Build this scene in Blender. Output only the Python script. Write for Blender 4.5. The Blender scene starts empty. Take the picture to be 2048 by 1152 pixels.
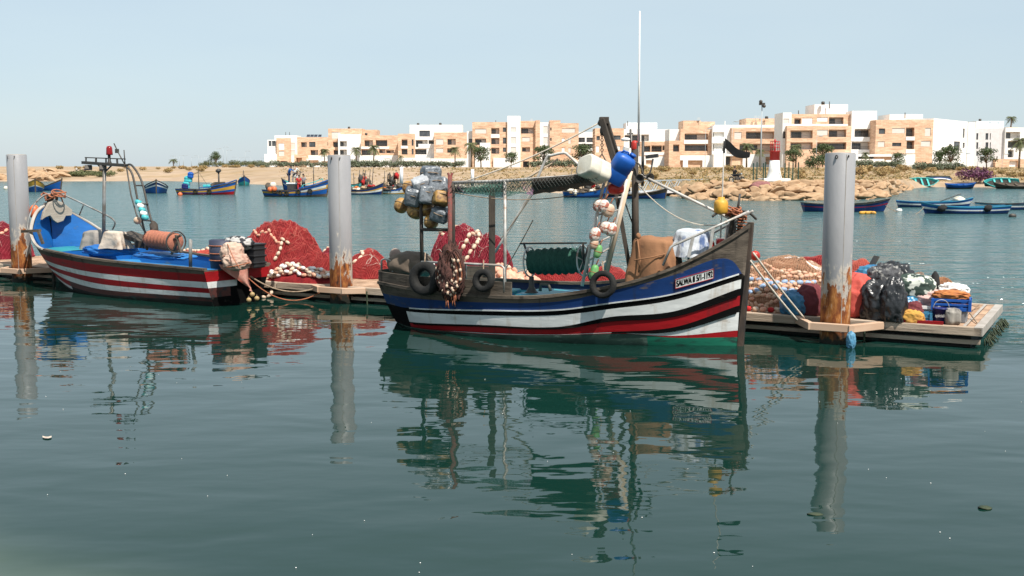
import bpy, bmesh, math, random
from mathutils import Vector, Matrix, Euler, noise as mn
R = math.radians; rnd = random.Random(7); PI = math.pi
SC = bpy.context.scene; COL = SC.collection
# ---------------------------------------------------------------- camera, sky, sun, exposure
FPX = 2200.0; CAMZ = 3.0; PITCH = math.atan(243 / FPX)
cam = bpy.data.objects.new('camera', bpy.data.cameras.new('camera')); COL.objects.link(cam)
cam.location = (0, 0, CAMZ); cam.rotation_euler = (PI / 2 - PITCH, 0, 0)
cam.data.sensor_width = 36; cam.data.lens = 36 * FPX / 2048
cam.data.clip_start = .1; cam.data.clip_end = 20000
SC.camera = cam
SUN_EL, SUN_AZ = R(56), R(146)          # azimuth clockwise from +Y: behind the camera, to the right
wd = bpy.data.worlds.new('World'); SC.world = wd; wd.use_nodes = True
wn = wd.node_tree.nodes; wl = wd.node_tree.links
sky = wn.new('ShaderNodeTexSky'); sky.sky_type = 'NISHITA'; sky.sun_disc = False
sky.sun_elevation = SUN_EL; sky.sun_rotation = SUN_AZ
sky.altitude = 0; sky.air_density = 1.0; sky.dust_density = .4; sky.ozone_density = 1.0
hz = wn.new('ShaderNodeMix'); hz.data_type = 'RGBA'; hz.inputs[0].default_value = .7; hz.inputs[7].default_value = (4.75, 5.8, 6.85, 1)   # milky summer haze in the sky
tcw = wn.new('ShaderNodeTexCoord'); spw = wn.new('ShaderNodeSeparateXYZ'); wl.new(tcw.outputs['Generated'], spw.inputs[0])
mrw = wn.new('ShaderNodeMapRange'); mrw.inputs[1].default_value = 0; mrw.inputs[2].default_value = .17; wl.new(spw.outputs[2], mrw.inputs[0])
mxw = wn.new('ShaderNodeMix'); mxw.data_type = 'RGBA'; nzw = wn.new('ShaderNodeTexNoise'); nzw.inputs['Scale'].default_value = 2.2; nzw.inputs['Detail'].default_value = 5; mpw = wn.new('ShaderNodeMapping'); mpw.inputs['Scale'].default_value = (1, 1, 5); wl.new(tcw.outputs['Generated'], mpw.inputs[0]); wl.new(mpw.outputs[0], nzw.inputs[0])
ndw = wn.new('ShaderNodeMapRange'); ndw.inputs[1].default_value = .3; ndw.inputs[2].default_value = .7; ndw.inputs[3].default_value = -.22; ndw.inputs[4].default_value = .22; wl.new(nzw.outputs[0], ndw.inputs[0])
adw = wn.new('ShaderNodeMath'); adw.operation = 'ADD'; adw.use_clamp = True; wl.new(mrw.outputs[0], adw.inputs[0]); wl.new(ndw.outputs[0], adw.inputs[1]); wl.new(adw.outputs[0], mxw.inputs[0]); mxw.inputs[6].default_value = (4.1, 5.15, 6.2, 1); mxw.inputs[7].default_value = (5.2, 6.1, 6.5, 1); wl.new(mxw.outputs[2], hz.inputs[7])
wl.new(sky.outputs[0], hz.inputs[6]); wl.new(hz.outputs[2], wn['Background'].inputs[0]); wn['Background'].inputs[1].default_value = .095
sl = bpy.data.lights.new('sun', 'SUN'); sl.energy = 5.0; sl.angle = R(.5); sl.color = (1, .95, .87)
sun = bpy.data.objects.new('sun', sl); COL.objects.link(sun)
sd = Vector((math.sin(SUN_AZ) * math.cos(SUN_EL), math.cos(SUN_AZ) * math.cos(SUN_EL), math.sin(SUN_EL)))
sun.rotation_euler = (-sd).to_track_quat('-Z', 'Y').to_euler(); sun.location = sd * 60
SC.view_settings.view_transform = 'Standard'; SC.view_settings.look = 'None'
SC.view_settings.exposure = .45; SC.view_settings.gamma = 1
SC.cycles.max_bounces = 6; SC.cycles.use_denoising = True
SC.cycles.caustics_reflective = False; SC.cycles.caustics_refractive = False
# ---------------------------------------------------------------- pixel rays to world points
FW = Vector((0, math.cos(PITCH), -math.sin(PITCH))); UPV = Vector((0, math.sin(PITCH), math.cos(PITCH)))
CO = Vector((0, 0, CAMZ))
def ray(px, py): return FW * FPX + Vector((1, 0, 0)) * (px - 1024) + UPV * (576 - py)
def U(px, py, d):                      # point at depth d (world Y)
    r = ray(px, py); return CO + r * (d / r.y)
def W(px, py, z=0.0):                  # point on the level z
    r = ray(px, py); return CO + r * ((z - CAMZ) / r.z)
def PLN(px, py, p, n):                 # point on the plane through p with normal n
    r = ray(px, py); return CO + r * ((Vector(p) - CO).dot(n) / r.dot(n))
def lerp(a, b, t): return a + (b - a) * t
def tab(t, x):                         # piecewise smooth table
    if x <= t[0][0]: return t[0][1]
    for i in range(len(t) - 1):
        (x0, y0), (x1, y1) = t[i], t[i + 1]
        if x <= x1:
            m0 = (y1 - y0) / (x1 - x0) if i == 0 else (y1 - t[i - 1][1]) / (x1 - t[i - 1][0])
            m1 = (y1 - y0) / (x1 - x0) if i + 2 >= len(t) else (t[i + 2][1] - y0) / (t[i + 2][0] - x0)
            h = x1 - x0; u = (x - x0) / h
            return (2*u**3 - 3*u**2 + 1) * y0 + (u**3 - 2*u**2 + u) * h * m0 + (3*u**2 - 2*u**3) * y1 + (u**3 - u**2) * h * m1
    return t[-1][1]
def lin(t, x):
    if x <= t[0][0]: return t[0][1]
    for (x0, y0), (x1, y1) in zip(t, t[1:]):
        if x <= x1: return y0 + (y1 - y0) * (x - x0) / (x1 - x0)
    return t[-1][1]
def ns(p, s=1.0, o=3): return mn.fractal(Vector(p) * s, 1.0, 2.0, o)
# ---------------------------------------------------------------- mesh builder
ROOT = {}                               # root matrix of every thing, by object name
class MB:
    def __init__(s): s.v = []; s.f = []; s.m = []; s.sm = []
    def add(s, vs, fs, mi=0, sm=False):
        o = len(s.v); s.v += [Vector(p) for p in vs]
        for f in fs: s.f.append([o + i for i in f]); s.m.append(mi); s.sm.append(sm)
        return s
    def box(s, c, sz, rot=None, mi=0):
        c = Vector(c); hx, hy, hz = [k / 2 for k in sz]
        vs = [Vector((x, y, z)) for x in (-hx, hx) for y in (-hy, hy) for z in (-hz, hz)]
        if rot is not None: vs = [rot @ p for p in vs]
        return s.add([c + p for p in vs], [(0,1,3,2),(4,6,7,5),(0,4,5,1),(2,3,7,6),(0,2,6,4),(1,5,7,3)], mi)
    def beam(s, a, b, w, h=None, mi=0, up=(0, 0, 1)):      # square bar from a to b
        a, b = Vector(a), Vector(b); h = h or w; d = (b - a).normalized(); upv = Vector(up)
        if abs(d.dot(upv)) > .95: upv = Vector((0, 1, 0))
        x = d.cross(upv).normalized(); y = x.cross(d)
        vs = [q + x * (i * w / 2) + y * (j * h / 2) for q in (a, b) for i, j in ((-1,-1),(1,-1),(1,1),(-1,1))]
        return s.add(vs, [(3,2,1,0),(4,5,6,7),(0,1,5,4),(1,2,6,5),(2,3,7,6),(3,0,4,7)], mi)
    def tube(s, pts, r, n=8, mi=0, closed=False):
        P = [Vector(p) for p in pts]; k = len(P); rs = r if isinstance(r, (list, tuple)) else [r] * k
        vs = []; fs = []; prev = None
        for i in range(k):
            if closed: t = P[(i + 1) % k] - P[i - 1]
            else: t = P[min(i + 1, k - 1)] - P[max(i - 1, 0)]
            t = t.normalized() if t.length > 1e-9 else Vector((0, 0, 1))
            if prev is None:
                a = Vector((0, 0, 1)) if abs(t.z) < .9 else Vector((1, 0, 0)); x = a.cross(t).normalized()
            else: x = (prev - t * prev.dot(t)); x = x.normalized() if x.length > 1e-6 else t.orthogonal().normalized()
            prev = x; y = t.cross(x)
            for j in range(n):
                a = 2 * PI * j / n; vs.append(P[i] + (x * math.cos(a) + y * math.sin(a)) * rs[i])
        for i in range(k if closed else k - 1):
            for j in range(n):
                a, b = i * n + j, i * n + (j + 1) % n; c = (i + 1) % k * n
                fs.append((a, b, c + (j + 1) % n, c + j))
        if not closed: fs += [tuple(range(n))[::-1], tuple((k - 1) * n + j for j in range(n))]
        return s.add(vs, fs, mi, True)
    def ell(s, c, r, rot=None, mi=0, nu=12, nv=8, amp=0, sc=1, seed=0, pw=1.0):
        c = Vector(c); vs = []; fs = []
        if not isinstance(r, (list, tuple, Vector)): r = (r, r, r)
        sg = lambda q: math.copysign(abs(q) ** pw, q)
        for i in range(nv + 1):
            t = PI * i / nv
            for j in range(nu):
                a = 2 * PI * j / nu
                p = Vector((sg(math.sin(t)) * sg(math.cos(a)), sg(math.sin(t)) * sg(math.sin(a)), sg(math.cos(t))))
                k = 1 + (amp * ns(p + Vector((seed * 7.3, seed, 0)), sc) if amp else 0)
                p = Vector((p.x * r[0] * k, p.y * r[1] * k, p.z * r[2] * k))
                vs.append(c + (rot @ p if rot is not None else p))
        for i in range(nv):
            for j in range(nu):
                fs.append((i*nu+j, (i+1)*nu+j, (i+1)*nu+(j+1) % nu, i*nu+(j+1) % nu))
        return s.add(vs, fs, mi, True)
    def lathe(s, prof, c=(0, 0, 0), ax=(0, 0, 1), n=16, mi=0, sm=True):
        z = Vector(ax).normalized(); x = z.orthogonal().normalized(); y = z.cross(x); c = Vector(c); vs = []; fs = []
        for r, h in prof:
            for j in range(n):
                a = 2 * PI * j / n; vs.append(c + z * h + (x * math.cos(a) + y * math.sin(a)) * max(r, 1e-4))
        for i in range(len(prof) - 1):
            for j in range(n): fs.append((i*n+j, i*n+(j+1) % n, (i+1)*n+(j+1) % n, (i+1)*n+j))
        s.add(vs, fs, mi, sm); k = len(prof) - 1
        o = len(s.v) - len(vs)
        for ring, fl in ((0, True), (k, False)):
            if prof[ring][0] > 1e-3:
                f = [o + ring * n + j for j in range(n)]; s.f.append(f[::-1] if fl else f); s.m.append(mi); s.sm.append(False)
        return s
    def grid(s, rows, mi=0, sm=True, mf=None):
        h, w = len(rows), len(rows[0]); o = len(s.v)
        s.v += [Vector(p) for r in rows for p in r]
        for i in range(h - 1):
            for j in range(w - 1):
                s.f.append([o+i*w+j, o+i*w+j+1, o+(i+1)*w+j+1, o+(i+1)*w+j]); s.m.append(mf(i, j) if mf else mi); s.sm.append(sm)
        return s
    def prism(s, poly, h, mi=0, up=Vector((0, 0, 1))):
        n = len(poly); a = [Vector(p) for p in poly]; b = [p + up * h for p in a]
        fs = [tuple(range(n))[::-1], tuple(range(n, 2 * n))] + [(i, (i+1) % n, n+(i+1) % n, n+i) for i in range(n)]
        return s.add(a + b, fs, mi)
    def torus(s, c, ax, Rr, r, n=28, m=10, mi=0, sq=1.0):
        z = Vector(ax).normalized(); x = z.orthogonal().normalized(); y = z.cross(x); c = Vector(c); vs = []; fs = []
        for i in range(n):
            a = 2 * PI * i / n; e = x * math.cos(a) + y * math.sin(a)
            for j in range(m):
                b = 2 * PI * j / m
                vs.append(c + e * (Rr + r * math.copysign(abs(math.cos(b)) ** .7, math.cos(b))) + z * (r * sq * math.copysign(abs(math.sin(b)) ** .7, math.sin(b))))
        for i in range(n):
            for j in range(m): fs.append((i*m+j, (i+1) % n*m+j, (i+1) % n*m+(j+1) % m, i*m+(j+1) % m))
        return s.add(vs, fs, mi, True)
    def build(s, name, mats, parent=None, label=None, cat=None, group=None, kind=None, bevel=0, local=False, fix=True):
        if not isinstance(mats, (list, tuple)): mats = [mats]
        me = bpy.data.meshes.new(name); o = bpy.data.objects.new(name, me); COL.objects.link(o)
        if parent is not None:
            M = ROOT[parent.name]; ROOT[o.name] = M; o.parent = parent
            vs = s.v if local else [M.inverted() @ p for p in s.v]
        else:
            if s.v and kind is None:
                xs = [p.x for p in s.v]; ys = [p.y for p in s.v]
                b = Vector(((min(xs) + max(xs)) / 2, (min(ys) + max(ys)) / 2, min(p.z for p in s.v)))
            else: b = Vector((0, 0, 0))
            o.location = b; vs = [p - b for p in s.v]; ROOT[o.name] = Matrix.Translation(b)
        me.from_pydata([tuple(p) for p in vs], [], s.f)
        for m in mats: me.materials.append(m)
        me.polygons.foreach_set('material_index', s.m); me.polygons.foreach_set('use_smooth', s.sm)
        if fix and len(s.f) < 60000:
            bm = bmesh.new(); bm.from_mesh(me); bmesh.ops.recalc_face_normals(bm, faces=bm.faces); bm.to_mesh(me); bm.free()
        me.update()
        if bevel:
            b = o.modifiers.new('bevel', 'BEVEL'); b.width = bevel; b.segments = 2; b.limit_method = 'ANGLE'; b.angle_limit = R(50)
        tag(o, label, cat, group, kind); return o
def tag(o, label=None, cat=None, group=None, kind=None):
    if label: o['label'] = label
    if cat: o['category'] = cat
    if group: o['group'] = group
    if kind: o['kind'] = kind
    return o
def thing(name, label, cat, loc=(0, 0, 0), rz=0, group=None, tilt=None):
    o = bpy.data.objects.new(name, None); COL.objects.link(o); o.empty_display_size = .2
    o.location = loc; o.rotation_euler = (tilt[0], tilt[1], rz) if tilt else (0, 0, rz)
    ROOT[o.name] = Matrix.Translation(Vector(loc)) @ Euler(o.rotation_euler).to_matrix().to_4x4()
    return tag(o, label, cat, group)
def kids(o): return [c for c in bpy.data.objects if c.parent == o]
def copy_tree(o, parent=None, _k=None):
    if _k is None:
        _k = {}
        for c in bpy.data.objects:
            if c.parent: _k.setdefault(c.parent.name, []).append(c)
    c = o.copy(); COL.objects.link(c); c.parent = parent
    for ch in _k.get(o.name, []): copy_tree(ch, c, _k)
    return c
def place(proto, loc, rz=0, sc=1, label=None, group=None, first=False):
    o = proto if first else copy_tree(proto)
    o.location = loc; o.rotation_euler = (0, 0, rz); o.scale = (sc, sc, sc) if not isinstance(sc, tuple) else sc
    if label: o['label'] = label
    if group: o['group'] = group
    return o
# ---------------------------------------------------------------- materials
MATS = {}
def newmat(n):
    m = bpy.data.materials.new(n); m.use_nodes = True; t = m.node_tree
    return m, t.nodes, t.links, t.nodes['Principled BSDF']
def mat(n, c, c2=None, sc=4, rough=.7, metal=0, spec=.4, bump=0, bsc=30, detail=4, stretch=(1, 1, 1), lo=.35, hi=.65, c3=None, sc3=1.2, lo3=.55, hi3=.65, trans=0, streak=None):
    """colour c broken up by noise towards c2, worn patches of c3, fine bump"""
    m, N, L, P = newmat(n); c = (*c, 1)
    tc = N.new('ShaderNodeTexCoord'); mp = N.new('ShaderNodeMapping'); L.new(tc.outputs['Object'], mp.inputs[0]); mp.inputs['Scale'].default_value = stretch
    P.inputs['Roughness'].default_value = rough; P.inputs['Metallic'].default_value = metal; P.inputs['Specular IOR Level'].default_value = spec
    P.inputs['Base Color'].default_value = c; out = None
    def nz(scale, det=detail):
        x = N.new('ShaderNodeTexNoise'); x.inputs['Scale'].default_value = scale; x.inputs['Detail'].default_value = det; x.inputs['Roughness'].default_value = .62
        L.new(mp.outputs[0], x.inputs[0]); return x.outputs[0]
    def mix(f, a, b, lo, hi):
        r = N.new('ShaderNodeMapRange'); r.inputs[1].default_value = lo; r.inputs[2].default_value = hi; L.new(f, r.inputs[0])
        x = N.new('ShaderNodeMix'); x.data_type = 'RGBA'; L.new(r.outputs[0], x.inputs[0])
        for i, q in ((6, a), (7, b)):
            if isinstance(q, tuple): x.inputs[i].default_value = q
            else: L.new(q, x.inputs[i])
        return x.outputs[2]
    if c2: out = mix(nz(sc), c, (*c2, 1), lo, hi)
    if c3: out = mix(nz(sc3, 8), out or c, (*c3, 1), lo3, hi3)
    if streak:      # rust and dirt runs down the planks
        m2 = N.new('ShaderNodeMapping'); m2.inputs['Scale'].default_value = (5.5, 5.5, .45); L.new(tc.outputs['Object'], m2.inputs[0]); x = N.new('ShaderNodeTexNoise'); x.inputs['Scale'].default_value = 1.3; x.inputs['Detail'].default_value = 5; L.new(m2.outputs[0], x.inputs[0]); out = mix(x.outputs[0], out or c, (*streak, 1), .56, .82)
    if out: L.new(out, P.inputs['Base Color'])
    if bump:
        b = N.new('ShaderNodeBump'); b.inputs['Strength'].default_value = min(1, bump); b.inputs['Distance'].default_value = .02; L.new(nz(bsc), b.inputs['Height']); L.new(b.outputs[0], P.inputs['Normal'])
    if trans: P.inputs['Transmission Weight'].default_value = trans
    MATS[n] = m; return m
# ---------------------------------------------------------------- materials of the setting
def ramp(N, L, f, stops):
    r = N.new('ShaderNodeValToRGB'); e = r.color_ramp.elements
    for i, (p, c) in enumerate(stops):
        x = e[i] if i < 2 else e.new(p)
        x.position = p; x.color = (*c, 1)
    L.new(f, r.inputs[0]); return r.outputs[0]
def water_mat():
    m, N, L, P = newmat('harbour_water')
    P.inputs['IOR'].default_value = 1.33; P.inputs['Roughness'].default_value = .02; P.inputs['Specular IOR Level'].default_value = .5
    g = N.new('ShaderNodeNewGeometry'); sep = N.new('ShaderNodeSeparateXYZ'); L.new(g.outputs['Position'], sep.inputs[0])
    def noi(scale, stretch, det, rough=.5, dist=0):
        mp = N.new('ShaderNodeMapping'); mp.inputs['Scale'].default_value = stretch; L.new(g.outputs['Position'], mp.inputs[0])
        x = N.new('ShaderNodeTexNoise'); x.inputs['Scale'].default_value = scale; x.inputs['Detail'].default_value = det
        x.inputs['Roughness'].default_value = rough; x.inputs['Distortion'].default_value = dist; L.new(mp.outputs[0], x.inputs[0]); return x.outputs[0]
    def mr(f, a, b, c, d):
        x = N.new('ShaderNodeMapRange'); x.interpolation_type = 'SMOOTHSTEP'
        for i, q in enumerate((a, b, c, d)): x.inputs[i + 1].default_value = q
        L.new(f, x.inputs[0]); return x.outputs[0]
    def ma(op, a, b):
        x = N.new('ShaderNodeMath'); x.operation = op
        for i, q in enumerate((a, b)):
            if isinstance(q, (int, float)): x.inputs[i].default_value = q
            else: L.new(q, x.inputs[i])
        return x.outputs[0]
    # how far out on the open basin, past the pontoon line y = 22 - .55 x
    off = ma('SUBTRACT', ma('ADD', sep.outputs[1], ma('MULTIPLY', sep.outputs[0], .55)), 22.4)
    far = mr(off, -1.5, 6, 0, 1); vfar = mr(off, 20, 150, 0, 1)
    swell = ma('MULTIPLY', noi(1.05, (.55, 1, 1), 2, .4, .3), .023)
    small = ma('MULTIPLY', noi(3.6, (.5, 1, 1), 2, .5), .0030)
    chop = ma('MULTIPLY', ma('ADD', ma('MULTIPLY', noi(2.6, (.5, 1, 1), 3, .6), .30), ma('MULTIPLY', noi(.9, (.5, 1, 1), 3, .6), .9)), far)
    chop2 = ma('MULTIPLY', ma('MULTIPLY', noi(.33, (.5, 1, 1), 3, .65), vfar), 3.2)
    h = ma('ADD', ma('ADD', swell, small), ma('ADD', chop, chop2))
    b = N.new('ShaderNodeBump'); b.inputs['Strength'].default_value = 1; b.inputs['Distance'].default_value = 1; L.new(h, b.inputs['Height']); L.new(b.outputs[0], P.inputs['Normal'])
    rg_ = ma('ADD', .02, ma('MULTIPLY', mr(off, 0, 14, 0, 1), .12)); L.new(rg_, P.inputs['Roughness'])
    # clear deep teal, greener and sandier over the shallow bank by the quay, with dark weed on it
    shal = ma('SUBTRACT', 1, mr(ma('ADD', sep.outputs[1], ma('MULTIPLY', ma('ADD', sep.outputs[0], ma('MULTIPLY', noi(.7, (1, 1, 1), 3), 2)), .7)), 4.0, 7.2, 0, 1))
    x1 = N.new('ShaderNodeMix'); x1.data_type = 'RGBA'; L.new(shal, x1.inputs[0])
    x1.inputs[6].default_value = (.004, .0235, .0175, 1); x1.inputs[7].default_value = (.115, .15, .10, 1)
    rock = N.new('ShaderNodeTexVoronoi'); rock.inputs['Scale'].default_value = 1.1; rock.feature = 'DISTANCE_TO_EDGE'; L.new(g.outputs['Position'], rock.inputs[0])
    rk = ma('MULTIPLY', ma('SUBTRACT', 1, mr(rock.outputs[0], .0, .14, 0, 1)), mr(shal, .5, .8, 0, 1))
    x2 = N.new('ShaderNodeMix'); x2.data_type = 'RGBA'; L.new(ma('MULTIPLY', rk, .8), x2.inputs[0]); L.new(x1.outputs[2], x2.inputs[6]); x2.inputs[7].default_value = (.035, .045, .05, 1)
    x3 = N.new('ShaderNodeMix'); x3.data_type = 'RGBA'; L.new(far, x3.inputs[0]); L.new(x2.outputs[2], x3.inputs[6]); x3.inputs[7].default_value = (.035, .095, .10, 1)
    L.new(x3.outputs[2], P.inputs['Base Color']); return m
def stone_mat():
    m, N, L, P = newmat('tan_stone_cladding'); P.inputs['Roughness'].default_value = .85; P.inputs['Specular IOR Level'].default_value = .2
    g = N.new('ShaderNodeNewGeometry'); mp = N.new('ShaderNodeMapping'); mp.inputs['Scale'].default_value = (.5, .5, 2.2); L.new(g.outputs['Position'], mp.inputs[0])
    x = N.new('ShaderNodeTexNoise'); x.inputs['Scale'].default_value = .9; x.inputs['Detail'].default_value = 6; x.inputs['Roughness'].default_value = .7; L.new(mp.outputs[0], x.inputs[0])
    sp = N.new('ShaderNodeSeparateXYZ'); L.new(g.outputs['Position'], sp.inputs[0])
    cb = N.new('ShaderNodeCombineXYZ'); L.new(sp.outputs[0], cb.inputs[0]); L.new(sp.outputs[2], cb.inputs[1])
    br = N.new('ShaderNodeTexBrick'); br.inputs['Scale'].default_value = 1; br.inputs['Brick Width'].default_value = 1.3; br.inputs['Row Height'].default_value = .42
    br.inputs['Mortar Size'].default_value = .012; br.inputs['Color1'].default_value = (.68, .46, .325, 1); br.inputs['Color2'].default_value = (.80, .58, .43, 1); br.inputs['Mortar'].default_value = (.46, .31, .21, 1); L.new(cb.outputs[0], br.inputs[0])
    c = ramp(N, L, x.outputs[0], [(.32, (.70, .62, .56)), (.62, (1.08, 1.05, 1.0))])
    mx = N.new('ShaderNodeMix'); mx.data_type = 'RGBA'; mx.blend_type = 'MULTIPLY'; mx.inputs[0].default_value = 1; L.new(br.outputs[0], mx.inputs[6]); L.new(c, mx.inputs[7]); L.new(mx.outputs[2], P.inputs['Base Color'])
    return m
def ground_mat():
    m, N, L, P = newmat('sandy_ground'); P.inputs['Roughness'].default_value = .95; P.inputs['Specular IOR Level'].default_value = .1
    g = N.new('ShaderNodeNewGeometry'); at = N.new('ShaderNodeAttribute'); at.attribute_name = 'grassy'
    def noi(s, st, d):
        mp = N.new('ShaderNodeMapping'); mp.inputs['Scale'].default_value = st; L.new(g.outputs['Position'], mp.inputs[0])
        x = N.new('ShaderNodeTexNoise'); x.inputs['Scale'].default_value = s; x.inputs['Detail'].default_value = d; x.inputs['Roughness'].default_value = .65; L.new(mp.outputs[0], x.inputs[0]); return x.outputs[0]
    sand = ramp(N, L, noi(.12, (1, 1, 1), 8), [(.35, (.31, .22, .15)), (.65, (.46, .35, .255))])
    gr = ramp(N, L, noi(.35, (1, .5, 1), 8), [(.3, (.10, .09, .04)), (.5, (.29, .195, .095)), (.68, (.42, .28, .155))])
    f = N.new('ShaderNodeMath'); f.operation = 'ADD'; L.new(at.outputs['Fac'], f.inputs[0])
    f2 = N.new('ShaderNodeMapRange'); f2.inputs[1].default_value = .3; f2.inputs[2].default_value = .7; f2.inputs[3].default_value = -.5; f2.inputs[4].default_value = .5; L.new(noi(.09, (1, .3, 1), 5), f2.inputs[0])
    L.new(f2.outputs[0], f.inputs[1]); f.use_clamp = True
    x = N.new('ShaderNodeMix'); x.data_type = 'RGBA'; L.new(f.outputs[0], x.inputs[0]); L.new(sand, x.inputs[6]); L.new(gr, x.inputs[7]); L.new(x.outputs[2], P.inputs['Base Color'])
    return m
STONE = stone_mat()
WHITE = mat('white_render', (.84, .83, .80), (.74, .72, .68), 1.2, .85, lo=.45, hi=.8, spec=.2)
PALE = mat('pale_grey_render', (.66, .65, .66), (.58, .56, .56), 1.0, .85, spec=.2)
SHUT = mat('shutter_slats', (.62, .58, .53), (.70, .66, .61), 2, .6, stretch=(.2, .2, 6))
GLASS = mat('window_glass', (.02, .025, .03), (.10, .11, .12), .5, .06, spec=.6)
FRAME = mat('window_frame_metal', (.10, .09, .085), None, rough=.5)
BRICKRED = mat('brown_door', (.20, .075, .04), (.27, .11, .06), 2)
INNER = mat('balcony_wall', (.60, .52, .45), (.68, .6, .53), 1)
SOLAR = mat('solar_panel_glass', (.03, .035, .05), None, rough=.15)
AWN = mat('awning_cloth', (.72, .64, .55), (.62, .54, .45), 2)
BARK = mat('bark', (.14, .10, .07), (.22, .16, .11), 9, bump=.6)
LEAF = mat('dark_leaf', (.040, .065, .022), (.085, .11, .04), .9, .75, lo=.35, hi=.7)
SAGE = mat('sage_leaf', (.10, .125, .075), (.165, .18, .115), .9, .8, lo=.35, hi=.7)
OLIVE = mat('olive_leaf', (.065, .085, .03), (.14, .14, .06), .9, .75, lo=.35, hi=.7)
PURP = mat('purple_flower_leaf', (.16, .03, .12), (.09, .06, .05), 2.2, .75)
DRY = mat('dry_stalks', (.42, .28, .13), (.24, .18, .07), .6, .9, lo=.4, hi=.6)
BOULD = mat('sandstone_boulder', (.32, .20, .115), (.48, .33, .205), 1.1, .9, bump=1, bsc=4, c3=(.24, .13, .065), sc3=.8, lo3=.54, hi3=.68, spec=.15)
WETROCK = mat('wet_rock', (.10, .075, .05), (.2, .14, .09), 2, .6)
LAMPM = mat('lamp_post_metal', (.34, .38, .40), None, rough=.4)
DKMET = mat('dark_metal', (.05, .05, .05), (.09, .075, .06), 8, .55, .3)
# ---------------------------------------------------------------- water and land
def shore_d(a):
    return lin([(-.8, 190), (-.47, 222), (-.36, 226), (-.31, 228), (-.25, 195), (-.19, 166), (-.14, 155), (-.03, 140), (.05, 122), (.12, 116), (.15, 112), (.163, 101), (.2, 98.2), (.27, 98.5), (.32, 101), (.34, 110), (.355, 132), (.362, 152), (.375, 160), (.48, 160), (.8, 150)], a)
def land_h(a, t):
    bw = max(0, min(1, (a - .13) / .02)) * max(0, min(1, (.372 - a) / .02))
    g = lin([(-20, -1.6), (0, -.12), (3, .3), (8, .6), (25, 1.2), (60, 2.0), (120, 2.6), (250, 2.85), (9000, 2.9)], t)
    k = lin([(-20, -3), (0, -.35), (2.6, .6), (5.5, 1.3), (14, 1.5), (40, 1.75), (90, 2.4), (160, 2.8), (9000, 2.9)], t)
    return lerp(g, k, bw)
def land_at(x, y): a = x / y; return land_h(a, y - shore_d(a))
mb = MB(); rows = []
ys = [-30, 0, 30, 60, 100, 200, 400, 1200, 14000]
mb.grid([[(x, y, 0) for x in (-14000, -1500, -300, -100, -50, 0, 50, 100, 300, 1500, 14000)] for y in (-60, 0, 20, 40, 80, 160, 320, 1000, 3000, 14000)], sm=False)
mb.build('harbour_water', water_mat(), kind='structure')
rows = []; gras = []
TS = [-18, -8, -3, 0, 1.5, 3, 5, 7, 10, 14, 18, 24, 30, 38, 48, 60, 75, 95, 120, 160, 220, 320, 500, 900, 2000, 9000]
for t in TS:
    rr = []
    for i in range(181):
        a = -.9 + i * .01; d = shore_d(a) + t; z = land_h(a, t)
        if 1 < t < 400: z += .18 * ns((a * d, d, 0), .12) * min(1, t / 10) + .10 * ns((a * d, d, 4), .5) * min(1, t / 10)
        rr.append((a * d, d, z))
        gl = lin([(-1, .40), (-.3, .38), (-.1, .3), (0, .55), (.13, .8), (1, .75)], a)
        gras.append(gl * lin([(0, 0), (4, .25), (14, .9), (9000, 1)], t))
    rows.append(rr)
g = MB().grid(rows).build('shore_ground', ground_mat(), kind='structure', fix=False)
at = g.data.attributes.new('grassy', 'FLOAT', 'POINT'); at.data.foreach_set('value', gras)
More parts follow.
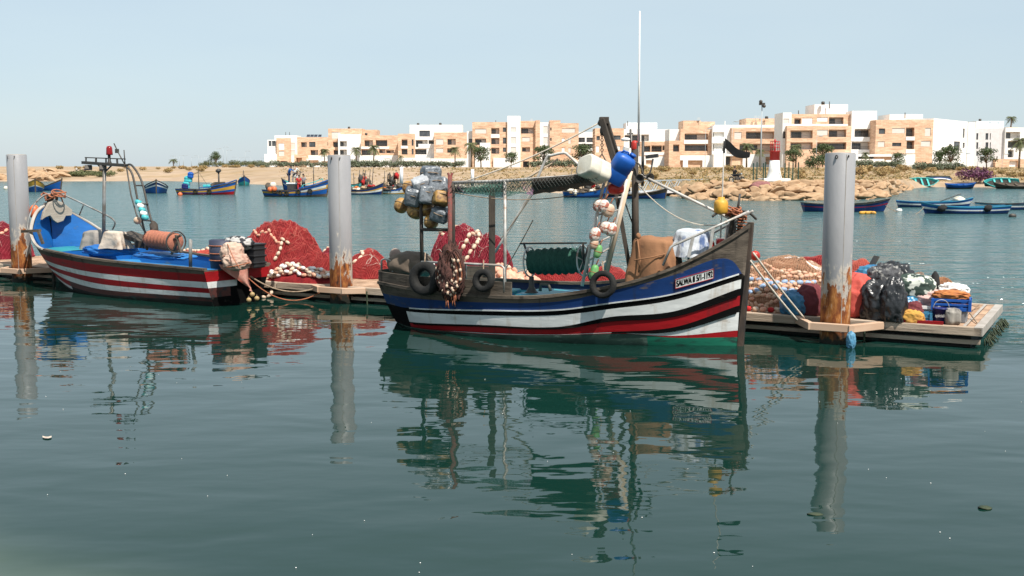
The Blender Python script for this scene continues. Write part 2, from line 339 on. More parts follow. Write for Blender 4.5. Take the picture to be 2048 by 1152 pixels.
# ---------------------------------------------------------------- apartment buildings
def facade(root, K, D, x0, x1, yt, m, off=0, deep=9, holes=(), strips=(), d2=None, mats2=None, zb=1.6):
    ox, oy, s = K; cx = lambda v: ox + v / s; cy = lambda v: oy + v / s
    d0 = D - off; d1 = (d2 if d2 is not None else D) - off
    A = U(cx(x0), 333, d0); B = U(cx(x1), 333, d1); e = Vector((B.x - A.x, B.y - A.y, 0)); Ln = e.length; e.normalize(); n = Vector((e.y, -e.x, 0))
    zt = PLN(cx(x0), cy(yt), A, n).z
    P = lambda t, z, r=0: Vector((A.x, A.y, 0)) + e * t + Vector((0, 0, z)) - n * r
    hs = []
    for h in holes:
        q0 = PLN(cx(h[0]), cy(h[3]), A, n); q1 = PLN(cx(h[2]), cy(h[1]), A, n)
        t0 = max(.15, (q0 - A).dot(e)); t1 = min(Ln - .15, (q1 - A).dot(e)); z0 = max(zb + .3, q0.z); z1 = min(zt - .25, q1.z)
        if t1 > t0 + .2 and z1 > z0 + .2: hs.append((t0, z0, t1, z1, h[4]))
    ts = sorted({0, Ln, *[h[0] for h in hs], *[h[2] for h in hs]}); zs = sorted({zb, zt, *[h[1] for h in hs], *[h[3] for h in hs]})
    w = MB()
    for t0, t1 in zip(ts, ts[1:]):
        for z0, z1 in zip(zs, zs[1:]):
            tm, zm = (t0 + t1) / 2, (z0 + z1) / 2
            if not any(h[0] < tm < h[2] and h[1] < zm < h[3] for h in hs): w.add([P(t0, z0), P(t1, z0), P(t1, z1), P(t0, z1)], [(0, 1, 2, 3)])
    w.add([P(0, zb), P(0, zt), P(0, zt, deep), P(0, zb, deep), P(Ln, zb), P(Ln, zt), P(Ln, zt, deep), P(Ln, zb, deep)], [(0, 1, 2, 3), (4, 7, 6, 5), (3, 2, 6, 7)])
    p = .35      # roof sunk behind a parapet
    w.add([P(0, zt), P(Ln, zt), P(Ln, zt, deep), P(0, zt, deep), P(p, zt, p), P(Ln - p, zt, p), P(Ln - p, zt, deep - p), P(p, zt, deep - p), P(p, zt - .6, p), P(Ln - p, zt - .6, p), P(Ln - p, zt - .6, deep - p), P(p, zt - .6, deep - p)],
          [(0, 1, 5, 4), (1, 2, 6, 5), (2, 3, 7, 6), (3, 0, 4, 7), (4, 5, 9, 8), (5, 6, 10, 9), (6, 7, 11, 10), (7, 4, 8, 11), (8, 9, 10, 11)])
    rv = {'w': .3, 's': .22, 'b': 1.5, 'd': 2.2}
    for t0, z0, t1, z1, k in hs:
        r = rv[k]; c = [(t0, z0), (t1, z0), (t1, z1), (t0, z1)]
        for (a, b), (a2, b2) in zip(c, c[1:] + c[:1]): w.add([P(a, b), P(a2, b2), P(a2, b2, r), P(a, b, r)], [(3, 2, 1, 0)])
        if k == 'b' or k == 'd': w.add([P(a, b, r) for a, b in c], [(0, 1, 2, 3)], 1)
    wall = w.build('wall', [m, INNER], root)
    for x, y, xx, yy, sm in strips:
        q0 = PLN(cx(x), cy(yy), A, n); q1 = PLN(cx(xx), cy(y), A, n); t0 = (q0 - A).dot(e); t1 = (q1 - A).dot(e)
        M_ = Matrix((( e.x, -n.x, 0), (e.y, -n.y, 0), (0, 0, 1)))
        MB().box(P((t0 + t1) / 2, (q0.z + q1.z) / 2, .35), (t1 - t0, .9, q1.z - q0.z), M_).build('balcony_parapet', sm, root)
    M_ = Matrix(((e.x, -n.x, 0), (e.y, -n.y, 0), (0, 0, 1)))
    bx = lambda q, t0, z0, t1, z1, r, th: q.box(P((t0 + t1) / 2, (z0 + z1) / 2, r), (t1 - t0, th, z1 - z0), M_)
    for t0, z0, t1, z1, k in hs:
        Wd, H = t1 - t0, z1 - z0
        if k == 's':
            o = bx(MB(), t0 + .03, z0 + .03, t1 - .03, z1 - .03, .14, .06).build('roller_shutter', SHUT if rnd.random() < .6 else WHITE, root); continue
        r = rv[k] - .08; fr = MB(); gl = MB(); a0, a1, b0, b1 = t0 + .04, t1 - .04, z0 + .04, z1 - .04
        if k == 'b':      # glass door over part of the back wall, a lowered blind beside it, a railing in front
            b1 = z1 - .35; sp = rnd.random()
            if Wd > 2.2:
                cut = lerp(a0, a1, .42 + .2 * sp)
                if sp < .75:
                    bx(MB(), cut + .1, b0, a1 - .1, b1, r, .05).build('roller_shutter', SHUT, root); a1 = cut
            f = .07
        else: f = .07 if k == 'w' else .1
        nm = max(1, round((a1 - a0) / (1.1 if k != 'd' else 1.8)))
        for t in [a0 + (a1 - a0) * i / nm for i in range(nm + 1)]: bx(fr, max(a0, t - f / 2), b0, min(a1, t + f / 2), b1, r, .07)
        for i in range(nm):
            u0 = a0 + (a1 - a0) * i / nm + f / 2; u1 = a0 + (a1 - a0) * (i + 1) / nm - f / 2
            if u1 > u0: bx(fr, u0, b0, u1, b0 + f, r, .066); bx(fr, u0, b1 - f, u1, b1, r, .066)
        gl.add([P(a0, b0, r + .01), P(a1, b0, r + .01), P(a1, b1, r + .01), P(a0, b1, r + .01)], [(0, 1, 2, 3)])
        o = fr.build('window' if k != 'd' else 'shop_window', FRAME, root); gl.build('pane', GLASS, o)
        if k == 'b' and H > 1.6:
            rl = MB(); zt_ = z0 + min(1.0, H * .42); bx(rl, t0 + .02, zt_ - .05, t1 - .02, zt_, .12, .06)
            q = max(2, int(Wd / .16))
            for i in range(q): tt = t0 + .1 + (Wd - .2) * i / max(1, q - 1); bx(rl, tt - .012, z0, tt + .012, zt_ - .05, .12, .03)
            rl.build('balcony_railing', FRAME, root)
    return P, zt, Ln, M_
def building(label, K, D, blocks, roof=()):
    ox, oy, s = K; b0 = blocks[0]; c = U(ox + b0[0] / s, 333, D); c.z = 1.6
    root = thing('apartment_building', label, 'building', c, 0, 'apartment buildings along the far shore')
    for b in blocks:
        kw = b[4] if len(b) > 4 else {}
        P, zt, Ln, M_ = facade(root, K, D, b[0], b[1], b[2], b[3], **kw)
    for kind, x, y0, y1 in roof:      # small things fixed on the roof
        q = U(ox + x / s, oy + y1 / s, D + 4); t = U(ox + x / s, oy + y0 / s, D + 4)
        if kind == 'solar': MB().box((q + t) / 2, (1.3, 1.6, .06), Euler((R(35), 0, 0)).to_matrix()).build('solar_panel', SOLAR, root)
        elif kind == 'tank': MB().lathe([(.0, 0), (.45, 0), (.45, (t - q).length), (.1, (t - q).length + .1)], q).build('roof_tank', DKMET, root)
        elif kind == 'pipe': MB().tube([q - Vector((0, 0, 1)), t], .12, 6).build('roof_vent', DKMET, root)
        elif kind == 'dish': MB().lathe([(.05, 0), (.35, .08), (.5, .2)], (q + t) / 2, (-.3, -1, .5)).tube([q - Vector((0, 0, 1)), (q + t) / 2], .05, 6).build('satellite_dish', LAMPM, root)
    return root
S, T, Z2, Z3, Z4, Z5 = STONE, WHITE, (500, 220, 4.452), (900, 200, 4.096), (1340, 190, 4.609), (1680, 190, 4.609)
building('small white and tan block with a glazed white corner, leftmost of the row', Z2, 470, [
    (130, 240, 392, T, dict(off=2)), (160, 236, 265, T, dict(holes=[(166, 275, 190, 322, 'w'), (196, 275, 230, 322, 'w')])), (225, 424, 226, T, dict(off=-1, holes=[(362, 292, 402, 350, 's'), (362, 360, 402, 405, 's')])),
    (240, 360, 250, S, dict(off=1.2, holes=[(255, 296, 305, 355, 's'), (255, 366, 305, 412, 's'), (270, 455, 332, 500, 'd')]))], [('pipe', 318, 196, 226), ('pipe', 352, 196, 226)])
building('low tan block with four solar panels on its roof', Z2, 440, [
    (424, 702, 242, S, dict(holes=[(455, 286, 505, 330, 'b'), (527, 284, 582, 330, 'w'), (540, 356, 606, 402, 'b'), (630, 352, 670, 397, 'b'), (690, 286, 708, 318, 'w')], strips=[(520, 404, 700, 432, T)])),
    (395, 500, 396, S, dict(off=1.5, holes=[(412, 425, 462, 492, 'd')])), (505, 720, 434, T, dict(off=.8, holes=[(520, 446, 610, 492, 'd'), (640, 456, 700, 500, 'd')]))], [('solar', x, 222, 236) for x in (520, 553, 586, 622)])
building('tan block with a big windowless white cube on its front', Z2, 405, [
    (1000, 1135, 176, S, dict(off=-3)), (702, 1002, 166, S, dict(holes=[(728, 196, 806, 256, 's'), (740, 282, 792, 330, 'b'), (745, 356, 792, 405, 'b')])),
    (788, 992, 216, T, dict(off=2.4, holes=[(800, 277, 862, 325, 'b'), (800, 352, 862, 405, 'b'), (930, 455, 960, 500, 'd')]))], [('tank', 882, 150, 168)])
building('wide low tan block with two rows of dark balconies behind the palms', Z2, 396, [
    (990, 1322, 226, S, dict(holes=[(1020, 268, 1095, 322, 'b'), (1120, 266, 1222, 322, 'b'), (1150, 350, 1206, 384, 'b'), (1212, 356, 1282, 384, 'b'), (985, 350, 1126, 402, 'b')], strips=[(990, 326, 1240, 346, T)])),
    (976, 1322, 404, T, dict(off=1, holes=[(990, 466, 1026, 502, 'd'), (1092, 456, 1150, 505, 'd'), (1190, 432, 1250, 490, 's')]))], [('tank', 1035, 205, 228)])
building('white block with a tall blank top storey and tan wings either side', Z2, 386, [
    (1425, 1890, 132, T, dict(off=-2, holes=[(1508, 184, 1602, 236, 'w'), (1475, 266, 1582, 330, 'b'), (1590, 268, 1640, 302, 'b'), (1465, 345, 1572, 396, 'b'), (1345, 455, 1400, 490, 'd'), (1455, 455, 1480, 490, 'd')], strips=[(1500, 302, 1640, 342, T)])),
    (1320, 1468, 211, S, dict(holes=[(1350, 262, 1402, 318, 'b'), (1350, 345, 1402, 396, 'b'), (1440, 262, 1456, 318, 'w'), (1440, 345, 1456, 396, 'w')], strips=[(1345, 319, 1405, 343, T)])),
    (1325, 1640, 425, T, dict(off=.8, holes=[(1345, 456, 1402, 490, 'd'), (1455, 456, 1480, 492, 'd')])),
    (1640, 1942, 200, S, dict(off=3, holes=[(1655, 258, 1722, 310, 's'), (1758, 256, 1832, 310, 'b'), (1655, 341, 1722, 380, 's'), (1756, 340, 1832, 380, 'b'), (1630, 466, 1690, 496, 'd')])),
    (1610, 1945, 432, T, dict(off=3.6, holes=[(1630, 466, 1690, 496, 'd'), (1706, 466, 1782, 492, 'd'), (1796, 466, 1866, 500, 'd')]))], [('tank', 1497, 118, 134), ('tank', 1695, 116, 134)])
building('tall tan block with a slim white stair tower, near the middle of the row', Z3, 345, [
    (140, 192, 255, T, dict(off=-2, holes=[(155, 318, 185, 360, 'w'), (155, 392, 185, 430, 's')])),
    (184, 472, 181, S, dict(holes=[(205, 236, 298, 275, 's'), (338, 230, 404, 278, 'b'), (433, 225, 460, 262, 'w'), (205, 316, 296, 368, 'b'), (338, 312, 404, 362, 'b'), (433, 308, 460, 358, 'w'), (338, 390, 404, 440, 'b'), (433, 390, 458, 425, 'w')], strips=[(334, 280, 406, 310, T), (245, 350, 330, 392, T)])),
    (205, 330, 392, T, dict(off=.6)), (355, 470, 475, T, dict(off=.8)),
    (470, 577, 130, T, dict(off=.8, deep=7, holes=[(498, 225, 541, 262, 's'), (498, 305, 541, 356, 's'), (498, 386, 541, 440, 's')])),
    (577, 712, 171, S, dict(holes=[(582, 226, 687, 275, 'b'), (590, 305, 655, 340, 's'), (590, 386, 655, 423, 'b'), (598, 502, 648, 550, 'd')])),
    (700, 736, 166, S, dict(off=1.2)), (736, 816, 184, T, dict(holes=[(765, 215, 800, 275, 's'), (765, 305, 800, 360, 's')])),
    (816, 902, 166, S, dict(off=.8, holes=[(820, 226, 832, 250, 'w'), (820, 310, 832, 335, 'w'), (820, 390, 832, 416, 'w')])),
    (900, 1052, 190, S, dict(off=-1, holes=[(915, 232, 1025, 268, 's'), (915, 312, 941, 346, 's'), (915, 390, 941, 426, 's'), (968, 312, 991, 360, 's'), (968, 390, 991, 432, 's')]))], [('dish', 670, 158, 172), ('pipe', 375, 166, 182)])
building('white block with long bands of ribbon windows, half hidden by the derrick', Z3, 372, [
    (1020, 1192, 262, T, dict(holes=[(1030, 308, 1105, 346, 'w'), (1118, 308, 1171, 346, 'w'), (1030, 360, 1171, 396, 'w'), (1030, 415, 1171, 462, 'b')]))])
building('white block with a stepped white roof box behind the whip aerial', Z3, 322, [
    (1440, 1692, 186, T, dict(off=-5)), (1185, 1422, 232, S, dict(holes=[(1200, 295, 1228, 330, 'w'), (1320, 290, 1398, 326, 'w'), (1345, 376, 1394, 410, 's'), (1195, 376, 1222, 430, 's')])),
    (1420, 1888, 240, T, dict(off=-1, holes=[(1430, 286, 1476, 332, 'b'), (1490, 282, 1560, 336, 'b'), (1566, 282, 1630, 336, 'b')])),
    (1560, 1816, 340, S, dict(off=2, holes=[(1580, 374, 1642, 424, 'b'), (1650, 372, 1736, 424, 'b'), (1740, 372, 1794, 412, 'b')], strips=[(1570, 428, 1800, 452, T)])),
    (1816, 1890, 366, S, dict(off=1, holes=[(1828, 364, 1880, 420, 'b')])), (1430, 1925, 462, T, dict(off=2.6, holes=[(1605, 492, 1656, 532, 'd'), (1790, 492, 1912, 556, 'd')]))], [('pipe', 1455, 172, 188)])
building('tan block with a tan roof box and two long balcony bands, left of the beacon', Z4, 302, [
    (-10, 98, 316, T, dict(off=-2)), (-12, 92, 420, S, dict(off=1, holes=[(28, 456, 86, 522, 'b')])), (116, 276, 236, S, dict(off=-4)), (274, 406, 246, S, dict(off=-5)),
    (92, 386, 311, S, dict(holes=[(135, 355, 350, 412, 'b'), (135, 452, 350, 516, 'b')], strips=[(128, 414, 352, 450, T)])), (-10, 400, 556, T, dict(off=.7, holes=[(0, 602, 120, 672, 'd'), (165, 602, 300, 668, 'd')]))], [('dish', 265, 206, 238)])
building('tan block with a flat white roof slab directly behind the beacon', Z4, 299, [
    (690, 986, 216, S, dict(off=-5)), (386, 562, 288, T, dict(off=-1.5, holes=[(390, 342, 500, 386, 'b'), (390, 450, 500, 516, 'b')], strips=[(386, 390, 556, 442, T)])), (400, 1032, 276, T, dict(off=-2.2)),
    (560, 1034, 300, S, dict(holes=[(592, 342, 660, 408, 's'), (700, 336, 962, 404, 'b'), (640, 450, 962, 512, 'b')])), (400, 1034, 545, T, dict(off=.7, holes=[(512, 562, 672, 662, 'd'), (880, 570, 930, 640, 'd')]))], [('dish', 790, 196, 216), ('dish', 826, 196, 216), ('tank', 890, 198, 218)])
building('large four storey tan and white block, highest of the row, with a white roof box', Z4, 284, [
    (1316, 1622, 86, T, dict(off=-5)), (1028, 1108, 162, T, dict(off=-1, holes=[(1040, 218, 1100, 262, 's'), (1040, 336, 1070, 400, 'w')])),
    (1104, 1662, 176, S, dict(off=-1.5, holes=[(1145, 214, 1210, 272, 'b'), (1216, 210, 1316, 266, 's'), (1355, 205, 1456, 246, 's'), (1464, 205, 1600, 268, 'b')], strips=[(1060, 268, 1640, 284, T)])),
    (1068, 1662, 284, S, dict(off=.4, holes=[(1108, 326, 1316, 397, 'b'), (1355, 320, 1456, 372, 's'), (1462, 318, 1626, 387, 'b'), (1108, 436, 1316, 502, 'b'), (1355, 436, 1626, 502, 'b')])),
    (1660, 1890, 146, T, dict(off=-.5, holes=[(1700, 312, 1882, 387, 'b'), (1672, 430, 1880, 502, 'b')], strips=[(1668, 390, 1882, 426, T), (1668, 504, 1882, 540, T)])),
    (1030, 1700, 545, T, dict(off=-.6, holes=[(1100, 592, 1235, 645, 'd'), (1260, 580, 1400, 650, 'd')]))], [('tank', 1410, 62, 88), ('pipe', 1470, 60, 88), ('pipe', 1185, 142, 164)])
building('three storey tan block with a large blank white side wall and white shutters', Z5, 280, [
    (440, 745, 178, T, dict(off=-5)), (318, 846, 229, S, dict(holes=[(357, 309, 417, 359, 'w'), (480, 305, 600, 353, 's'), (606, 300, 687, 382, 'b'), (782, 303, 838, 380, 's'), (347, 428, 412, 480, 's'), (480, 440, 566, 473, 'w'), (745, 423, 835, 475, 's'), (612, 420, 685, 498, 'b')], strips=[(605, 384, 688, 418, T), (605, 502, 688, 538, T)])),
    (90, 690, 546, T, dict(off=.9, holes=[(165, 568, 482, 655, 'd')])), (846, 1160, 212, T, dict(d2=302, deep=12, off=-.4, holes=[(1005, 450, 1026, 506, 'w'), (1048, 430, 1108, 508, 'w'), (1130, 310, 1152, 395, 'w'), (1130, 440, 1152, 490, 'w')]))], [('pipe', 600, 162, 180)])
building('pale grey and white block with narrow windows at the right edge', Z5, 380, [
    (1240, 1492, 240, T, dict(off=-6)), (1165, 1232, 250, T, dict(off=2)), (1230, 1512, 306, PALE, dict(holes=[(a, b, a + w, c, 'w') for a, w, q in ((1255, 20, 0), (1340, 28, 1), (1380, 11, 1)) for b, c in ((352, 412), (436, 496), (518, 560))])),
    (1510, 1715, 300, T, dict(off=1, holes=[(1516, 340, 1662, 402, 'b'), (1545, 422, 1700, 487, 'b'), (1545, 506, 1602, 575, 'b')])), (1430, 1715, 590, S, dict(off=1.8, holes=[(1560, 605, 1640, 660, 'd')]))], [('dish', 1380, 246, 268), ('dish', 1460, 246, 268), ('tank', 1290, 222, 240)])
# awnings of the quay restaurant
def awning(x0, x1, y0, y1, d):
    a, b = U(x0, y0, d), U(x1, y0, d); c, e = U(x0 - 4, y1, d - 4), U(x1 + 4, y1, d - 4)
    k = MB().grid([[a, b], [c, e]], sm=False); k.grid([[c, e], [c - Vector((0, 0, .3)), e - Vector((0, 0, .3))]], sm=False)
    root = thing('awning', 'cream cloth awning spread before the dark restaurant front %s' % ('beside the right pile' if x0 < 1740 else 'further right'), 'awning', U(x0, 333, d)); k.build('canopy', AWN, root)
    p = MB()
    for q in (c, e): p.tube([q, (q.x, q.y, 2.2)], .06, 6)
    p.build('awning_poles', DKMET, root)
awning(1716, 1768, 318, 328, 277); awning(1772, 1782, 320, 327, 276)
# ---------------------------------------------------------------- boulders
def boulder_mesh(seed, m):
    q = MB(); bm = bmesh.new(); bmesh.ops.create_icosphere(bm, subdivisions=3, radius=1); r2 = random.Random(seed)
    cuts = [(Vector((r2.gauss(0, 1), r2.gauss(0, 1), r2.gauss(0, 1))).normalized(), r2.uniform(.45, .8)) for _ in range(11)]
    for v in bm.verts:
        p = v.co.copy()
        for n, d in cuts:
            k = p.dot(n)
            if k > d: p -= n * (k - d) * .97
        p *= 1 + .10 * ns(p + Vector((seed * 9, 0, 0)), 1.6); v.co = Vector((p.x, p.y * .85, p.z * .72))
    vs = [v.co.copy() for v in bm.verts]; fs = [[v.index for v in f.verts] for f in bm.faces]; bm.free()
    q.add(vs, fs, 0, True); me = bpy.data.meshes.new('boulder'); me.from_pydata([tuple(v) for v in vs], [], fs); me.materials.append(m)
    me.polygons.foreach_set('use_smooth', [True] * len(fs)); return me
BME = [boulder_mesh(i, BOULD) for i in range(8)]; BWET = [boulder_mesh(20 + i, WETROCK) for i in range(3)]
def boulder(p, s, me, label, group):
    o = bpy.data.objects.new('boulder', me); COL.objects.link(o); o.location = p; o.scale = (s * rnd.uniform(.9, 1.75), s * rnd.uniform(.8, 1.1), s * rnd.uniform(.6, .95))
    o.rotation_euler = (rnd.uniform(-.35, .35), rnd.uniform(-.3, .3), rnd.uniform(-.6, .6) + PI * rnd.randint(0, 1)); return tag(o, label, 'boulder', group)
for t, z, s, pxs in ((-.3, -.05, .62, (1350, 1826, 16)), (1.2, .42, .68, (1362, 1822, 17)), (2.6, .85, .68, (1378, 1818, 17)), (4.2, 1.2, .62, (1400, 1812, 17)), (6, 1.4, .5, (1425, 1806, 17)), (8.5, 1.45, .4, (1440, 1800, 18))):
    px = pxs[0]
    while px < pxs[1]:
        a = (px + rnd.uniform(-3, 3) - 1024) / FPX; d = shore_d(a) + t + rnd.uniform(-.35, .35)
        k = rnd.uniform(.6, 1.4); fz = max(.1, min(1, (1838 - px) / 60))
        boulder((a * d, d, z * fz + rnd.uniform(-.16, .16)), s * k, rnd.choice(BME), 'tan sandstone boulder lodged in the breakwater bank below the red and white beacon', 'sandstone boulders of the breakwater')
        px += pxs[2] * 100 / d * rnd.uniform(.8, 1.1)
for i in range(34):
    a = (lerp(1364, 1720, i / 33) + rnd.uniform(-4, 4) - 1024) / FPX; d = shore_d(a) - 1.0
    boulder((a * d, d, -.18), .42 * rnd.uniform(.7, 1.3), rnd.choice(BWET), 'dark wet rock at the waterline of the breakwater', 'dark wet rocks at the foot of the breakwater')
for i in range(38):
    px = rnd.choice([rnd.uniform(-20, 22), rnd.uniform(60, 132), rnd.uniform(60, 132)]); a = (px - 1024) / FPX; t = rnd.uniform(1, 16); d = shore_d(a) + t
    boulder((a * d, d, .35 + t * .1), rnd.uniform(.8, 1.5), rnd.choice(BME), 'pale boulder heaped on the sandy bank behind the leftmost pile', 'pale boulders on the bank at the left')
# ---------------------------------------------------------------- vegetation
def leaves(q, c, r, n, size, mi=0, rg=rnd, shell=.45, up=.2):
    c = Vector(c)
    for _ in range(n):
        d = Vector((rg.gauss(0, 1), rg.gauss(0, 1), rg.gauss(0, 1))).normalized(); k = rg.random() ** shell
        p = c + Vector((d.x * r[0], d.y * r[1], d.z * r[2])) * k
        nn = (d + Vector((rg.gauss(0, .7), rg.gauss(0, .7), rg.gauss(0, .7) + up))).normalized(); x = nn.orthogonal().normalized(); y = nn.cross(x)
        an = rg.uniform(0, 6.28); x, y = x * math.cos(an) + y * math.sin(an), y * math.cos(an) - x * math.sin(an)
        s = size * rg.uniform(.6, 1.3)
        q.add([p - x * s, p + y * s * .45 + nn * s * .12, p + x * s, p - y * s * .45 + nn * s * .12], [(0, 1, 2, 3)], mi)
def tree_proto(name, label, cat, m, h, cw, seed, n=900, leaf=.28, trunk_h=.4):
    rg = random.Random(seed); root = thing(name, label, cat)
    q = MB(); th = h * trunk_h; pts = [(0, 0, -.3), (rg.uniform(-.1, .1), 0, th * .5), (rg.uniform(-.2, .2), .1, th), (0, 0, h * .7)]
    q.tube(pts, [h * .035, h * .028, h * .024, h * .008], 8)
    lobes = []
    for i in range(9):
        a = i * 2.4 + rg.random(); rr = cw * .5 * rg.uniform(.35, .75); lz = h * rg.uniform(trunk_h + .12, .84)
        e = Vector((math.cos(a) * rr, math.sin(a) * rr, lz)); q.tube([(pts[2][0], .1, th * .9), e * .6 + Vector((0, 0, th * .4)), e], [h * .018, h * .012, h * .005], 6); lobes.append(e)
    lobes.append(Vector((0, 0, h * .84)))
    q.build('trunk', BARK, root, local=True); k = MB()
    for e in lobes: leaves(k, e, (cw * .25 * rg.uniform(.8, 1.2), cw * .25 * rg.uniform(.8, 1.2), h * .15 * rg.uniform(.8, 1.25)), n // len(lobes), leaf, rg=rg)
    k.build('crown', m, root, local=True, fix=False); return root
def palm_proto(seed, h, fl=2.2, label=''):
    rg = random.Random(seed); root = thing('palm_tree', label, 'palm tree'); q = MB()
    q.tube([(0, 0, -.3), (.08, 0, h * .4), (.02, .05, h * .8), (0, 0, h)], [.26, .2, .18, .24], 9); q.build('trunk', BARK, root, local=True)
    k = MB()
    for i in range(26):
        a = i * 2.399; el = rg.uniform(-.5, 1.25); u = Vector((math.cos(a), math.sin(a), 0)); P = []
        for j in range(7):
            t = j / 6; P.append(Vector((0, 0, h)) + u * (fl * t * math.cos(el * (1 - .3 * t))) + Vector((0, 0, fl * (t * math.sin(el) - .75 * t * t))))
        k.tube(P, [.035] * 6 + [.01], 4)
        sd_ = Vector((-u.y, u.x, 0))
        for j in range(1, 7):
            for s_ in (-1, 1):
                for f in (0, .5):
                    b = P[j - 1].lerp(P[j], f); L_ = fl * .27 * math.sin(PI * (j - .4 + f * .5) / 7.2)
                    tip = b + sd_ * s_ * L_ + (P[j] - P[j - 1]) * .6 - Vector((0, 0, L_ * .45)); w = (P[j] - P[j - 1]) * .2
                    k.add([b - w, b + w, tip], [(0, 1, 2)])
    k.build('crown', OLIVE, root, local=True, fix=False); return root
def bush_proto(label, m, w, h, seed, n=420, leaf=.22, name='shrub'):
    rg = random.Random(seed); root = thing(name, label, 'shrub'); q = MB()
    for i in range(5): a = i * 1.3; q.tube([(0, 0, -.2), (math.cos(a) * w * .12, math.sin(a) * w * .12, h * .3), (math.cos(a) * w * .3, math.sin(a) * w * .3, h * .75)], [.06, .04, .015], 5)
    q.build('stem', BARK, root, local=True); k = MB()
    for i in range(6):
        a = i * 1.05 + rg.random(); r = w * rg.uniform(.12, .32); leaves(k, (math.cos(a) * r, math.sin(a) * r, h * rg.uniform(.4, .62)), (w * .26, w * .26, h * .38), n // 6, leaf, rg=rg)
    k.build('foliage', m, root, local=True, fix=False); return root
def onland(px, d, dz=-.05): p = U(px, 333, d); return Vector((p.x, p.y, land_at(p.x, p.y) + dz))
USED = {}
def put(proto, px, d, sc=1, label=None, group=None, dz=-.05):
    first = proto.name not in USED; USED[proto.name] = 1
    return place(proto, onland(px, d, dz), rnd.uniform(0, 6.28), sc, label, group, first)
bs1 = bush_proto('grey green shrub in the clipped row along the foot of the flats', SAGE, 4.2, 2.2, 1)
bs2 = bush_proto('grey green shrub in the clipped row along the foot of the flats', SAGE, 3.4, 1.8, 2)
HG = 'grey green shrubs along the foot of the flats'
for i, px in enumerate(list(range(520, 760, 15)) + list(range(704, 930, 12)) + list(range(1070, 1200, 14))):
    put((bs1, bs2)[i % 2], px + rnd.uniform(-3, 3), 352 if px < 660 else 330 if px < 930 else 306, rnd.uniform(.9, 1.25), None, HG)
for i, px in enumerate(list(range(1716, 1800, 10)) + list(range(1832, 1925, 11))):
    put((bs1, bs2)[i % 2], px + rnd.uniform(-2, 2), 258 if px < 1800 else 238, rnd.uniform(.7, 1.0), 'low grey green shrub of the hedge below the tan block with white shutters', 'hedge shrubs at the right')
bs3 = bush_proto('dark green shrub on the sandy ridge left of the flats', OLIVE, 4.5, 2.4, 3)
for px, d, s in ((404, 420, .9), (418, 410, 1.2), (436, 400, 1.1), (452, 420, .8), (468, 410, 1.3), (480, 400, 1), (495, 420, 1.2), (508, 410, 1), (516, 390, 1.2)): put(bs3, px, d, s, None, 'shrubs on the sandy ridge')
bs4 = bush_proto('olive shrub low on the sand spit near the waterline', OLIVE, 4, 1.5, 4)
for i in range(16): put(bs4, rnd.uniform(136, 232), 238 + rnd.uniform(0, 10), rnd.uniform(.5, 1), None, 'shrubs low on the sand spit')
bs5 = bush_proto('russet brown scrub bush on the grassy bank behind the beached boats', DRY, 3.4, 1.6, 5)
for px, d in [(rnd.uniform(1800, 2050), rnd.uniform(185, 235)) for _ in range(17)] + [(rnd.uniform(1190, 1480), rnd.uniform(140, 220)) for _ in range(9)] + [(rnd.uniform(90, 420), rnd.uniform(255, 330)) for _ in range(22)] + [(rnd.uniform(1600, 1800), rnd.uniform(120, 180)) for _ in range(11)] + [(rnd.uniform(440, 540), 330) for _ in range(8)]:
    put(bs5, px, d, rnd.uniform(.4, .8), 'russet dry scrub bush growing on the grassy bank of the far shore', 'dry scrub bushes on the far bank')
bs6 = bush_proto('purple flowering bush on the beach between the two groups of beached boats', PURP, 7.5, 3.2, 6, 900, .3)
bs7 = bush_proto('large dark green bush on the bank left of the rightmost pile', LEAF, 4.5, 3.0, 8, 900, .2)
put(bs7, 1634, 190, .95)
put(bs6, 1958, 166, .82)
tr = tree_proto('round_tree', 'lone round dark green tree on the sandy ridge among the street lamps', 'tree', LEAF, 8.2, 7.5, 11, 1300, .3, .3)
put(tr, 432, 470, .82); t2 = tree_proto('round_tree', '', 'tree', LEAF, 6.5, 6.5, 12, 1100, .28, .3)
for px, d, s, lb in ((962, 322, 1.0, 'dark leafy tree left of the white stair tower'), (1022, 322, .72, 'small dark tree at the foot of the white stair tower'), (1088, 308, 1.0, 'dense green tree between the white stair tower and the crane arm'), (1165, 306, 1.05, 'broad green tree in front of the ribbon window block'), (1645, 262, .9, 'dark round tree hugging the left of the rightmost pile'), (1880, 268, .72, 'dark tree left of the pair before the blank white wall'), (1900, 262, .9, 'taller dark tree before the blank white wall'), (1973, 262, .82, 'dark spreading tree before the pale grey block'), (1796, 268, .6, 'small dark tree right of the restaurant awnings'), (1586, 262, .7, 'dark bush like tree just right of the beacon')):
    put(t2, px, d, s, lb, 'dark leafy trees before the flats')
pa = palm_proto(5, 6.0, 2.3)
for px, d, s, lb in ((650, 380, .95, 'palm tree left of the middle pile'), (713, 370, 1, 'palm tree peeping out right of the middle pile'), (748, 368, 1.1, 'palm tree before the wide low tan block'), (801, 372, .6, 'short palm before the tan left wing of the white topped block'), (910, 362, 1.0, 'palm tree before the right tan wing of the white topped block'), (943, 340, 1.15, 'tallest of the palms left of the white stair tower'), (1493, 288, .95, 'palm tree before the block with the white roof slab'), (1519, 285, .7, 'smaller palm just left of the beacon'), (1591, 272, .85, 'palm tree right of the beacon'), (1730, 268, .55, 'small palm before the restaurant awnings'), (2038, 262, 1.1, 'palm with thin crown at the right edge of the shore')):
    put(pa, px, d, s, lb, 'palm trees before the flats')
pb = palm_proto(9, 5, 2.6, 'dark spiky palm on the sandy ridge at the left end of the lamp row'); put(pb, 347, 480, (.9, .9, .62))
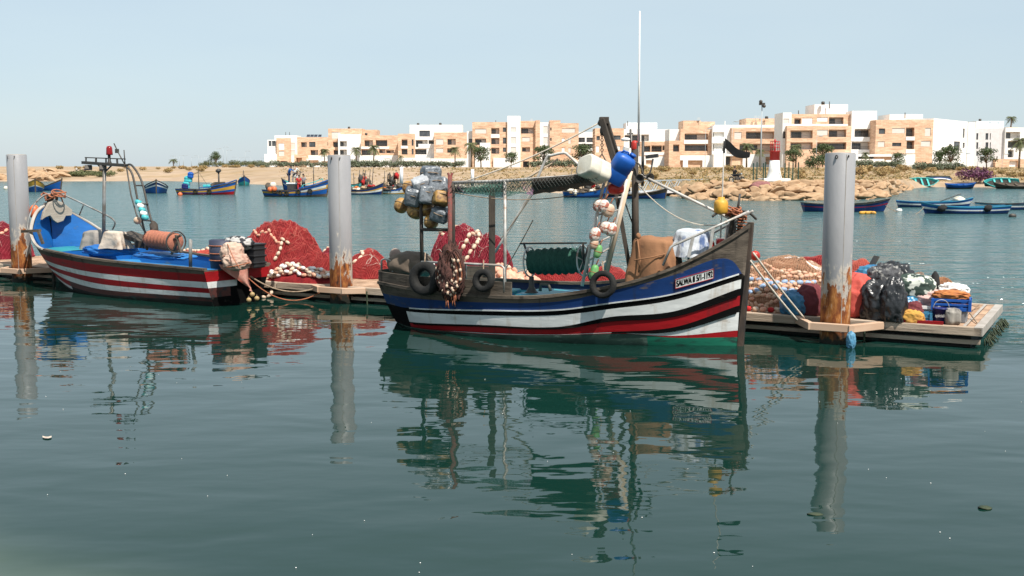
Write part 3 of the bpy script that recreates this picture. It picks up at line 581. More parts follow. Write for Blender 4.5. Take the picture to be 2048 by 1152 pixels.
q = U(2032, 252, 388); pc = palm_proto(6, 3.0, 2.2, 'palm rising above the roof of the pale block at the right edge'); place(pc, (q.x, 392, q.z), 0, 1, None, None, True)
MB().box((q.x, 392, q.z / 2 - .3), (3.4, 3.4, q.z)).build('planter_tower', STONE, label='tan stone planter tower carrying a palm above the pale block', cat='tower')
g = MB(); rg = random.Random(3)
for i in range(7000):
    px = rg.choice((rg.uniform(1180, 2060), rg.uniform(900, 2060), rg.uniform(560, 2060))); a = (px - 1024) / FPX; t = rg.uniform(5, 30) if rg.random() < .3 else rg.uniform(14, 120); d = shore_d(a) + t
    if a > .15 and t < 9: continue
    p = Vector((a * d, d, land_h(a, t) - .03)); hh = rg.uniform(.10, .32) * (.7 + t / 130)
    for j in range(3):
        an = rg.uniform(0, 6.28); w = rg.uniform(.05, .16); u = Vector((math.cos(an), math.sin(an), 0))
        g.add([p - u * w, p + u * w, p + u * rg.uniform(-.5, .5) + Vector((rg.uniform(-.2, .2), rg.uniform(-.2, .2), hh))], [(0, 1, 2)], 0 if rg.random() < .8 else 1)
g.build('dry_grass', [DRY, OLIVE], label='dry ochre grass covering the bank before the flats', cat='grass', kind='stuff', fix=False)
# ---------------------------------------------------------------- lamps, poles, beacon
def lamp(px, d, ytop, label, arm=1.0, sd_=1, flood=False, group='street lamps along the far promenade'):
    b = onland(px, d); t = U(px, ytop, d); root = thing('street_lamp', label, 'street lamp', b, 0, group); h = t.z - b.z
    MB().tube([(0, 0, 0), (0, 0, h)], [(.09 * d / 420), .05 * d / 420], 8).tube([(0, 0, h - .3), (arm * .6 * sd_, 0, h), (arm * 1.4 * sd_, 0, h + .05)], .04 * d / 420, 6).build('post', LAMPM, root, local=True)
    MB().ell((arm * 1.7 * sd_, 0, h), (.55, .22, .12)).build('lamp_head', LAMPM, root, local=True); return root
for px, yt in ((350, 312), (354, 312), (359, 311), (367, 311), (383, 314), (398, 311), (404, 314), (409, 312), (413, 312), (474, 314), (479, 315), (502, 314), (521, 316)):
    lamp(px, 760, yt, 'tall grey curved street lamp far along the sandy ridge promenade', 1.6, 1 if px % 2 else -1)
for px, yt in ((433, 297), (447, 294), (454, 300), (491, 302)): lamp(px, 500, yt, 'white lamp post standing nearer, well above the far lamp row', 1.2, 1, group='taller white lamp posts near the round tree')
for px, yt, d, lb in ((1410, 258, 255, 'slim lamp post before the block with the tan roof box'), (1463, 243, 240, 'lamp post with a tilted white head left of the beacon'), (1632, 272, 235, 'slim lamp post just left of the rightmost pile'), (1927, 307, 236, 'white lamp post before the blank white wall'), (2004, 308, 236, 'white lamp post before the pale block'), (1955, 312, 236, 'white lamp post between the trees at the right')): lamp(px, d, yt, lb, .5, 1 if px != 1463 else 1, group=None)
def pole_cam(px, d, yt):
    b = onland(px, d); t = U(px, yt, d); root = thing('camera_mast', 'very tall grey mast with a dark camera cluster at its top, left of the beacon', 'mast', b)
    h = t.z - b.z; MB().tube([(0, 0, 0), (0, 0, h)], [.16, .08], 8).build('pole', LAMPM, root, local=True)
    MB().box((0, 0, h), (.9, .5, .35)).ell((-.25, -.2, h + .35), .3).ell((.3, -.2, h - .35), .28).build('camera_cluster', DKMET, root, local=True)
pole_cam(1521, 180, 208)
RED = mat('red_paint', (.50, .025, .025), (.40, .03, .03), 3, .5); WHP = mat('white_paint', (.78, .77, .74), (.66, .63, .58), 2, .5, lo=.45, hi=.75)
b = onland(1549, 108, .2); root = thing('harbour_beacon', 'white tapered harbour beacon with a red top and red rail cage on the breakwater', 'beacon', b)
mpp = 108 / FPX; H = 62 * mpp
MB().box((0, 0, .1), (2.6, 2.6, .3)).build('base_slab', WHP, root, local=True, bevel=.04)
MB().lathe([(18 * mpp, 0), (15 * mpp, .25), (11.5 * mpp, 20 * mpp), (9.6 * mpp, 41 * mpp)], n=24).build('tower', WHP, root, local=True)
MB().lathe([(9.8 * mpp, 41 * mpp), (9.8 * mpp, 58 * mpp), (10.6 * mpp, 58 * mpp), (10.6 * mpp, 59.5 * mpp)], n=24).build('red_top', RED, root, local=True)
q = MB()
for i in range(10): a = i * PI / 5; q.tube([(math.cos(a) * .45, math.sin(a) * .45, 59 * mpp), (math.cos(a) * .45, math.sin(a) * .45, 78 * mpp)], .022, 5)
for z in (66, 72, 78): q.torus((0, 0, z * mpp), (0, 0, 1), .45, .025, 20, 5)
q.build('rail_cage', RED, root, local=True)
MB().tube([(0, 0, 59 * mpp), (0, 0, 70 * mpp)], .09).ell((0, 0, 78 * mpp), (.12, .12, .2)).tube([(0, 0, 70 * mpp), (0, 0, 83 * mpp)], .04).build('beacon_light', RED, root, local=True)
GRN = mat('green_fence_paint', (.015, .05, .035), None, rough=.5); q = MB()
root = thing('green_fence', 'dark green post and mesh fence around the red and white beacon', 'fence', onland(1540, 112))
for i, px in enumerate((1507, 1514, 1527, 1531, 1570, 1578, 1586, 1597)):
    p = onland(px, 112 if i % 2 else 107); MB().box(p + Vector((0, 0, .95)), (.1, .1, 2.1)).build('post', GRN, root)
for pa_, pb_ in (((1507, 107), (1531, 112)), ((1570, 107), (1597, 112))):
    a, c = onland(*pa_), onland(*pb_)
    for j in range(13): q.tube([a + Vector((0, 0, .2 + j * .14)), c + Vector((0, 0, .2 + j * .14))], .008, 4)
q.build('wire_mesh', GRN, root)
NETP = mat('faded_pink_net', (.30, .13, .12), (.2, .085, .08), 6, .9, bump=1, bsc=40)
p = onland(1523, 102, -.1); MB().ell(p + Vector((0, 0, .25)), (1.0, .8, .62), amp=.2, sc=1.5, nu=28, nv=16, pw=.85).build('covered_net_heap', NETP, label='rounded heap under a faded pink net at the foot of the beacon', cat='net')
# ---------------------------------------------------------------- people and the motorcycle on the breakwater
SKIN = mat('skin', (.30, .16, .10), None, rough=.6); HAIR = mat('dark_hair', (.015, .012, .01), None, rough=.6)
CL = {k: mat(k + '_cloth', c, tuple(x * .7 for x in c), 6, .9) for k, c in dict(red=(.45, .02, .02), white=(.7, .68, .64), navy=(.03, .04, .09), black=(.02, .02, .02), grey=(.25, .25, .26), orange=(.7, .2, .05), blue=(.03, .14, .4), tan=(.45, .3, .18)).items()}
def skin_mesh(name, parts, m, root, sub=1):
    me = bpy.data.meshes.new(name); vs = []; es = []; rs = []
    for chain in parts:
        for i, it in enumerate(chain):
            if isinstance(it, int): continue
        prev = None
        for it in chain:
            if isinstance(it, int): prev = it; continue
            vs.append(it[0]); rs.append(it[1]); k = len(vs) - 1
            if prev is not None: es.append((prev, k))
            prev = k
    me.from_pydata(vs, es, []); o = bpy.data.objects.new(name, me); COL.objects.link(o); o.parent = root; ROOT[o.name] = ROOT[root.name]
    me.materials.append(m); mo = o.modifiers.new('skin', 'SKIN'); mo.use_smooth_shade = True
    for i, r in enumerate(rs): me.skin_vertices[0].data[i].radius = (r, r) if not isinstance(r, tuple) else r
    me.skin_vertices[0].data[0].use_root = True
    s = o.modifiers.new('subdivision', 'SUBSURF'); s.levels = s.render_levels = sub; return o
def person(loc, rz, label, top, trousers, pose='stand', group=None):
    root = thing('person', label, 'person', loc, rz, group); lean = .25 if pose == 'bend' else 0; sit = pose == 'sit'
    hz = .55 if sit else .95; f = Vector((0, -1, 0))
    hip = Vector((0, 0, hz)); ch = hip + Vector((0, -lean * .5, .35)); nk = hip + Vector((0, -lean, .53)); hd = nk + Vector((0, -.03 - lean * .2, .16)); tp = hd + Vector((0, 0, .09))
    body = [[(tuple(hip), (.15, .11)), (tuple(ch), (.17, .11)), (tuple(nk), .06), (tuple(hd), (.085, .1)), (tuple(tp), .07)]]
    legs = []
    for s_ in (-1, 1):
        if sit: kn = hip + Vector((s_ * .12, -.42, .0)); ft = kn + Vector((0, -.05, -.45))
        else: kn = hip + Vector((s_ * .11, -.03 + .1 * s_, -.45)); ft = hip + Vector((s_ * .13, .12 * s_, -.88))
        to = ft + Vector((0, -.15, -.03)); L_ = [(tuple(hip + Vector((s_ * .09, 0, -.06))), .085), (tuple(kn), .06), (tuple(ft), .045)]
        legs.append(L_); body.append([0] + L_ + [(tuple(to), .04)])
        sh = ch + Vector((s_ * .19, -lean * .3, .1)); el_ = sh + Vector((s_ * .05, -.12 - lean * .4, -.24)); ha = el_ + Vector((-s_ * .02, -.2, -.12)); fg = ha + Vector((0, -.09, -.04))
        body.append([1, (tuple(sh), .055), (tuple(el_), .04), (tuple(ha), .03), (tuple(fg), .022)])
    skin_mesh('body', body, SKIN, root)
    sh0 = [[(tuple(hip + Vector((0, 0, -.03))), (.175, .135)), (tuple(ch), (.195, .135)), (tuple(nk - Vector((0, 0, .06))), .085)]]
    for s_ in (-1, 1):
        sh = ch + Vector((s_ * .19, -lean * .3, .1)); el_ = sh + Vector((s_ * .05, -.12 - lean * .4, -.24)); sh0.append([1, (tuple(sh), .075), (tuple(el_), .058)])
    skin_mesh('shirt', sh0, CL[top], root)
    tr_ = [[(tuple(hip), (.165, .125))]] + [[0] + [(p_, r_ + .018) for p_, r_ in L_] for L_ in legs]
    skin_mesh('trousers', tr_, CL[trousers], root)
    MB().ell(hd + Vector((0, .015, .07)), (.098, .112, .085)).build('hair', HAIR, root, local=True); return root
for px, d, lb, t_, k_ in ((87, 240, 'person in black standing on the boulders behind the leftmost pile', 'black', 'black'), (169, 246, 'person in dark clothes on the sand spit left of the red lamp mast', 'navy', 'black'), (153, 252, 'distant person in pale clothes on the sand spit', 'white', 'grey'), (411, 420, 'distant walker in dark clothes on the lamp lined ridge, left of a pair', 'black', 'navy'), (414, 420, 'distant walker in grey on the lamp lined ridge, right of a pair', 'grey', 'black')):
    person(onland(px, d, 0), rnd.uniform(0, 6), lb, t_, k_)
def motorbike(px, d):
    b = onland(px, d, .08); root = thing('motorcycle', 'dark motorcycle parked on the breakwater left of the beacon', 'motorcycle', b, .5); TY = mat('motorcycle_tyre', (.02, .02, .02))
    for x in (-.65, .65):
        w = MB().torus((x, 0, .3), (0, 1, 0), .27, .05, 24, 8).build('wheel', TY, root, local=True); MB().torus((x, 0, .3), (0, 1, 0), .2, .02, 20, 6).lathe([(.05, -.05), (.05, .05)], (x, 0, .3), (0, 1, 0)).build('rim', LAMPM, w, local=True)
    MB().tube([(-.65, 0, .3), (-.2, 0, .45), (.3, 0, .7)], .05).box((0, 0, .42), (.4, .24, .3)).build('frame', DKMET, root, local=True, bevel=.02)
    MB().ell((.15, 0, .78), (.28, .14, .13)).build('fuel_tank', CL['black'], root, local=True); MB().ell((-.35, 0, .8), (.4, .13, .07)).build('seat', CL['black'], root, local=True)
    MB().tube([(.65, .06, .3), (.42, .06, .9)], .025).tube([(.65, -.06, .3), (.42, -.06, .9)], .025).tube([(.42, -.35, 1.0), (.46, 0, .95), (.42, .35, 1.0)], .02).build('handlebar', DKMET, root, local=True)
    MB().ell((.55, 0, .85), .1).build('headlight', LAMPM, root, local=True); return b
b = motorbike(1474, 106); person(b + Vector((-.2, .1, .22)), 2.07, 'person in dark clothes sitting on the motorcycle by the breakwater edge', 'black', 'navy', 'sit')
# ---------------------------------------------------------------- boat hulls
class Hull:
    def __init__(s, B, Wt, Z, x0, x1, keel=.45, rake=.15, srake=.0, pw=.75, n=44):
        s.B, s.W, s.Z, s.x0, s.x1, s.keel, s.rake, s.srake, s.pw = B, Wt, Z, x0, x1, keel, rake, srake, pw
        s.xs = [x0 + (x1 - x0) * (1 - (1 - i / n) ** 1.35) for i in range(n + 1)]
    def z(s, x): return tab(s.Z, x)
    def y(s, x, z):
        b, w, zz = max(.012, tab(s.B, x)), max(.008, tab(s.W, x)), s.z(x)
        if z >= 0: return w + (b - w) * (min(1, z / zz) ** s.pw)
        return w * math.sqrt(max(0, 1 + z / s.keel))
    def xx(s, x, z):
        t = (x - s.x0) / (s.x1 - s.x0); k = max(0, (t - .6) / .4) ** 2; k2 = max(0, (.3 - t) / .3) ** 2
        return x + s.rake * k * z / s.Z[-1][1] - s.srake * k2 * z / s.Z[0][1]
    def P(s, x, z, side=-1, inset=0): return Vector((s.xx(x, z) - inset * .6 * max(0, (x - s.x0) / (s.x1 - s.x0) - .85) / .15, side * max(0, s.y(x, z) - inset), z))
    def outer(s, q, bounds, mats, sub=2, mid=None):
        """bounds(x) gives falling heights below the sheer; band k carries mats[k] (a slot, or a function of x)"""
        for side in (-1, 1):
            rows = []
            for x in s.xs:
                zs = [s.z(x)]
                for b in bounds(x): zs.append(min(zs[-1], b))
                zs += [min(zs[-1], -.12), -s.keel * .98]; r = []
                for a, b in zip(zs, zs[1:]):
                    for j in range(sub): r.append(s.P(x, a + (b - a) * j / sub, side))
                r.append(s.P(x, zs[-1], side)); rows.append(r)
            def mf(i, j):
                m = mats[min(j // sub, len(mats) - 1)]; return m(s.xs[i]) if callable(m) else m
            o = len(q.v); q.grid(rows, mf=mf)
            if side == -1: first = rows[0]
            else:
                for j in range(len(first) - 1):
                    m = mid if mid is not None else mats[min(j // sub, len(mats) - 1)]
                    if callable(m): m = m(s.x0)
                    q.add([first[j], rows[0][j], rows[0][j + 1], first[j + 1]], [(0, 1, 2, 3)], m)
        return q
    def inner(s, q, dz, th=.05, mi=0, x0=None, x1=None, deckmi=None):
        xs = [x for x in s.xs if (x0 is None or x >= x0) and (x1 is None or x <= x1)]
        D = dz if callable(dz) else (lambda x: dz)
        for side in (-1, 1):
            q.grid([[s.P(x, lerp(s.z(x) - .004, D(x), j / 3), side, th) for j in range(4)] for x in xs], mi)
        x = xs[0]; q.add([s.P(x, s.z(x), -1, th) + Vector((th, 0, 0)), s.P(x, s.z(x), 1, th) + Vector((th, 0, 0)), s.P(x, D(x), 1, th) + Vector((th, 0, 0)), s.P(x, D(x), -1, th) + Vector((th, 0, 0))], [(0, 1, 2, 3)], mi)
        if deckmi is not None:
            q.grid([[Vector((p.x, p.y * k, p.z + .03 * (1 - k * k))) for p in [s.P(x, D(x), 1, th)] for k in (-1, -.5, 0, .5, 1)] for x in xs], deckmi)
        return q
    def cap(s, q, w_in=.09, w_out=.03, h=.05, mi=0, x0=None, x1=None, dz=0, both=True):
        xs = [x for x in s.xs if (x0 is None or x >= x0) and (x1 is None or x <= x1)]
        for side in ((-1, 1) if both else (-1,)):
            rows = []
            for x in xs:
                z = s.z(x) + dz; a = s.P(x, s.z(x), side, -w_out); b = s.P(x, s.z(x), side, w_in)
                a.z = b.z = z; rows.append([a, a + Vector((0, 0, h)), b + Vector((0, 0, h)), b, a])
            q.grid(rows, mi, False)
            for r in (rows[0], rows[-1]): q.add(r[:4], [(0, 1, 2, 3)], mi)
        return q
    def rail(s, q, zf, h, out, mi=0, x0=None, x1=None, side=(-1, 1)):
        for sd_ in side:
            rows = []
            for x in s.xs:
                if (x0 is not None and x < x0) or (x1 is not None and x > x1): continue
                z = zf(x); a = s.P(x, z + h / 2, sd_, 0); b = s.P(x, z + h / 2, sd_, -out); c = s.P(x, z - h / 2, sd_, -out); e = s.P(x, z - h / 2, sd_, 0)
                rows.append([a, b, c, e])
            q.grid(rows, mi, False); q.add(rows[0], [(0, 1, 2, 3)], mi); q.add(rows[-1], [(0, 1, 2, 3)], mi)
        return q
def paint(n, c, worn=(.12, .09, .07), lo3=.60, hi3=.70, rough=.45, var=.75, spec=.3, streak=None):
    return mat(n, c, tuple(k * var for k in c), 2.5, rough, spec=spec, streak=streak, stretch=(.35, 1, 1.6), c3=worn, sc3=5, lo3=lo3, hi3=hi3, bump=.25, bsc=8)
HB = paint('hull_blue', (.009, .038, .145), streak=(.02, .022, .03)); HBL = paint('hull_mid_blue', (.01, .09, .33)); HW = paint('hull_white', (.72, .72, .70), (.35, .31, .27), .60, .72, streak=(.42, .34, .26)); HK = paint('hull_black', (.004, .004, .004), (.03, .026, .022), rough=.8, spec=.08)
HR = paint('hull_red', (.32, .008, .012), (.10, .02, .02), streak=(.10, .012, .014)); HG_ = paint('hull_green', (.015, .16, .10), (.02, .05, .04), .52, .62); HY = paint('hull_yellow', (.62, .33, .05)); HT = paint('hull_turquoise', (.05, .42, .40), (.25, .3, .28))
HGREY = mat('weathered_grey_wood', (.062, .050, .040), (.135, .108, .083), 2.2, .85, streak=(.012, .010, .009), spec=.2, stretch=(.3, 1, 2.5), bump=.5, bsc=14, c3=(.05, .04, .032), sc3=3, lo3=.54, hi3=.66)
HDK = mat('dark_bottom_paint', (.007, .008, .007), (.02, .018, .014), 3, .75, c3=(.02, .06, .045), sc3=2.5)
INBLUE = paint('inside_blue', (.012, .12, .38), (.06, .12, .2)); DKBLUE = paint('deck_blue', (.035, .22, .47), (.10, .22, .32), .56, .7); DKTURQ = paint('deck_turquoise', (.03, .27, .30), (.05, .2, .35), .5, .62)
RUB = mat('tyre_rubber', (.007, .007, .007), (.018, .017, .015), 6, .85, bump=.4, bsc=30)
ROPE = mat('old_rope', (.36, .27, .19), (.22, .15, .10), 14, .9, bump=.7, bsc=60); ROPEO = mat('rusty_orange_rope', (.42, .15, .07), (.26, .09, .05), 12, .9, bump=.6, bsc=60)
ROPEW = mat('pale_rope', (.58, .52, .44), (.42, .35, .28), 12, .9, bump=.5, bsc=60)
ORG = mat('orange_float', (.72, .16, .04), (.5, .12, .05), 5, .45); YEL = mat('yellow_float', (.70, .38, .045), (.5, .24, .03), 5, .5, c3=(.3, .16, .05), sc3=4)
OXB = lambda b, w, z: None
BN = [(0, .33), (.15, .43), (.4, .5), (.65, .48), (.82, .37), (.93, .19), (1, .01)]
WN = [(0, .16), (.15, .32), (.4, .43), (.65, .37), (.82, .2), (.93, .07), (1, .004)]
ZN = [(0, .62), (.2, .55), (.45, .55), (.65, .68), (.82, .94), (.93, 1.18), (1, 1.38)]
ZR = [(0, .42), (.2, .35), (.5, .33), (.75, .38), (.9, .48), (1, .62)]
def boat(name, label, cat, loc, rz, L, beam, hs, stripes, inm, deckm, group=None, row=False, sc_z=None, tilt=None, capm=HGREY, deck=True):
    """stripes: list of (material, share of the freeboard) from the sheer down"""
    root = thing(name, label, cat, loc, rz, group, tilt)
    h = Hull([(x * L, b * beam) for x, b in BN], [(x * L, w * beam) for x, w in WN], [(x * L, z * hs) for x, z in (ZR if row else ZN)], 0, L, .4, .3 * hs, .1 * hs, n=26)
    acc = [];t = 0
    for m, s in stripes[:-1]: t += s; acc.append(t)
    q = MB(); h.outer(q, lambda x: [h.z(x) * (1 - k) for k in acc] + [.02], list(range(len(stripes))) + [len(stripes)], 1)
    q.build('hull', [m for m, s in stripes] + [HDK], root, local=True)
    dz = (lambda x: min(h.z(x) - .22, .2 + .0 * x)) if row else (lambda x: h.z(x) - (.2 if x < L * .55 else lerp(.2, .35, (x / L - .55) / .45)))
    h.inner(MB(), dz, .05, 0, deckmi=None, x1=L * .97).build('inner_planking', inm, root, local=True)
    d = MB(); xs = [x for x in h.xs if x < L * .97]
    d.grid([[Vector((p.x, p.y * k, p.z)) for p in [h.P(x, dz(x), 1, .05)] for k in (-1, 0, 1)] for x in xs]).build('deck', deckm, root, local=True)
    h.cap(MB(), .06, .03, .05).build('gunwale', capm, root, local=True)
    if row:
        for t in (.25, .48, .7): x = L * t; MB().box((x, 0, h.z(x) - .08), (.25, 2 * h.y(x, h.z(x)) - .08, .04)).build('thwart', inm, root, local=True)
    else: MB().beam(h.P(L * .985, -.1, 1) * Vector((1, 0, 1)) if False else (h.xx(L, 0) + .02, 0, -.15), (h.xx(L, h.z(L)) + .03, 0, h.z(L) + .16), .1, .14).build('stem_post', capm, root, local=True)
    root['_L'] = L; return root, h
def clean(o):
    if '_L' in o: del o['_L']
def fender(p, ax, Rr, r, label, rope_to=None, group=None):
    root = thing('tyre_fender', label, 'tyre', p, 0, group)
    MB().torus((0, 0, 0), ax, Rr - r, r, 30, 10, sq=1.15).build('tyre', RUB, root, local=True)
    if rope_to is not None: MB().tube([Vector((0, 0, Rr - 2 * r)), Vector((0, 0, Rr + .01)), Vector(rope_to) - Vector(p)], .012, 6).build('hanging_rope', ROPE, root, local=True)
    return root
def mast(root, h, x, z, ht, r=.05, m=DKMET, tiltx=0, nm='mast'): return MB().tube([(x, 0, z), (x + tiltx, 0, z + ht)], [r, r * .7], 8).build(nm, m, root, local=True)
JC = {k: mat(k + '_plastic', c, tuple(x * .72 for x in c), 3, .42, c3=w, sc3=3, lo3=.58, hi3=.72) for k, c, w in (('blue', (.012, .10, .42), (.02, .07, .3)), ('white', (.74, .68, .56), (.5, .42, .3)), ('turquoise', (.06, .45, .48), (.2, .4, .4)), ('yellow', (.72, .42, .05), (.45, .24, .05)), ('red', (.5, .03, .02), (.3, .03, .02)), ('black', (.02, .02, .022), (.05, .05, .05)), ('navy', (.012, .02, .13), (.03, .04, .1)))}
def jerry(loc, rot, sz, m, label, group=None, cat='jerrycan'):
    """loc is the middle of the can, which stands along its own z"""
    root = thing('jerrycan', label, cat, loc, rot[2], group, (rot[0], rot[1])); w, d_, h = sz; q = MB(); pr = []
    for k, z in ((.86, -.5), (.97, -.485), (1, -.45), (1, -.1), (.97, -.08), (.97, -.04), (1, -.02), (1, .3), (.9, .38), (.62, .44), (.3, .46)):
        ring = []
        for j in range(24):
            a = 2 * PI * j / 24; c, s_ = math.cos(a), math.sin(a); ring.append(Vector((math.copysign(abs(c) ** .6, c) * w / 2 * k, math.copysign(abs(s_) ** .6, s_) * d_ / 2 * k, z * h)))
        pr.append(ring)
    q.grid([r + [r[0]] for r in pr]); q.add(pr[0], [tuple(range(24))[::-1]]); q.add(pr[-1], [tuple(range(24))]); q.build('body', m, root, local=True)
    MB().lathe([(w * .13, .45 * h), (w * .13, .5 * h), (w * .16, .5 * h), (w * .16, .55 * h), (0, .56 * h)], (w * .18, 0, 0), n=14).build('cap', m, root, local=True)
    MB().tube([(-w * .34, 0, .40 * h), (-w * .3, 0, .5 * h), (-w * .05, 0, .52 * h), (w * .02, 0, .44 * h)], w * .05, 8).build('handle', m, root, local=True); return root
def buoy(p, r, m, label, group=None, cat='buoy', squash=1):
    root = thing('buoy', label, cat, p, 0, group); MB().ell((0, 0, 0), (r, r, r * squash), nu=18, nv=12).build('float', m, root, local=True)
    MB().torus((0, 0, r * squash + .02), (0, 1, 0), r * .16, r * .05, 12, 6).lathe([(r * .2, r * squash * .93), (r * .16, r * squash + .01)]).build('eye', ROPE, root, local=True); return root
# ---------------------------------------------------------------- boats across the basin
GB = 'moored fishing boats across the basin'
def wl(px, py): return W(px, py, 0)
# bow-on boats at the left
for px, py, rz, beam, L, st, inm, lb in ((71, 384, -64, 2.3, 6, [(HY, .42), (HW, .08), (HBL, .5)], HY, 'yellow and blue boat pointing its bow at us beside the leftmost pile'), (313, 387, -71, 2.7, 6.5, [(HB, .3), (HW, .12), (HBL, .58)], HB, 'blue boat with a white vee stripe pointing at us, right of the lamp mast'), (489, 371, -74, 1.9, 4, [(HBL, .5), (HT, .5)], HT, 'tiny blue boat lying end on by the beach, before the round tree')):
    p = wl(px, py); r_ = R(rz); root, h = boat('fishing_boat', lb, 'boat', p - Vector((math.cos(r_), math.sin(r_), 0)) * L, r_, L, beam, 1.05, st, inm, DKBLUE, GB); clean(root)
    if px == 313: h.rail(MB(), lambda x: h.z(x) - .12, .09, .03, x0=L * .75).build('white_bow_strake', WHP, root, local=True)
    if px == 489: jerry(root.location + Vector((.1, -2.2, .85)), (0, .4, 0), (.5, .5, .8), JC['turquoise'], 'pale turquoise bag piled on the tiny boat by the beach', cat='bag'); MB().tube([(1, 0, .3), (1.2, 0, 2.4)], .05).tube([(1.6, .5, .5), (1.2, 0, 2.4), (1.6, -.5, .5)], .03, 6).build('mast', DKMET, root, local=True)
root, h = boat('fishing_boat', 'plain blue boat with dark gunwale moored beside the yellow bowed one', 'boat', wl(80, 381), R(-20), 3.2, 1.9, 1.02, [(HGREY, .12), (HBL, .88)], HDK, HGREY, GB); clean(root)
# blue and yellow boat under the round tree
p = wl(357, 389); root, h = boat('fishing_boat', 'blue and yellow boat with turquoise bags in its stern, left of the middle pile', 'boat', p, R(-4), 6.1, 2.1, 1.0, [(HBL, .24), (HY, .3), (HBL, .2), (HR, .26)], INBLUE, DKBLUE, GB); clean(root)
MB().tube([(2.3, 0, .3), (2.25, 0, 2.6)], .05).tube([(2.25, 0, 2.5), (3.4, 0, .7)], .02).tube([(2.25, 0, 2.4), (1.2, 0, 1.9)], .03).build('mast', HGREY, root, local=True)
MB().tube([(4.45, .1, .4), (4.45, .1, 2.5)], .09).ell((4.45, .1, 2.55), (.3, .3, .22), amp=.3, sc=2).build('winch_post', DKMET, root, local=True)
MB().box((4.6, 0, 1.15), (.95, .8, .4)).build('engine_box', DKMET, root, local=True, bevel=.03); h.cap(MB(), .1, .05, .07, x0=2.6, dz=.16).build('wash_strake', HBL, root, local=True)
for x, y, z, s, m, lb in ((.9, 0, 1.05, (.75, .6, .7), 'turquoise', 'turquoise bag lowest in the pile in the stern of the blue and yellow boat'), (1.1, .1, 1.65, (.85, .6, .6), 'turquoise', 'turquoise bag in the middle of the pile on the blue and yellow boat'), (1.4, 0, 2.1, (.6, .5, .6), 'blue', 'blue jerrycan topmost in the pile on the blue and yellow boat'), (.95, -.55, .9, (.7, .35, .5), 'navy', 'navy crate before the turquoise bags on the blue and yellow boat'), (3.2, -.1, .9, (.35, .35, .8), 'turquoise', 'turquoise drum lying amidships on the blue and yellow boat')):
    jerry(ROOT[root.name] @ Vector((x, y, z)), (0, 1.57 if 'drum' in lb else .1, 0), s, JC[m], lb, cat='drum' if 'drum' in lb else 'bag' if 'bag' in lb else 'container')
for x in (2.25, 3.75): fender(ROOT[root.name] @ (h.P(x, .35, -1, -.08)), (.1, -1, .2), .27, .075, 'black tyre hung on the side of the blue and yellow boat', None, 'tyres on the blue and yellow boat')
for i in range(5): MB().ell((3.7 + i * .22, .3, .95 + .1 * (i % 2)), (.24, .3, .25), amp=.4, sc=2, seed=i).build('net_bundle', HGREY, root, local=True)
buoy(wl(361, 391) + Vector((0, -.1, .1)), .24, ORG, 'orange buoy afloat at the stern of the blue and yellow boat')
buoy(wl(12, 379) + Vector((0, 0, .15)), .3, JC['white'], 'pale round buoy afloat left of the leftmost pile')
# yellow striped boat left of the middle pile
p = wl(531, 393); root, h = boat('fishing_boat', 'crewed blue boat with a yellow stripe and white bow patch, left of the middle pile', 'boat', p, R(-6), 6.25, 2.4, 1.12, [(HBL, .2), (HY, .27), (HBL, .33), (HGREY, .2)], INBLUE, DKBLUE, GB); clean(root); RM = ROOT[root.name]
MB().grid([[h.P(x, h.z(x) * k, -1, -.012) for k in (.80, .62)] for x in [3.9 + i * .22 for i in range(11)]], sm=False).build('white_bow_patch', HW, root, local=True)
rl = MB(); pts = [Vector((x, -h.y(x, h.z(x)) + .05, h.z(x) + .38)) for x in (4.2, 4.8, 5.4, 6.0)]; rl.tube([Vector((3.9, pts[0].y, h.z(3.9)))] + pts, .035)
for q_ in pts: rl.tube([q_, q_ - Vector((0, 0, .4))], .03)
rl.build('bow_rail', HT, root, local=True); h.cap(MB(), .1, .05, .09, x0=3.6, dz=.1).build('wash_strake', HBL, root, local=True)
MB().box((2.85, .1, .95), (1.0, .9, .6)).build('wheel_box', DKMET, root, local=True, bevel=.05); MB().box((2.85, .1, 1.32), (1.15, 1.0, .14)).build('box_lid', WHP, root, local=True, bevel=.03)
mast(root, h, 5.0, .6, 2.6, .05); MB().tube([(3.3, .3, .5), (3.6, .2, 2.6)], .04).tube([(3.1, -.2, 2.2), (3.9, .3, 2.5)], .03).build('net_gallows', DKMET, root, local=True)
for x, zz in ((1.35, .55), (1.9, .42), (2.55, .35), (3.75, .5), (4.85, .55)): fender(RM @ h.P(x, zz, -1, -.09), (.1, -1, .2), .26, .07, 'black tyre hung along the side of the crewed yellow striped boat', None, 'tyres on the crewed yellow striped boat')
for x, y, z, r, m, lb in ((.85, -1.05, .72, .27, ORG, 'orange float hung at the stern of the crewed boat, left one of two'), (1.3, -1.12, .76, .27, ORG, 'orange float hung at the stern of the crewed boat, right one of two'), (1.05, -.7, 1.15, .33, JC['white'], 'large pale float above the two orange ones on the crewed boat')): buoy(RM @ Vector((x, y, z)), r, m, lb)
MB().ell((.35, 0, 1.0), (.35, .4, .4), amp=.3).build('stern_bundle', HGREY, root, local=True)
for x, y, z, rz, t_, k_, po, lb in ((2.35, .35, 1.35, 1.2, 'blue', 'navy', 'bend', 'person in blue bending over gear amidships on the crewed boat'), (3.3, .1, .75, -.4, 'white', 'black', 'stand', 'person in a white top standing amidships on the crewed boat'), (3.62, -.45, .42, .3, 'red', 'red', 'stand', 'person dressed all in red at the rail of the crewed boat'), (4.0, -.2, .5, .2, 'grey', 'black', 'stand', 'person in grey and black standing right of the red one'), (2.9, .4, 1.4, 2.5, 'white', 'grey', 'bend', 'person in white bending on the lid of the wheel box')): person(RM @ Vector((x, y, z)), rz, lb, t_, k_, po)
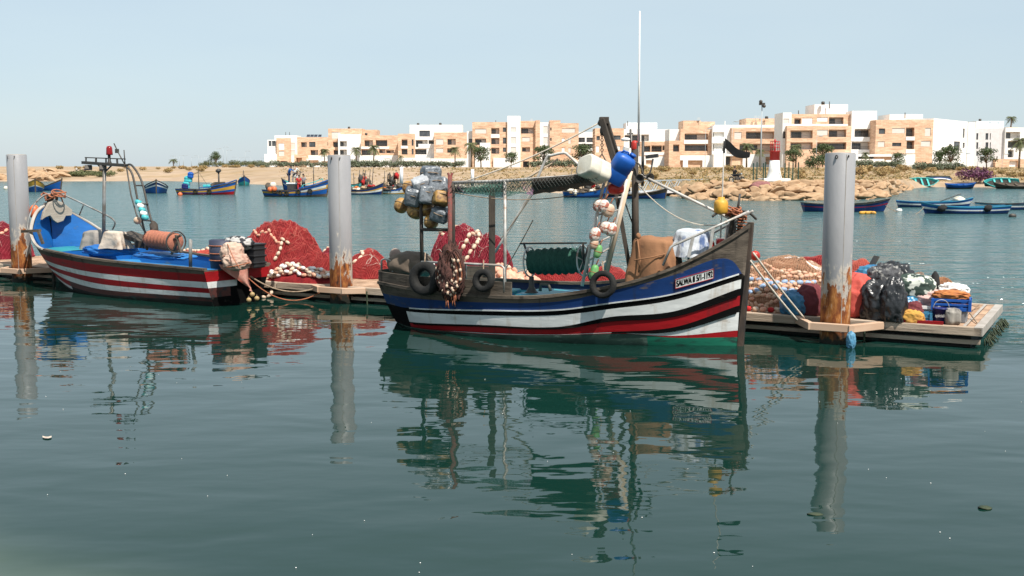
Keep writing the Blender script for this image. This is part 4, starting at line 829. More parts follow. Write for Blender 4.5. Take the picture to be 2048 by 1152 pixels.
q2 = wl(628, 381); root, h = boat('fishing_boat', 'turquoise blue hull lying behind the crewed boat, bow to the left', 'boat', q2, R(174), 3.8, 2.0, 1.05, [(HBL, .3), (HW, .12), (HBL, .58)], HT, HT, GB, sc_z=1); clean(root)
# tangle of boats right of the middle pile
for px, py, rz, L, beam, st, lb in ((668, 389, 176, 1.0, 1, None, None), (694, 389, 2, 3.7, 1.9, [(HB, .35), (HY, .15), (HW, .2), (HB, .3)], 'net laden boat with a white lined bow just right of the middle pile'), (762, 388, 5, 2.9, 1.7, [(HBL, .4), (HW, .4), (HY, .2)], 'blue and white boat with an upswept bow before the float bundle'), (690, 376, 8, 2.9, 1.8, [(HT, .8), (HDK, .2)], 'turquoise boat behind the net laden boat, by the middle pile'), (900, 384, 3, 6.2, 2.0, [(HDK, .7), (HGREY, .3)], 'low black boat heaped with pale nets behind the float bundle'), (1128, 395, 4, 4.4, 1.7, [(HBL, .6), (HB, .4)], 'blue boat behind the ladder and jerrycans'), (1210, 397, -3, 5.6, 1.8, [(HDK, .4), (HB, .6)], 'low dark boat moored under the far pontoon, right of the mast')):
    if L < 1.5: continue
    root, h = boat('fishing_boat', lb, 'boat', wl(px, py), R(rz), L, beam, .92 if px != 1210 else .7, st, HDK if px != 690 else HT, HGREY, GB); clean(root); RM = ROOT[root.name]
    NB = [JC['white'], CL['red'], HGREY, CL['orange'], CL['tan'], DKMET]
    if px in (694, 762, 900, 1128):
        rg = random.Random(px)
        for i in range(20 if px != 900 else 10): x = L * rg.uniform(.1, .75); MB().ell((x, rg.uniform(-.5, .5), h.z(x) + rg.uniform(-.1, .25)), (rg.uniform(.2, .5), .4, rg.uniform(.14, .32)), amp=.5, sc=2.5, seed=i, nu=16, nv=10).build('net_bundle', NB[rg.choice((0, 0, 1, 2, 2, 3, 4, 5, 5)) if px != 900 else 0], root, local=True)
        if px != 900:
            for i in range(7): x = L * (.12 + .1 * i); MB().tube([(x, rg.uniform(-.3, .3), .5), (x + rg.uniform(-.3, .3), 0, rg.uniform(2.2, 3.0))], .04, 6).build('pole', DKMET, root, local=True)
            for i in range(5): MB().ell((L * rg.uniform(.15, .65), 0, rg.uniform(.9, 2.0)), (rg.uniform(.15, .35), .3, rg.uniform(.25, .5)), amp=.6, sc=2, seed=i + 40).build('hung_net', (DKMET, CL['red'], HGREY, CL['tan'], DKMET)[i], root, local=True)
            person(RM @ Vector((L * .5, .2, .5)), rnd.uniform(-.8, .8), {694: 'person in red working among the nets right of the middle pile', 762: 'person in black standing on the blue and white upswept boat', 1128: 'person in navy standing on the blue boat behind the ladder'}[px], {694: 'red', 762: 'black', 1128: 'navy'}[px], 'black')
MB().tube([U(803, 372, 128), U(803, 334, 128)], .2, 10).build('concrete_post', PALE, label='pale concrete post standing on the bank above the blue and white upswept boat', cat='post')
MB().tube([U(945, 372, 128), U(945, 338, 128)], .2, 10).build('concrete_post', PALE, label='pale concrete post on the bank behind the main boat awning', cat='post')
root, h = boat('fishing_boat', 'small rusty red boat drawn up on the grass beyond the awning', 'boat', onland(977, 150, .05), R(2), 3.9, 1.4, .7, [(HR, 1)], HR, HR, None, True); clean(root)
# far pontoon with truss rails and covered boats
root = thing('far_pontoon', 'grey pontoon with zigzag truss rails left of the breakwater', 'pontoon', wl(1355, 388)); a, b = W(1262, 386, .45), W(1440, 378, .45)
MB().beam(a, b, 2.0, .25).build('deck', PALE, root); q = MB()
for f in (Vector((0, -.9, 0)), Vector((0, .9, 0))):
    A, B_ = a + f + Vector((0, 0, .15)), b + f + Vector((0, 0, .15)); q.beam(A, B_, .09); up = Vector((0, 0, 1.0)); q.beam(A + up, B_ + up, .08); n = 9
    for i in range(n): q.beam(A.lerp(B_, i / n), A.lerp(B_, (i + .5) / n) + up, .06).beam(A.lerp(B_, (i + .5) / n) + up, A.lerp(B_, (i + 1) / n), .06)
q.build('truss_rail', LAMPM, root); q = MB()
for t in (.15, .5, .85): q.tube([a.lerp(b, t) - Vector((0, 0, 1)), a.lerp(b, t)], .5, 12)
q.build('float_drums', HDK, root)
TARP = mat('blue_tarp', (.04, .20, .36), (.16, .3, .38), 2, .5, bump=.8, bsc=4)
for px, py, L, m, lb in ((1372, 380, 3.2, TARP, 'boat under a bright blue cover beside the far pontoon'), (1396, 382, 3.6, mat('grey_blue_cover', (.25, .34, .38), (.12, .2, .28), 1.5, .6, bump=.8, bsc=4), 'boat under a peaked grey blue cover at the breakwater tip'), (1300, 379, 3.5, CL['navy'], 'boat under a navy cover beyond the far pontoon')):
    root, h = boat('covered_boat', lb, 'boat', wl(px - 20, py - 4), R(5), L, 1.7, .8, [(HB, 1)], HDK, HDK); clean(root); k = MB(); rr = []
    for x in h.xs: w = h.y(x, h.z(x)) + .05; rr.append([(x, w * c, h.z(x) - .1 + .75 * (1 - abs(c) ** 1.3) * math.sin(PI * min(1, .1 + x / L)) ** .5 + .05 * ns((x, c, px), 3)) for c in (-1, -.7, -.35, 0, .35, .7, 1)])
    k.grid(rr).build('cover', m, root, local=True)
HLB = paint('hull_light_blue', (.035, .22, .36), (.12, .18, .22), .56, .68)
# rowing boats on the right
GRW = 'slender blue rowing boats on the calm water at the right'
for px, py, px2, beam, hs, st, inm, lb, mo in (
    (1608, 423, 1766, 1.5, 1.35, [(HB, .3), (HR, .1), (HB, .6)], HDK, 'dark navy rowing boat with a red line passing behind the rightmost pile', 1),
    (1798, 414, 1936, 1.35, 1.1, [(HBL, .3), (HW, .3), (HB, .4)], HLB, 'blue rowing boat with a white band, farthest of the three right of the pile', 1),
    (2012, 427, 1848, 1.4, 1.2, [(HLB, .15), (HBL, .2), (HW, .2), (HB, .45)], HLB, 'long blue rowing boat with a white band, nearest of those right of the pile', -1),
    (1957, 419, 2090, 1.4, 1.1, [(HLB, .2), (HW, .3), (HB, .5)], HBL, 'blue rowing boat with white band cut by the right edge of the picture', 1)):
    p = wl(px, py); L = abs(px2 - px) / FPX * p.y; root, h = boat('rowing_boat', lb, 'boat', p, R(-1 if mo > 0 else 182), L, beam, hs, st, inm, inm, GRW, True, capm=HLB if inm == HLB else HDK); clean(root)
    tip = ROOT[root.name] @ Vector((L, 0, .5)); e = Vector((tip.x + 1.5 * mo, tip.y - 1, 0)); MB().tube([tip.lerp(e, i / 8) - Vector((0, 0, .25 * math.sin(PI * i / 8))) for i in range(9)], .02, 5).build('mooring_rope', ROPE, label='slack mooring line from the bow of the %s' % lb.split(',')[0][:60].split(' passing')[0].split(' cut')[0], cat='rope')
    if px == 1798:
        MB().ell((L * .86, 0, .55), (.5, .35, .25), amp=.4).build('pale_bundle', JC['white'], root, local=True); MB().tube([(L * .6, .2, .4), (L * .86, -.3, 1.0)], .03, 6).build('oar', HGREY, root, local=True)
    if px == 2012:
        for x, lb2 in ((L * .28, 'crumpled dark bundle on the stern side of the nearest blue rowing boat'), (L * .84, 'black and white rag bundle at the bow of the nearest blue rowing boat')): MB().ell(ROOT[root.name] @ Vector((x, .62, .38)), (.3, .2, .2), amp=.6, sc=2).build('rag_bundle', CL['black'], label=lb2, cat='bundle')
for px, py, r, m, lb in ((1735, 428, .14, YEL, 'cluster of yellow floats beside the dark navy rowing boat'), (1798, 423, .16, WHP, 'white block float between the rowing boats'), (2025, 434, .17, DKMET, 'dark tilted float at the far right of the water')):
    q = MB(); p = wl(px, py)
    for i in range(7 if r == .14 else 1): q.ell(p + Vector(((i - 3) * .12 if r == .14 else 0, .1 * (i % 3), .07)), (r * 1.3, r, r * .8), pw=.8)
    q.build('surface_float', m, label=lb, cat='float')
# boats drawn up on the beach
GBE = 'old boats drawn up on the beach at the right'
for px, py, L, bm_, rz, tl, hs, m, inm, lb in (
    (1818, 371, 3.9, 1.7, 2, (.8, 0), 1.0, HT, HT, 'turquoise boat tipped towards us on the beach, left one with dark thwarts'), (2036, 373, 4.6, 1.8, 178, (-.8, 0), 1.0, HT, HT, 'turquoise boat tipped towards us on the beach at the far right'),
    (1893, 374, 3.7, 1.4, 2, (.15, 0), .95, HBL, HBL, 'small blue boat lying level on the beach below the upturned one'), (1803, 370, 2.4, 1.3, 160, (-.3, 0), .9, HDK, HGREY, 'dark rotting boat beside the left turquoise one'), (2075, 374, 5.6, 1.9, 178, (-.25, 0), 1.0, HGREY, HGREY, 'brown boat with its bow poking in from the right behind the turquoise one')):
    p = W(px, py, .25) + Vector((0, 0, .28 if abs(tl[0]) > .5 else 0)); root, h = boat('beached_boat', lb, 'boat', p, R(rz), L, bm_, hs, [(m, .5), (HDK if m == HDK else m, .5)], inm, HDK if m == HT else inm, GBE, True, tilt=tl, capm=m); clean(root)
p = W(1870, 370, .95) ; root, h = boat('upturned_boat', 'upturned boat with a white and blue bottom behind the small blue one', 'boat', W(1866, 369, .2) + Vector((0, 3, .95)), R(0), 4.0, 1.9, 1.1, [(HW, .4), (HB, .6)], HDK, HDK, None, True, tilt=(PI - .25, 0)); clean(root)
# ---------------------------------------------------------------- helpers tied to pixels of the photograph
def proj(p):
    v = p - CO; zc = v.dot(FW); return 1024 + FPX * v.x / zc, 576 - FPX * v.dot(UPV) / zc
def onhull(h, M, px, py, side=-1, x=None, z=.6, out=0.0):
    x = x if x is not None else (h.x0 + h.x1) / 2
    f = lambda x, z: proj(M @ h.P(x, z, side, -out))
    for _ in range(25):
        a = f(x, z); e = .01; bx = f(x + e, z); bz = f(x, z + e)
        J = ((bx[0] - a[0]) / e, (bz[0] - a[0]) / e, (bx[1] - a[1]) / e, (bz[1] - a[1]) / e); D = J[0] * J[3] - J[1] * J[2]
        if abs(D) < 1e-6: break
        rx, ry = px - a[0], py - a[1]; x = max(h.x0, min(h.x1, x + (J[3] * rx - J[1] * ry) / D * .8)); z = max(-.1, min(h.z(x), z + (J[0] * ry - J[2] * rx) / D * .8))
    return M @ h.P(x, z, side, -out)
def catenary(a, b, sag, n=14): a, b = Vector(a), Vector(b); return [a.lerp(b, i / n) - Vector((0, 0, sag * 4 * (i / n) * (1 - i / n))) for i in range(n + 1)]
def spline(P, n=6):
    P = [Vector(p) for p in P]; o = []
    for i in range(len(P) - 1):
        a, b, c, d = P[max(i - 1, 0)], P[i], P[i + 1], P[min(i + 2, len(P) - 1)]
        for j in range(n):
            t = j / n; o.append(.5 * (2 * b + (c - a) * t + (2 * a - 5 * b + 4 * c - d) * t * t + (3 * b - a - 3 * c + d) * t ** 3))
    return o + [P[-1]]
def crumple(q, c, r, seed=0, amp=.25, sc=1.6, base=None, rz=0, mi=0, nu=44, nv=30, pw=.85, fold=.0):
    """a crumpled cloth or sack: ridged creases over a soft block"""
    c = Vector(c); o = len(q.v); q.ell(c, 1, mi=mi, nu=nu, nv=nv); ca, sa = math.cos(rz), math.sin(rz)
    sg = lambda v: math.copysign(abs(v) ** pw, v)
    for i in range(o, len(q.v)):
        p = q.v[i] - c; s0 = p + Vector((seed * 3.7, seed * 1.3, 0))
        k = 1 + amp * (1 - 2.6 * abs(mn.noise(s0 * sc))) * .6 + amp * .5 * (.5 - abs(mn.noise(s0 * sc * 2.3)) * 2) + .3 * amp * mn.noise(s0 * sc * 5)
        if fold: k += fold * math.sin(math.atan2(p.y, p.x) * 11 + 3 * mn.noise(s0 * 2)) * max(0, .5 - p.z)
        p = Vector((sg(p.x) * r[0] * k, sg(p.y) * r[1] * k, sg(p.z) * r[2] * k)); p = Vector((p.x * ca - p.y * sa, p.x * sa + p.y * ca, p.z)); w = c + p
        if base is not None and w.z < base: w.z = base + .004 * (i % 3)
        q.v[i] = w
    return q
# ---------------------------------------------------------------- pontoon and piles
DU = Vector((-.876, .482, 0)); DV = Vector((.482, .876, 0)); DF = Vector((5.67, 19.0, 0)); DZ = .36
def DW(s, v, z=DZ): return DF + DU * s + DV * v + Vector((0, 0, z))
def DP(px, v, z=DZ):                   # the deck point v behind the front edge, seen at column px
    p = PLN(px, 560, DF + DV * v, DV); return Vector((p.x, p.y, z))
def plank_mat():
    m, N, L, P = newmat('pontoon_planks'); P.inputs['Roughness'].default_value = .85; P.inputs['Specular IOR Level'].default_value = .2
    tc = N.new('ShaderNodeTexCoord'); mp = N.new('ShaderNodeMapping'); mp.inputs['Rotation'].default_value = (0, 0, PI / 2); L.new(tc.outputs['Object'], mp.inputs[0])
    br = N.new('ShaderNodeTexBrick'); L.new(mp.outputs[0], br.inputs[0]); br.inputs['Scale'].default_value = 1; br.inputs['Brick Width'].default_value = 3.4; br.inputs['Row Height'].default_value = .14; br.inputs['Mortar Size'].default_value = .006
    br.inputs['Color1'].default_value = (.40, .26, .17, 1); br.inputs['Color2'].default_value = (.52, .36, .25, 1); br.inputs['Mortar'].default_value = (.04, .03, .02, 1)
    x = N.new('ShaderNodeTexNoise'); x.inputs['Scale'].default_value = 3; x.inputs['Detail'].default_value = 8; L.new(tc.outputs['Object'], x.inputs[0])
    c = ramp(N, L, x.outputs[0], [(.3, (.5, .45, .42)), (.62, (1.05, 1.02, 1))]); mx = N.new('ShaderNodeMix'); mx.data_type = 'RGBA'; mx.blend_type = 'MULTIPLY'; mx.inputs[0].default_value = 1
    L.new(br.outputs[0], mx.inputs[6]); L.new(c, mx.inputs[7]); L.new(mx.outputs[2], P.inputs['Base Color']); return m
TIMB = mat('weathered_timber', (.34, .25, .18), (.48, .38, .29), 2, .85, stretch=(.25, 1.5, 3), bump=.5, bsc=20, c3=(.12, .09, .07), sc3=3)
ALU = mat('grey_edge_rail', (.42, .38, .34), (.30, .26, .22), 3, .6)
rzd = math.atan2(-DU.y, -DU.x)
dock = thing('floating_pontoon', 'long timber decked floating pontoon with nets heaped on it, running behind both nearest boats', 'pontoon', DW(8, 1.75, 0), rzd)
s0, s1 = -2.35, 24.0; Ld = s1 - s0; cx_ = 8 - (s0 + s1) / 2
def dl(s, v, z): return (8 - s, v - 1.75, z)
MB().box((cx_, 0, DZ - .025), (Ld - .3, 3.3, .05)).build('deck', plank_mat(), dock, local=True)
q = MB(); k = s0
while k < s1 - .1:
    e = min(k + 3.0, s1)
    for v in (.06, 3.44): MB().box(dl((k + e) / 2, v, DZ - .07), (e - k - .02, .12, .15)).build('edge_beam', TIMB, dock, local=True, bevel=.012)
    k = e
MB().box(dl(s0 + .07, 1.75, DZ - .065), (.14, 3.5, .15)).box(dl(s0 + .30, 1.75, DZ + .006), (.05, 3.3, .012)).build('end_rail', ALU, dock, local=True, bevel=.01)
MB().box((cx_, -1.6, .10), (Ld - .1, .1, .07)).box((-8 + 0 + (8 - s0) - .07 + 0, 0, .10), (.1, 3.3, .07)).build('lower_wale', TIMB, dock, local=True)
q = MB(); k = s0 + .2
while k < s1 - 1: q.box(dl(k + 1.1, 1.75, 0), (2.2, 3.1, .34)); k += 2.5
q.build('float_block', HDK, dock, local=True)
def pile_mat():
    m, N, L, P = newmat('rusting_pile_steel'); P.inputs['Roughness'].default_value = .5
    g = N.new('ShaderNodeNewGeometry'); tc = N.new('ShaderNodeTexCoord'); sp = N.new('ShaderNodeSeparateXYZ'); L.new(g.outputs['Position'], sp.inputs[0])
    def noi(s, st, d, r=.6):
        mp = N.new('ShaderNodeMapping'); mp.inputs['Scale'].default_value = st; L.new(g.outputs['Position'], mp.inputs[0]); x = N.new('ShaderNodeTexNoise'); x.inputs['Scale'].default_value = s; x.inputs['Detail'].default_value = d; x.inputs['Roughness'].default_value = r; L.new(mp.outputs[0], x.inputs[0]); return x.outputs[0]
    def mr(f, a, b, c, d):
        x = N.new('ShaderNodeMapRange')
        for i, v in enumerate((a, b, c, d)): x.inputs[i + 1].default_value = v
        L.new(f, x.inputs[0]); return x.outputs[0]
    def ad(a, b):
        x = N.new('ShaderNodeMath'); x.operation = 'ADD'; L.new(a, x.inputs[0]); L.new(b, x.inputs[1]); return x.outputs[0]
    grey = ramp(N, L, noi(1.2, (1, 1, .35), 5), [(.3, (.25, .245, .25)), (.7, (.34, .33, .335))])
    rust = ramp(N, L, noi(9, (1, 1, .4), 6), [(.32, (.035, .018, .012)), (.48, (.26, .075, .02)), (.62, (.50, .20, .05)), (.75, (.62, .50, .40))])
    h = mr(sp.outputs[2], .1, 2.1, .36, -.18)
    n = ad(h, ad(noi(3.4, (1, 1, .42), 7, .7), mr(noi(1.1, (1, 1, .2), 2), .3, .7, -.12, .12)))
    f = mr(n, .585, .62, 0, 1); x = N.new('ShaderNodeMix'); x.data_type = 'RGBA'; L.new(f, x.inputs[0]); L.new(grey, x.inputs[6]); L.new(rust, x.inputs[7])
    sc_ = mr(n, .52, .56, 0, 1); x2 = N.new('ShaderNodeMix'); x2.data_type = 'RGBA'; L.new(sc_, x2.inputs[0]); L.new(grey, x2.inputs[6]); x2.inputs[7].default_value = (.50, .44, .38, 1); L.new(x2.outputs[2], x.inputs[6])
    L.new(x.outputs[2], P.inputs['Base Color']); L.new(mr(f, 0, 1, .42, .9), P.inputs['Roughness'])
    wt = mr(ad(sp.outputs[2], mr(noi(5, (1, 1, 1), 3), .3, .7, -.12, .12)), .10, .26, 1, 0); x3 = N.new('ShaderNodeMix'); x3.data_type = 'RGBA'; L.new(wt, x3.inputs[0]); L.new(x.outputs[2], x3.inputs[6]); x3.inputs[7].default_value = (.025, .026, .018, 1); L.new(x3.outputs[2], P.inputs['Base Color'])   # weed at the waterline
    b = N.new('ShaderNodeBump'); b.inputs['Strength'].default_value = .6; b.inputs['Distance'].default_value = .015; L.new(n, b.inputs['Height']); L.new(b.outputs[0], P.inputs['Normal']); return m
PILE = pile_mat()
for px, d, zt, lb in ((1671.5, 18.7, 3.22, 'thick grey steel pile in front at the right, its foot rusted orange'), (683, 24.3, 3.24, 'grey steel pile between the two nearest boats, with a rust streak down its left side'), (47, 28.8, 3.3, 'grey steel pile at the left edge beside the red and white striped bow')):
    c = U(px, 600, d); c.z = 0; root = thing('mooring_pile', lb, 'pile', c + Vector((0, 0, -2.5)), 0, 'grey mooring piles of the pontoon')
    MB().lathe([(.25, -2.5), (.25, zt - .01), (.243, zt)], c, n=48).build('shaft', PILE, root)
    MB().lathe([(.244, zt), (.225, zt + .012), (0, zt + .02)], c, n=48).build('cap_plate', ALU, root)
    MB().torus(c + Vector((-.13, -.225, zt - .06)), (1, .4, 0), .028, .008, 14, 6).torus(c + Vector((.06, -.262, zt - .05)), (1, 0, 0), .018, .006, 12, 6).build('lifting_eye', DKMET, root)
    a = -1.45; MB().box(c + Vector((math.cos(a) * .251, math.sin(a) * .251, 1.7)), (.008, .008, 3.0)).build('weld_seam', ALU, root)
    w = .62; t = c.copy(); t.z = DZ - .06     # timber collar fixed to the pontoon
    f = lambda s, v: t + DU * s + DV * v
    back = -(t - DF).dot(DV)
    pl = [f(.72, back), f(.34, -.34), f(-.34, -.34), f(-.72, back)]; cq = MB()
    for A, B_ in zip(pl, pl[1:]): cq.beam(A, B_, .10, .13)
    for P_ in pl[1:3]: cq.box(P_, (.1, .1, .128), Matrix.Rotation(rzd + .5, 3, 'Z'))
    cq.build('pile_collar', mat('collar_timber', (.46, .29, .19), (.54, .37, .26), 2, .8, stretch=(.4, .4, 3)) if 'collar_timber' not in MATS else MATS['collar_timber'], dock, bevel=.01)
# ---------------------------------------------------------------- the main boat
S0 = Vector((-2.4, 21.5, 0)); AX = Vector((.89, -.456, 0)); NY = Vector((.456, .89, 0))
MAIN = thing('fishing_boat', 'large blue, white and red striped wooden fishing boat with a lettered bow, in the middle', 'boat', S0, math.atan2(AX.y, AX.x)); MM = ROOT[MAIN.name]
H = Hull([(.35, .72), (1, 1.05), (1.6, 1.2), (3.1, 1.33), (4.3, 1.28), (5.4, 1.05), (6.1, .74), (6.6, .42), (6.9, .17), (7.02, .05)], [(.35, .3), (1, .78), (1.6, .98), (3.1, 1.22), (4.3, 1.1), (5.4, .78), (6.1, .44), (6.6, .19), (6.9, .06), (7.02, .02)],
         [(.35, .79), (1, .77), (1.6, .745), (3.2, .735), (4.1, .80), (5.3, 1.04), (6.0, 1.29), (6.45, 1.55), (6.8, 1.8), (7.02, 2.0)], .35, 7.02, .5, .12, .14, .8, 70)
XT = [1.0, 2.8, 4.2, 5.1, 6.05, 6.95]
BD = [[(.3, .6)] + list(zip(XT[:5], (.60, .64, .73, .94, 1.22))) + [(6.5, 1.44), (6.7, 1.49), (6.84, 1.44), (6.93, 1.30), (6.98, 1.2)]] + [[(.3, r[0])] + list(zip(XT, r)) for r in (
    (.40, .50, .585, .735, .90, 1.23), (.33, .41, .495, .635, .80, 1.13), (.125, .235, .29, .50, .605, .98), (.10, .215, .262, .43, .52, .858), (.03, .10, .16, .235, .33, .69), (.02, .09, .155, .225, .265, .575), (.01, .08, .15, .215, .175, .265), (.0, .07, .14, .205, .14, .15))]
BD[7] = [(.3, .01), (2.8, .08), (4.2, .15), (5.2, .222), (5.35, .21), (6.05, .175), (6.95, .265)]; BD[8] = [(.3, 0), (2.8, .07), (4.2, .145), (5.3, .205), (6.05, .14), (6.95, .15)]
q = MB(); dark = lambda k: (lambda x: 3 if x < .93 or x > 6.965 else k)
H.outer(q, lambda x: [tab(b, x) for b in BD], [0, 1, 3, dark(2), dark(3), dark(4), dark(3), dark(2), dark(4), lambda x: 5 if x > 5.6 else 7, 6], 2, 3)
q.build('hull', [HGREY, HB, HW, HK, HR, HG_, HDK, mat('slimy_green_bottom', (.02, .035, .028), (.05, .09, .07), 3, .5, c3=(.12, .17, .14), sc3=5, lo3=.56, hi3=.66, stretch=(.5, 1, 1))], MAIN, local=True)
for k, nm in ((1, 'rub_rail'), (4, 'rub_rail'), (6, 'rub_rail')): H.rail(MB(), lambda x, k=k: tab(BD[k], x) + .0, .022, .022, x0=1.0 if k < 5 else 5.0, x1=6.95).build(nm, HW if k == 1 else HK, MAIN, local=True)
H.inner(MB(), lambda x: .58 if x < 5.2 else lerp(.58, 1.2, (x - 5.2) / 1.8), .06, x1=6.85).build('inner_planking', [paint('inside_navy', (.014, .03, .10), (.10, .09, .1), .55, .7)], MAIN, local=True)
d = MB(); d.grid([[Vector((p.x, p.y * k, p.z)) for p in [H.P(x, min(.59, H.z(x) - .1) if x < 5.2 else lerp(.59, 1.2, (x - 5.2) / 1.8), 1, .05)] for k in (-1, -.5, 0, .5, 1)] for x in H.xs if x < 6.9]).build('deck', DKTURQ, MAIN, local=True)
H.cap(MB(), .10, .035, .05).build('gunwale', HGREY, MAIN, local=True)
xs = [x for x in H.xs if x < 3.35]; q = MB()      # raised wash boards round the stern
for sd_ in (-1, 1):
    A = [H.P(x, H.z(x), sd_, .02) for x in xs if sd_ == -1 or x < 1.7]; q.grid([[a + Vector((0, 0, .045)), a + Vector((0, 0, 1.02 - a.z)), a + Vector((0, -sd_ * .05, 1.02 - a.z)), a + Vector((0, -sd_ * .05, .045))] for a in A], 0, False); q.add([A[-1] + Vector(v) for v in ((0, 0, .045), (0, 0, 1.02 - A[-1].z), (0, -sd_ * .05, 1.02 - A[-1].z), (0, -sd_ * .05, .045))], [(0, 1, 2, 3)])
a, b = H.P(.35, H.z(.35), -1, .02), H.P(.35, H.z(.35), 1, .02); q.beam(a + Vector((.02, 0, .14)), b + Vector((.02, 0, .14)), .05, .24); q.build('wash_board', HGREY, MAIN, local=True)
sp = [(H.xx(7.02, z) + .0, 0, z) for z in (-.4, 0, .4, .8, 1.2, 1.6, 2.08)]
q = MB()
for p0, p1 in zip(sp, sp[1:]): q.beam(p0, p1, .09, .10)
q.build('stem_post', mat('dark_stem_wood', (.055, .035, .025), (.11, .075, .055), 3, .7, stretch=(1, 1, .3), c3=(.02, .02, .02), bump=.4, bsc=15), MAIN, local=True)
def PM(px, py, off=0): return PLN(px, py, S0 + NY * off, NY)
def part(nm, m, fn, bevel=0): q = MB(); fn(q); return q.build(nm, m, MAIN, bevel=bevel)
STEEL = mat('galvanised_tube', (.50, .49, .47), (.30, .26, .22), 5, .45, .2, c3=(.22, .12, .07), sc3=4, lo3=.58, hi3=.7); DWOOD = mat('dark_spar_wood', (.026, .021, .018), (.07, .054, .04), 4, .75, stretch=(1, 1, .3), bump=.4); LWOOD = mat('pale_spar_wood', (.48, .36, .25), (.60, .48, .36), 3, .75, stretch=(1, 1, .25))
WTUBE = mat('white_tube', (.62, .60, .56), (.42, .37, .32), 4, .5, c3=(.3, .18, .1), sc3=5, lo3=.6, hi3=.7)
# name board with its lettering on the bow
cs = [onhull(H, MM, px, py, -1, 6.2, 1.0, .012) for px, py in ((1350.5, 577), (1427, 556), (1427, 537.5), (1350.5, 559))]
nrm = (cs[1] - cs[0]).cross(cs[3] - cs[0]).normalized()
if nrm.dot(CO - cs[0]) < 0: nrm = -nrm
bd = MB().prism([c - nrm * .01 for c in cs], .02, 0, nrm).build('name_board', HW, MAIN)
q = MB()
for a, b in zip(cs, cs[1:] + cs[:1]): q.beam(a + nrm * .012, b + nrm * .012, .010, .010)
q.build('board_border', HR, bd)
def lettering(text, corners, nrm, m, parent, lift=.014, mx=.03, my=.16, name='lettering', bold=0):
    cu = bpy.data.curves.new('text', 'FONT'); cu.body = text; cu.size = 1; cu.offset = .012; to = bpy.data.objects.new('text', cu); COL.objects.link(to)
    dg = bpy.context.evaluated_depsgraph_get(); me = bpy.data.meshes.new_from_object(to.evaluated_get(dg)); bpy.data.objects.remove(to)
    xs = [v.co.x for v in me.vertices]; ys_ = [v.co.y for v in me.vertices]; x0, x1, y0, y1 = min(xs), max(xs), min(ys_), max(ys_); q = MB(); vs = []
    for v in me.vertices:
        s = mx + (1 - 2 * mx) * (v.co.x - x0) / (x1 - x0); t = my + (1 - 2 * my) * (v.co.y - y0) / (y1 - y0)
        vs.append(corners[0].lerp(corners[1], s).lerp(corners[3].lerp(corners[2], s), t) + nrm * lift)
    u = (corners[1] - corners[0]).normalized() * bold
    for k, dx in enumerate((0, -1, 1) if bold else (0,)): q.add([v + u * dx - nrm * (.001 * k) for v in vs], [tuple(p.vertices) for p in me.polygons])
    return q.build(name, m, parent, fix=False)
lettering('SALWA II 5/1-1192', cs, nrm, HK, bd, bold=.0045)
# standing gear, read off the photograph on planes along the boat
part('handrail', STEEL, lambda q: [q.tube([PM(843, 524, -1.0), PM(925, 527, -1.25), PM(1003, 531, -1.3), PM(1008, 536, -1.3), PM(1009, 583, -1.3)], .022)] + [q.tube([PM(x, 526 + (x - 850) * .03, -1.22), PM(x, 558, -1.22)], .016) for x in (868, 932)])
part('stern_rail', STEEL, lambda q: q.tube([PM(763, 541, -.62), PM(763, 521, -.62), PM(768, 518, -.64), PM(781, 520, -.7), PM(785, 525, -.72), PM(785, 544, -.72)], .02))
gal = part('stern_gallows', DWOOD, lambda q: q.tube([PM(844, 534, -.95), PM(842, 395, -.95)], .035, 8).tube([PM(907, 560, -1.0), PM(906, 365, -1.0)], .035, 8).tube([PM(842, 459, -.97), PM(908, 460, -.98)], .03, 8))
part('forked_post', mat('red_bound_post', (.22, .05, .04), (.10, .06, .05), 18, .8, bump=.8, bsc=50), lambda q: q.tube([PM(900, 605, -1.3), PM(900, 350, -1.0)], .042, 10).tube([PM(900, 356, -1), PM(896, 346, -1)], .022).tube([PM(900, 356, -1), PM(905, 346, -1)], .022))
part('awning_post', STEEL, lambda q: q.tube([PM(1010, 588, -1.28), PM(1010, 362, -1.0)], .028, 8))
part('awning_post', DWOOD, lambda q: q.beam(PM(984, 560, -.1), PM(984, 364, -.1), .12, .12), .01)
part('awning_rail', STEEL, lambda q: q.tube([PM(903, 365, -1), PM(980, 363, -1), PM(1066, 358, -1), PM(1172, 350, -.9), PM(1202, 347, -.8)], .026, 8).tube([PM(905, 366, .8), PM(1010, 362, .8), PM(1190, 352, .7)], .024, 8).tube([PM(903, 365, -1), PM(905, 366, .8)], .022).tube([PM(1202, 347, -.8), PM(1190, 352, .7)], .022))
GNET = mat('green_netting', (.03, .15, .11), (.16, .30, .24), 30, .85, bump=.6, bsc=60, c3=(.34, .16, .26), sc3=1.6, lo3=.56, hi3=.6)
BRC = mat('brown_awning_cloth', (.045, .03, .022), (.085, .06, .045), 3, .9, bump=.6, bsc=12)
def hang(x0, y0, x1, y1, drop, bulge, n=16, off=-1.0, seed=0):
    rows = []
    for i in range(n + 1):
        t = i / n; a = PM(lerp(x0, x1, t), lerp(y0, y1, t), off); b = PM(lerp(x0, x1, t), lerp(y0, y1, t) + 4, off + 1.75); dd = drop(t)
        r = [a + Vector((0, 0, .02)) - NY * .03, a - Vector((0, 0, dd * .5)) - NY * (.04 + .05 * ns((t * 6, seed, 0)))]
        for k in range(1, 6): u = k / 5; r.append(a.lerp(b, u) - Vector((0, 0, dd * (1 - abs(2 * u - .9) ** 2) ** 1 if abs(2 * u - .9) < 1 else 0)) + Vector((0, 0, .04 * ns((t * 5, u * 3, seed), 1.5))))
        rows.append(r)
    return rows
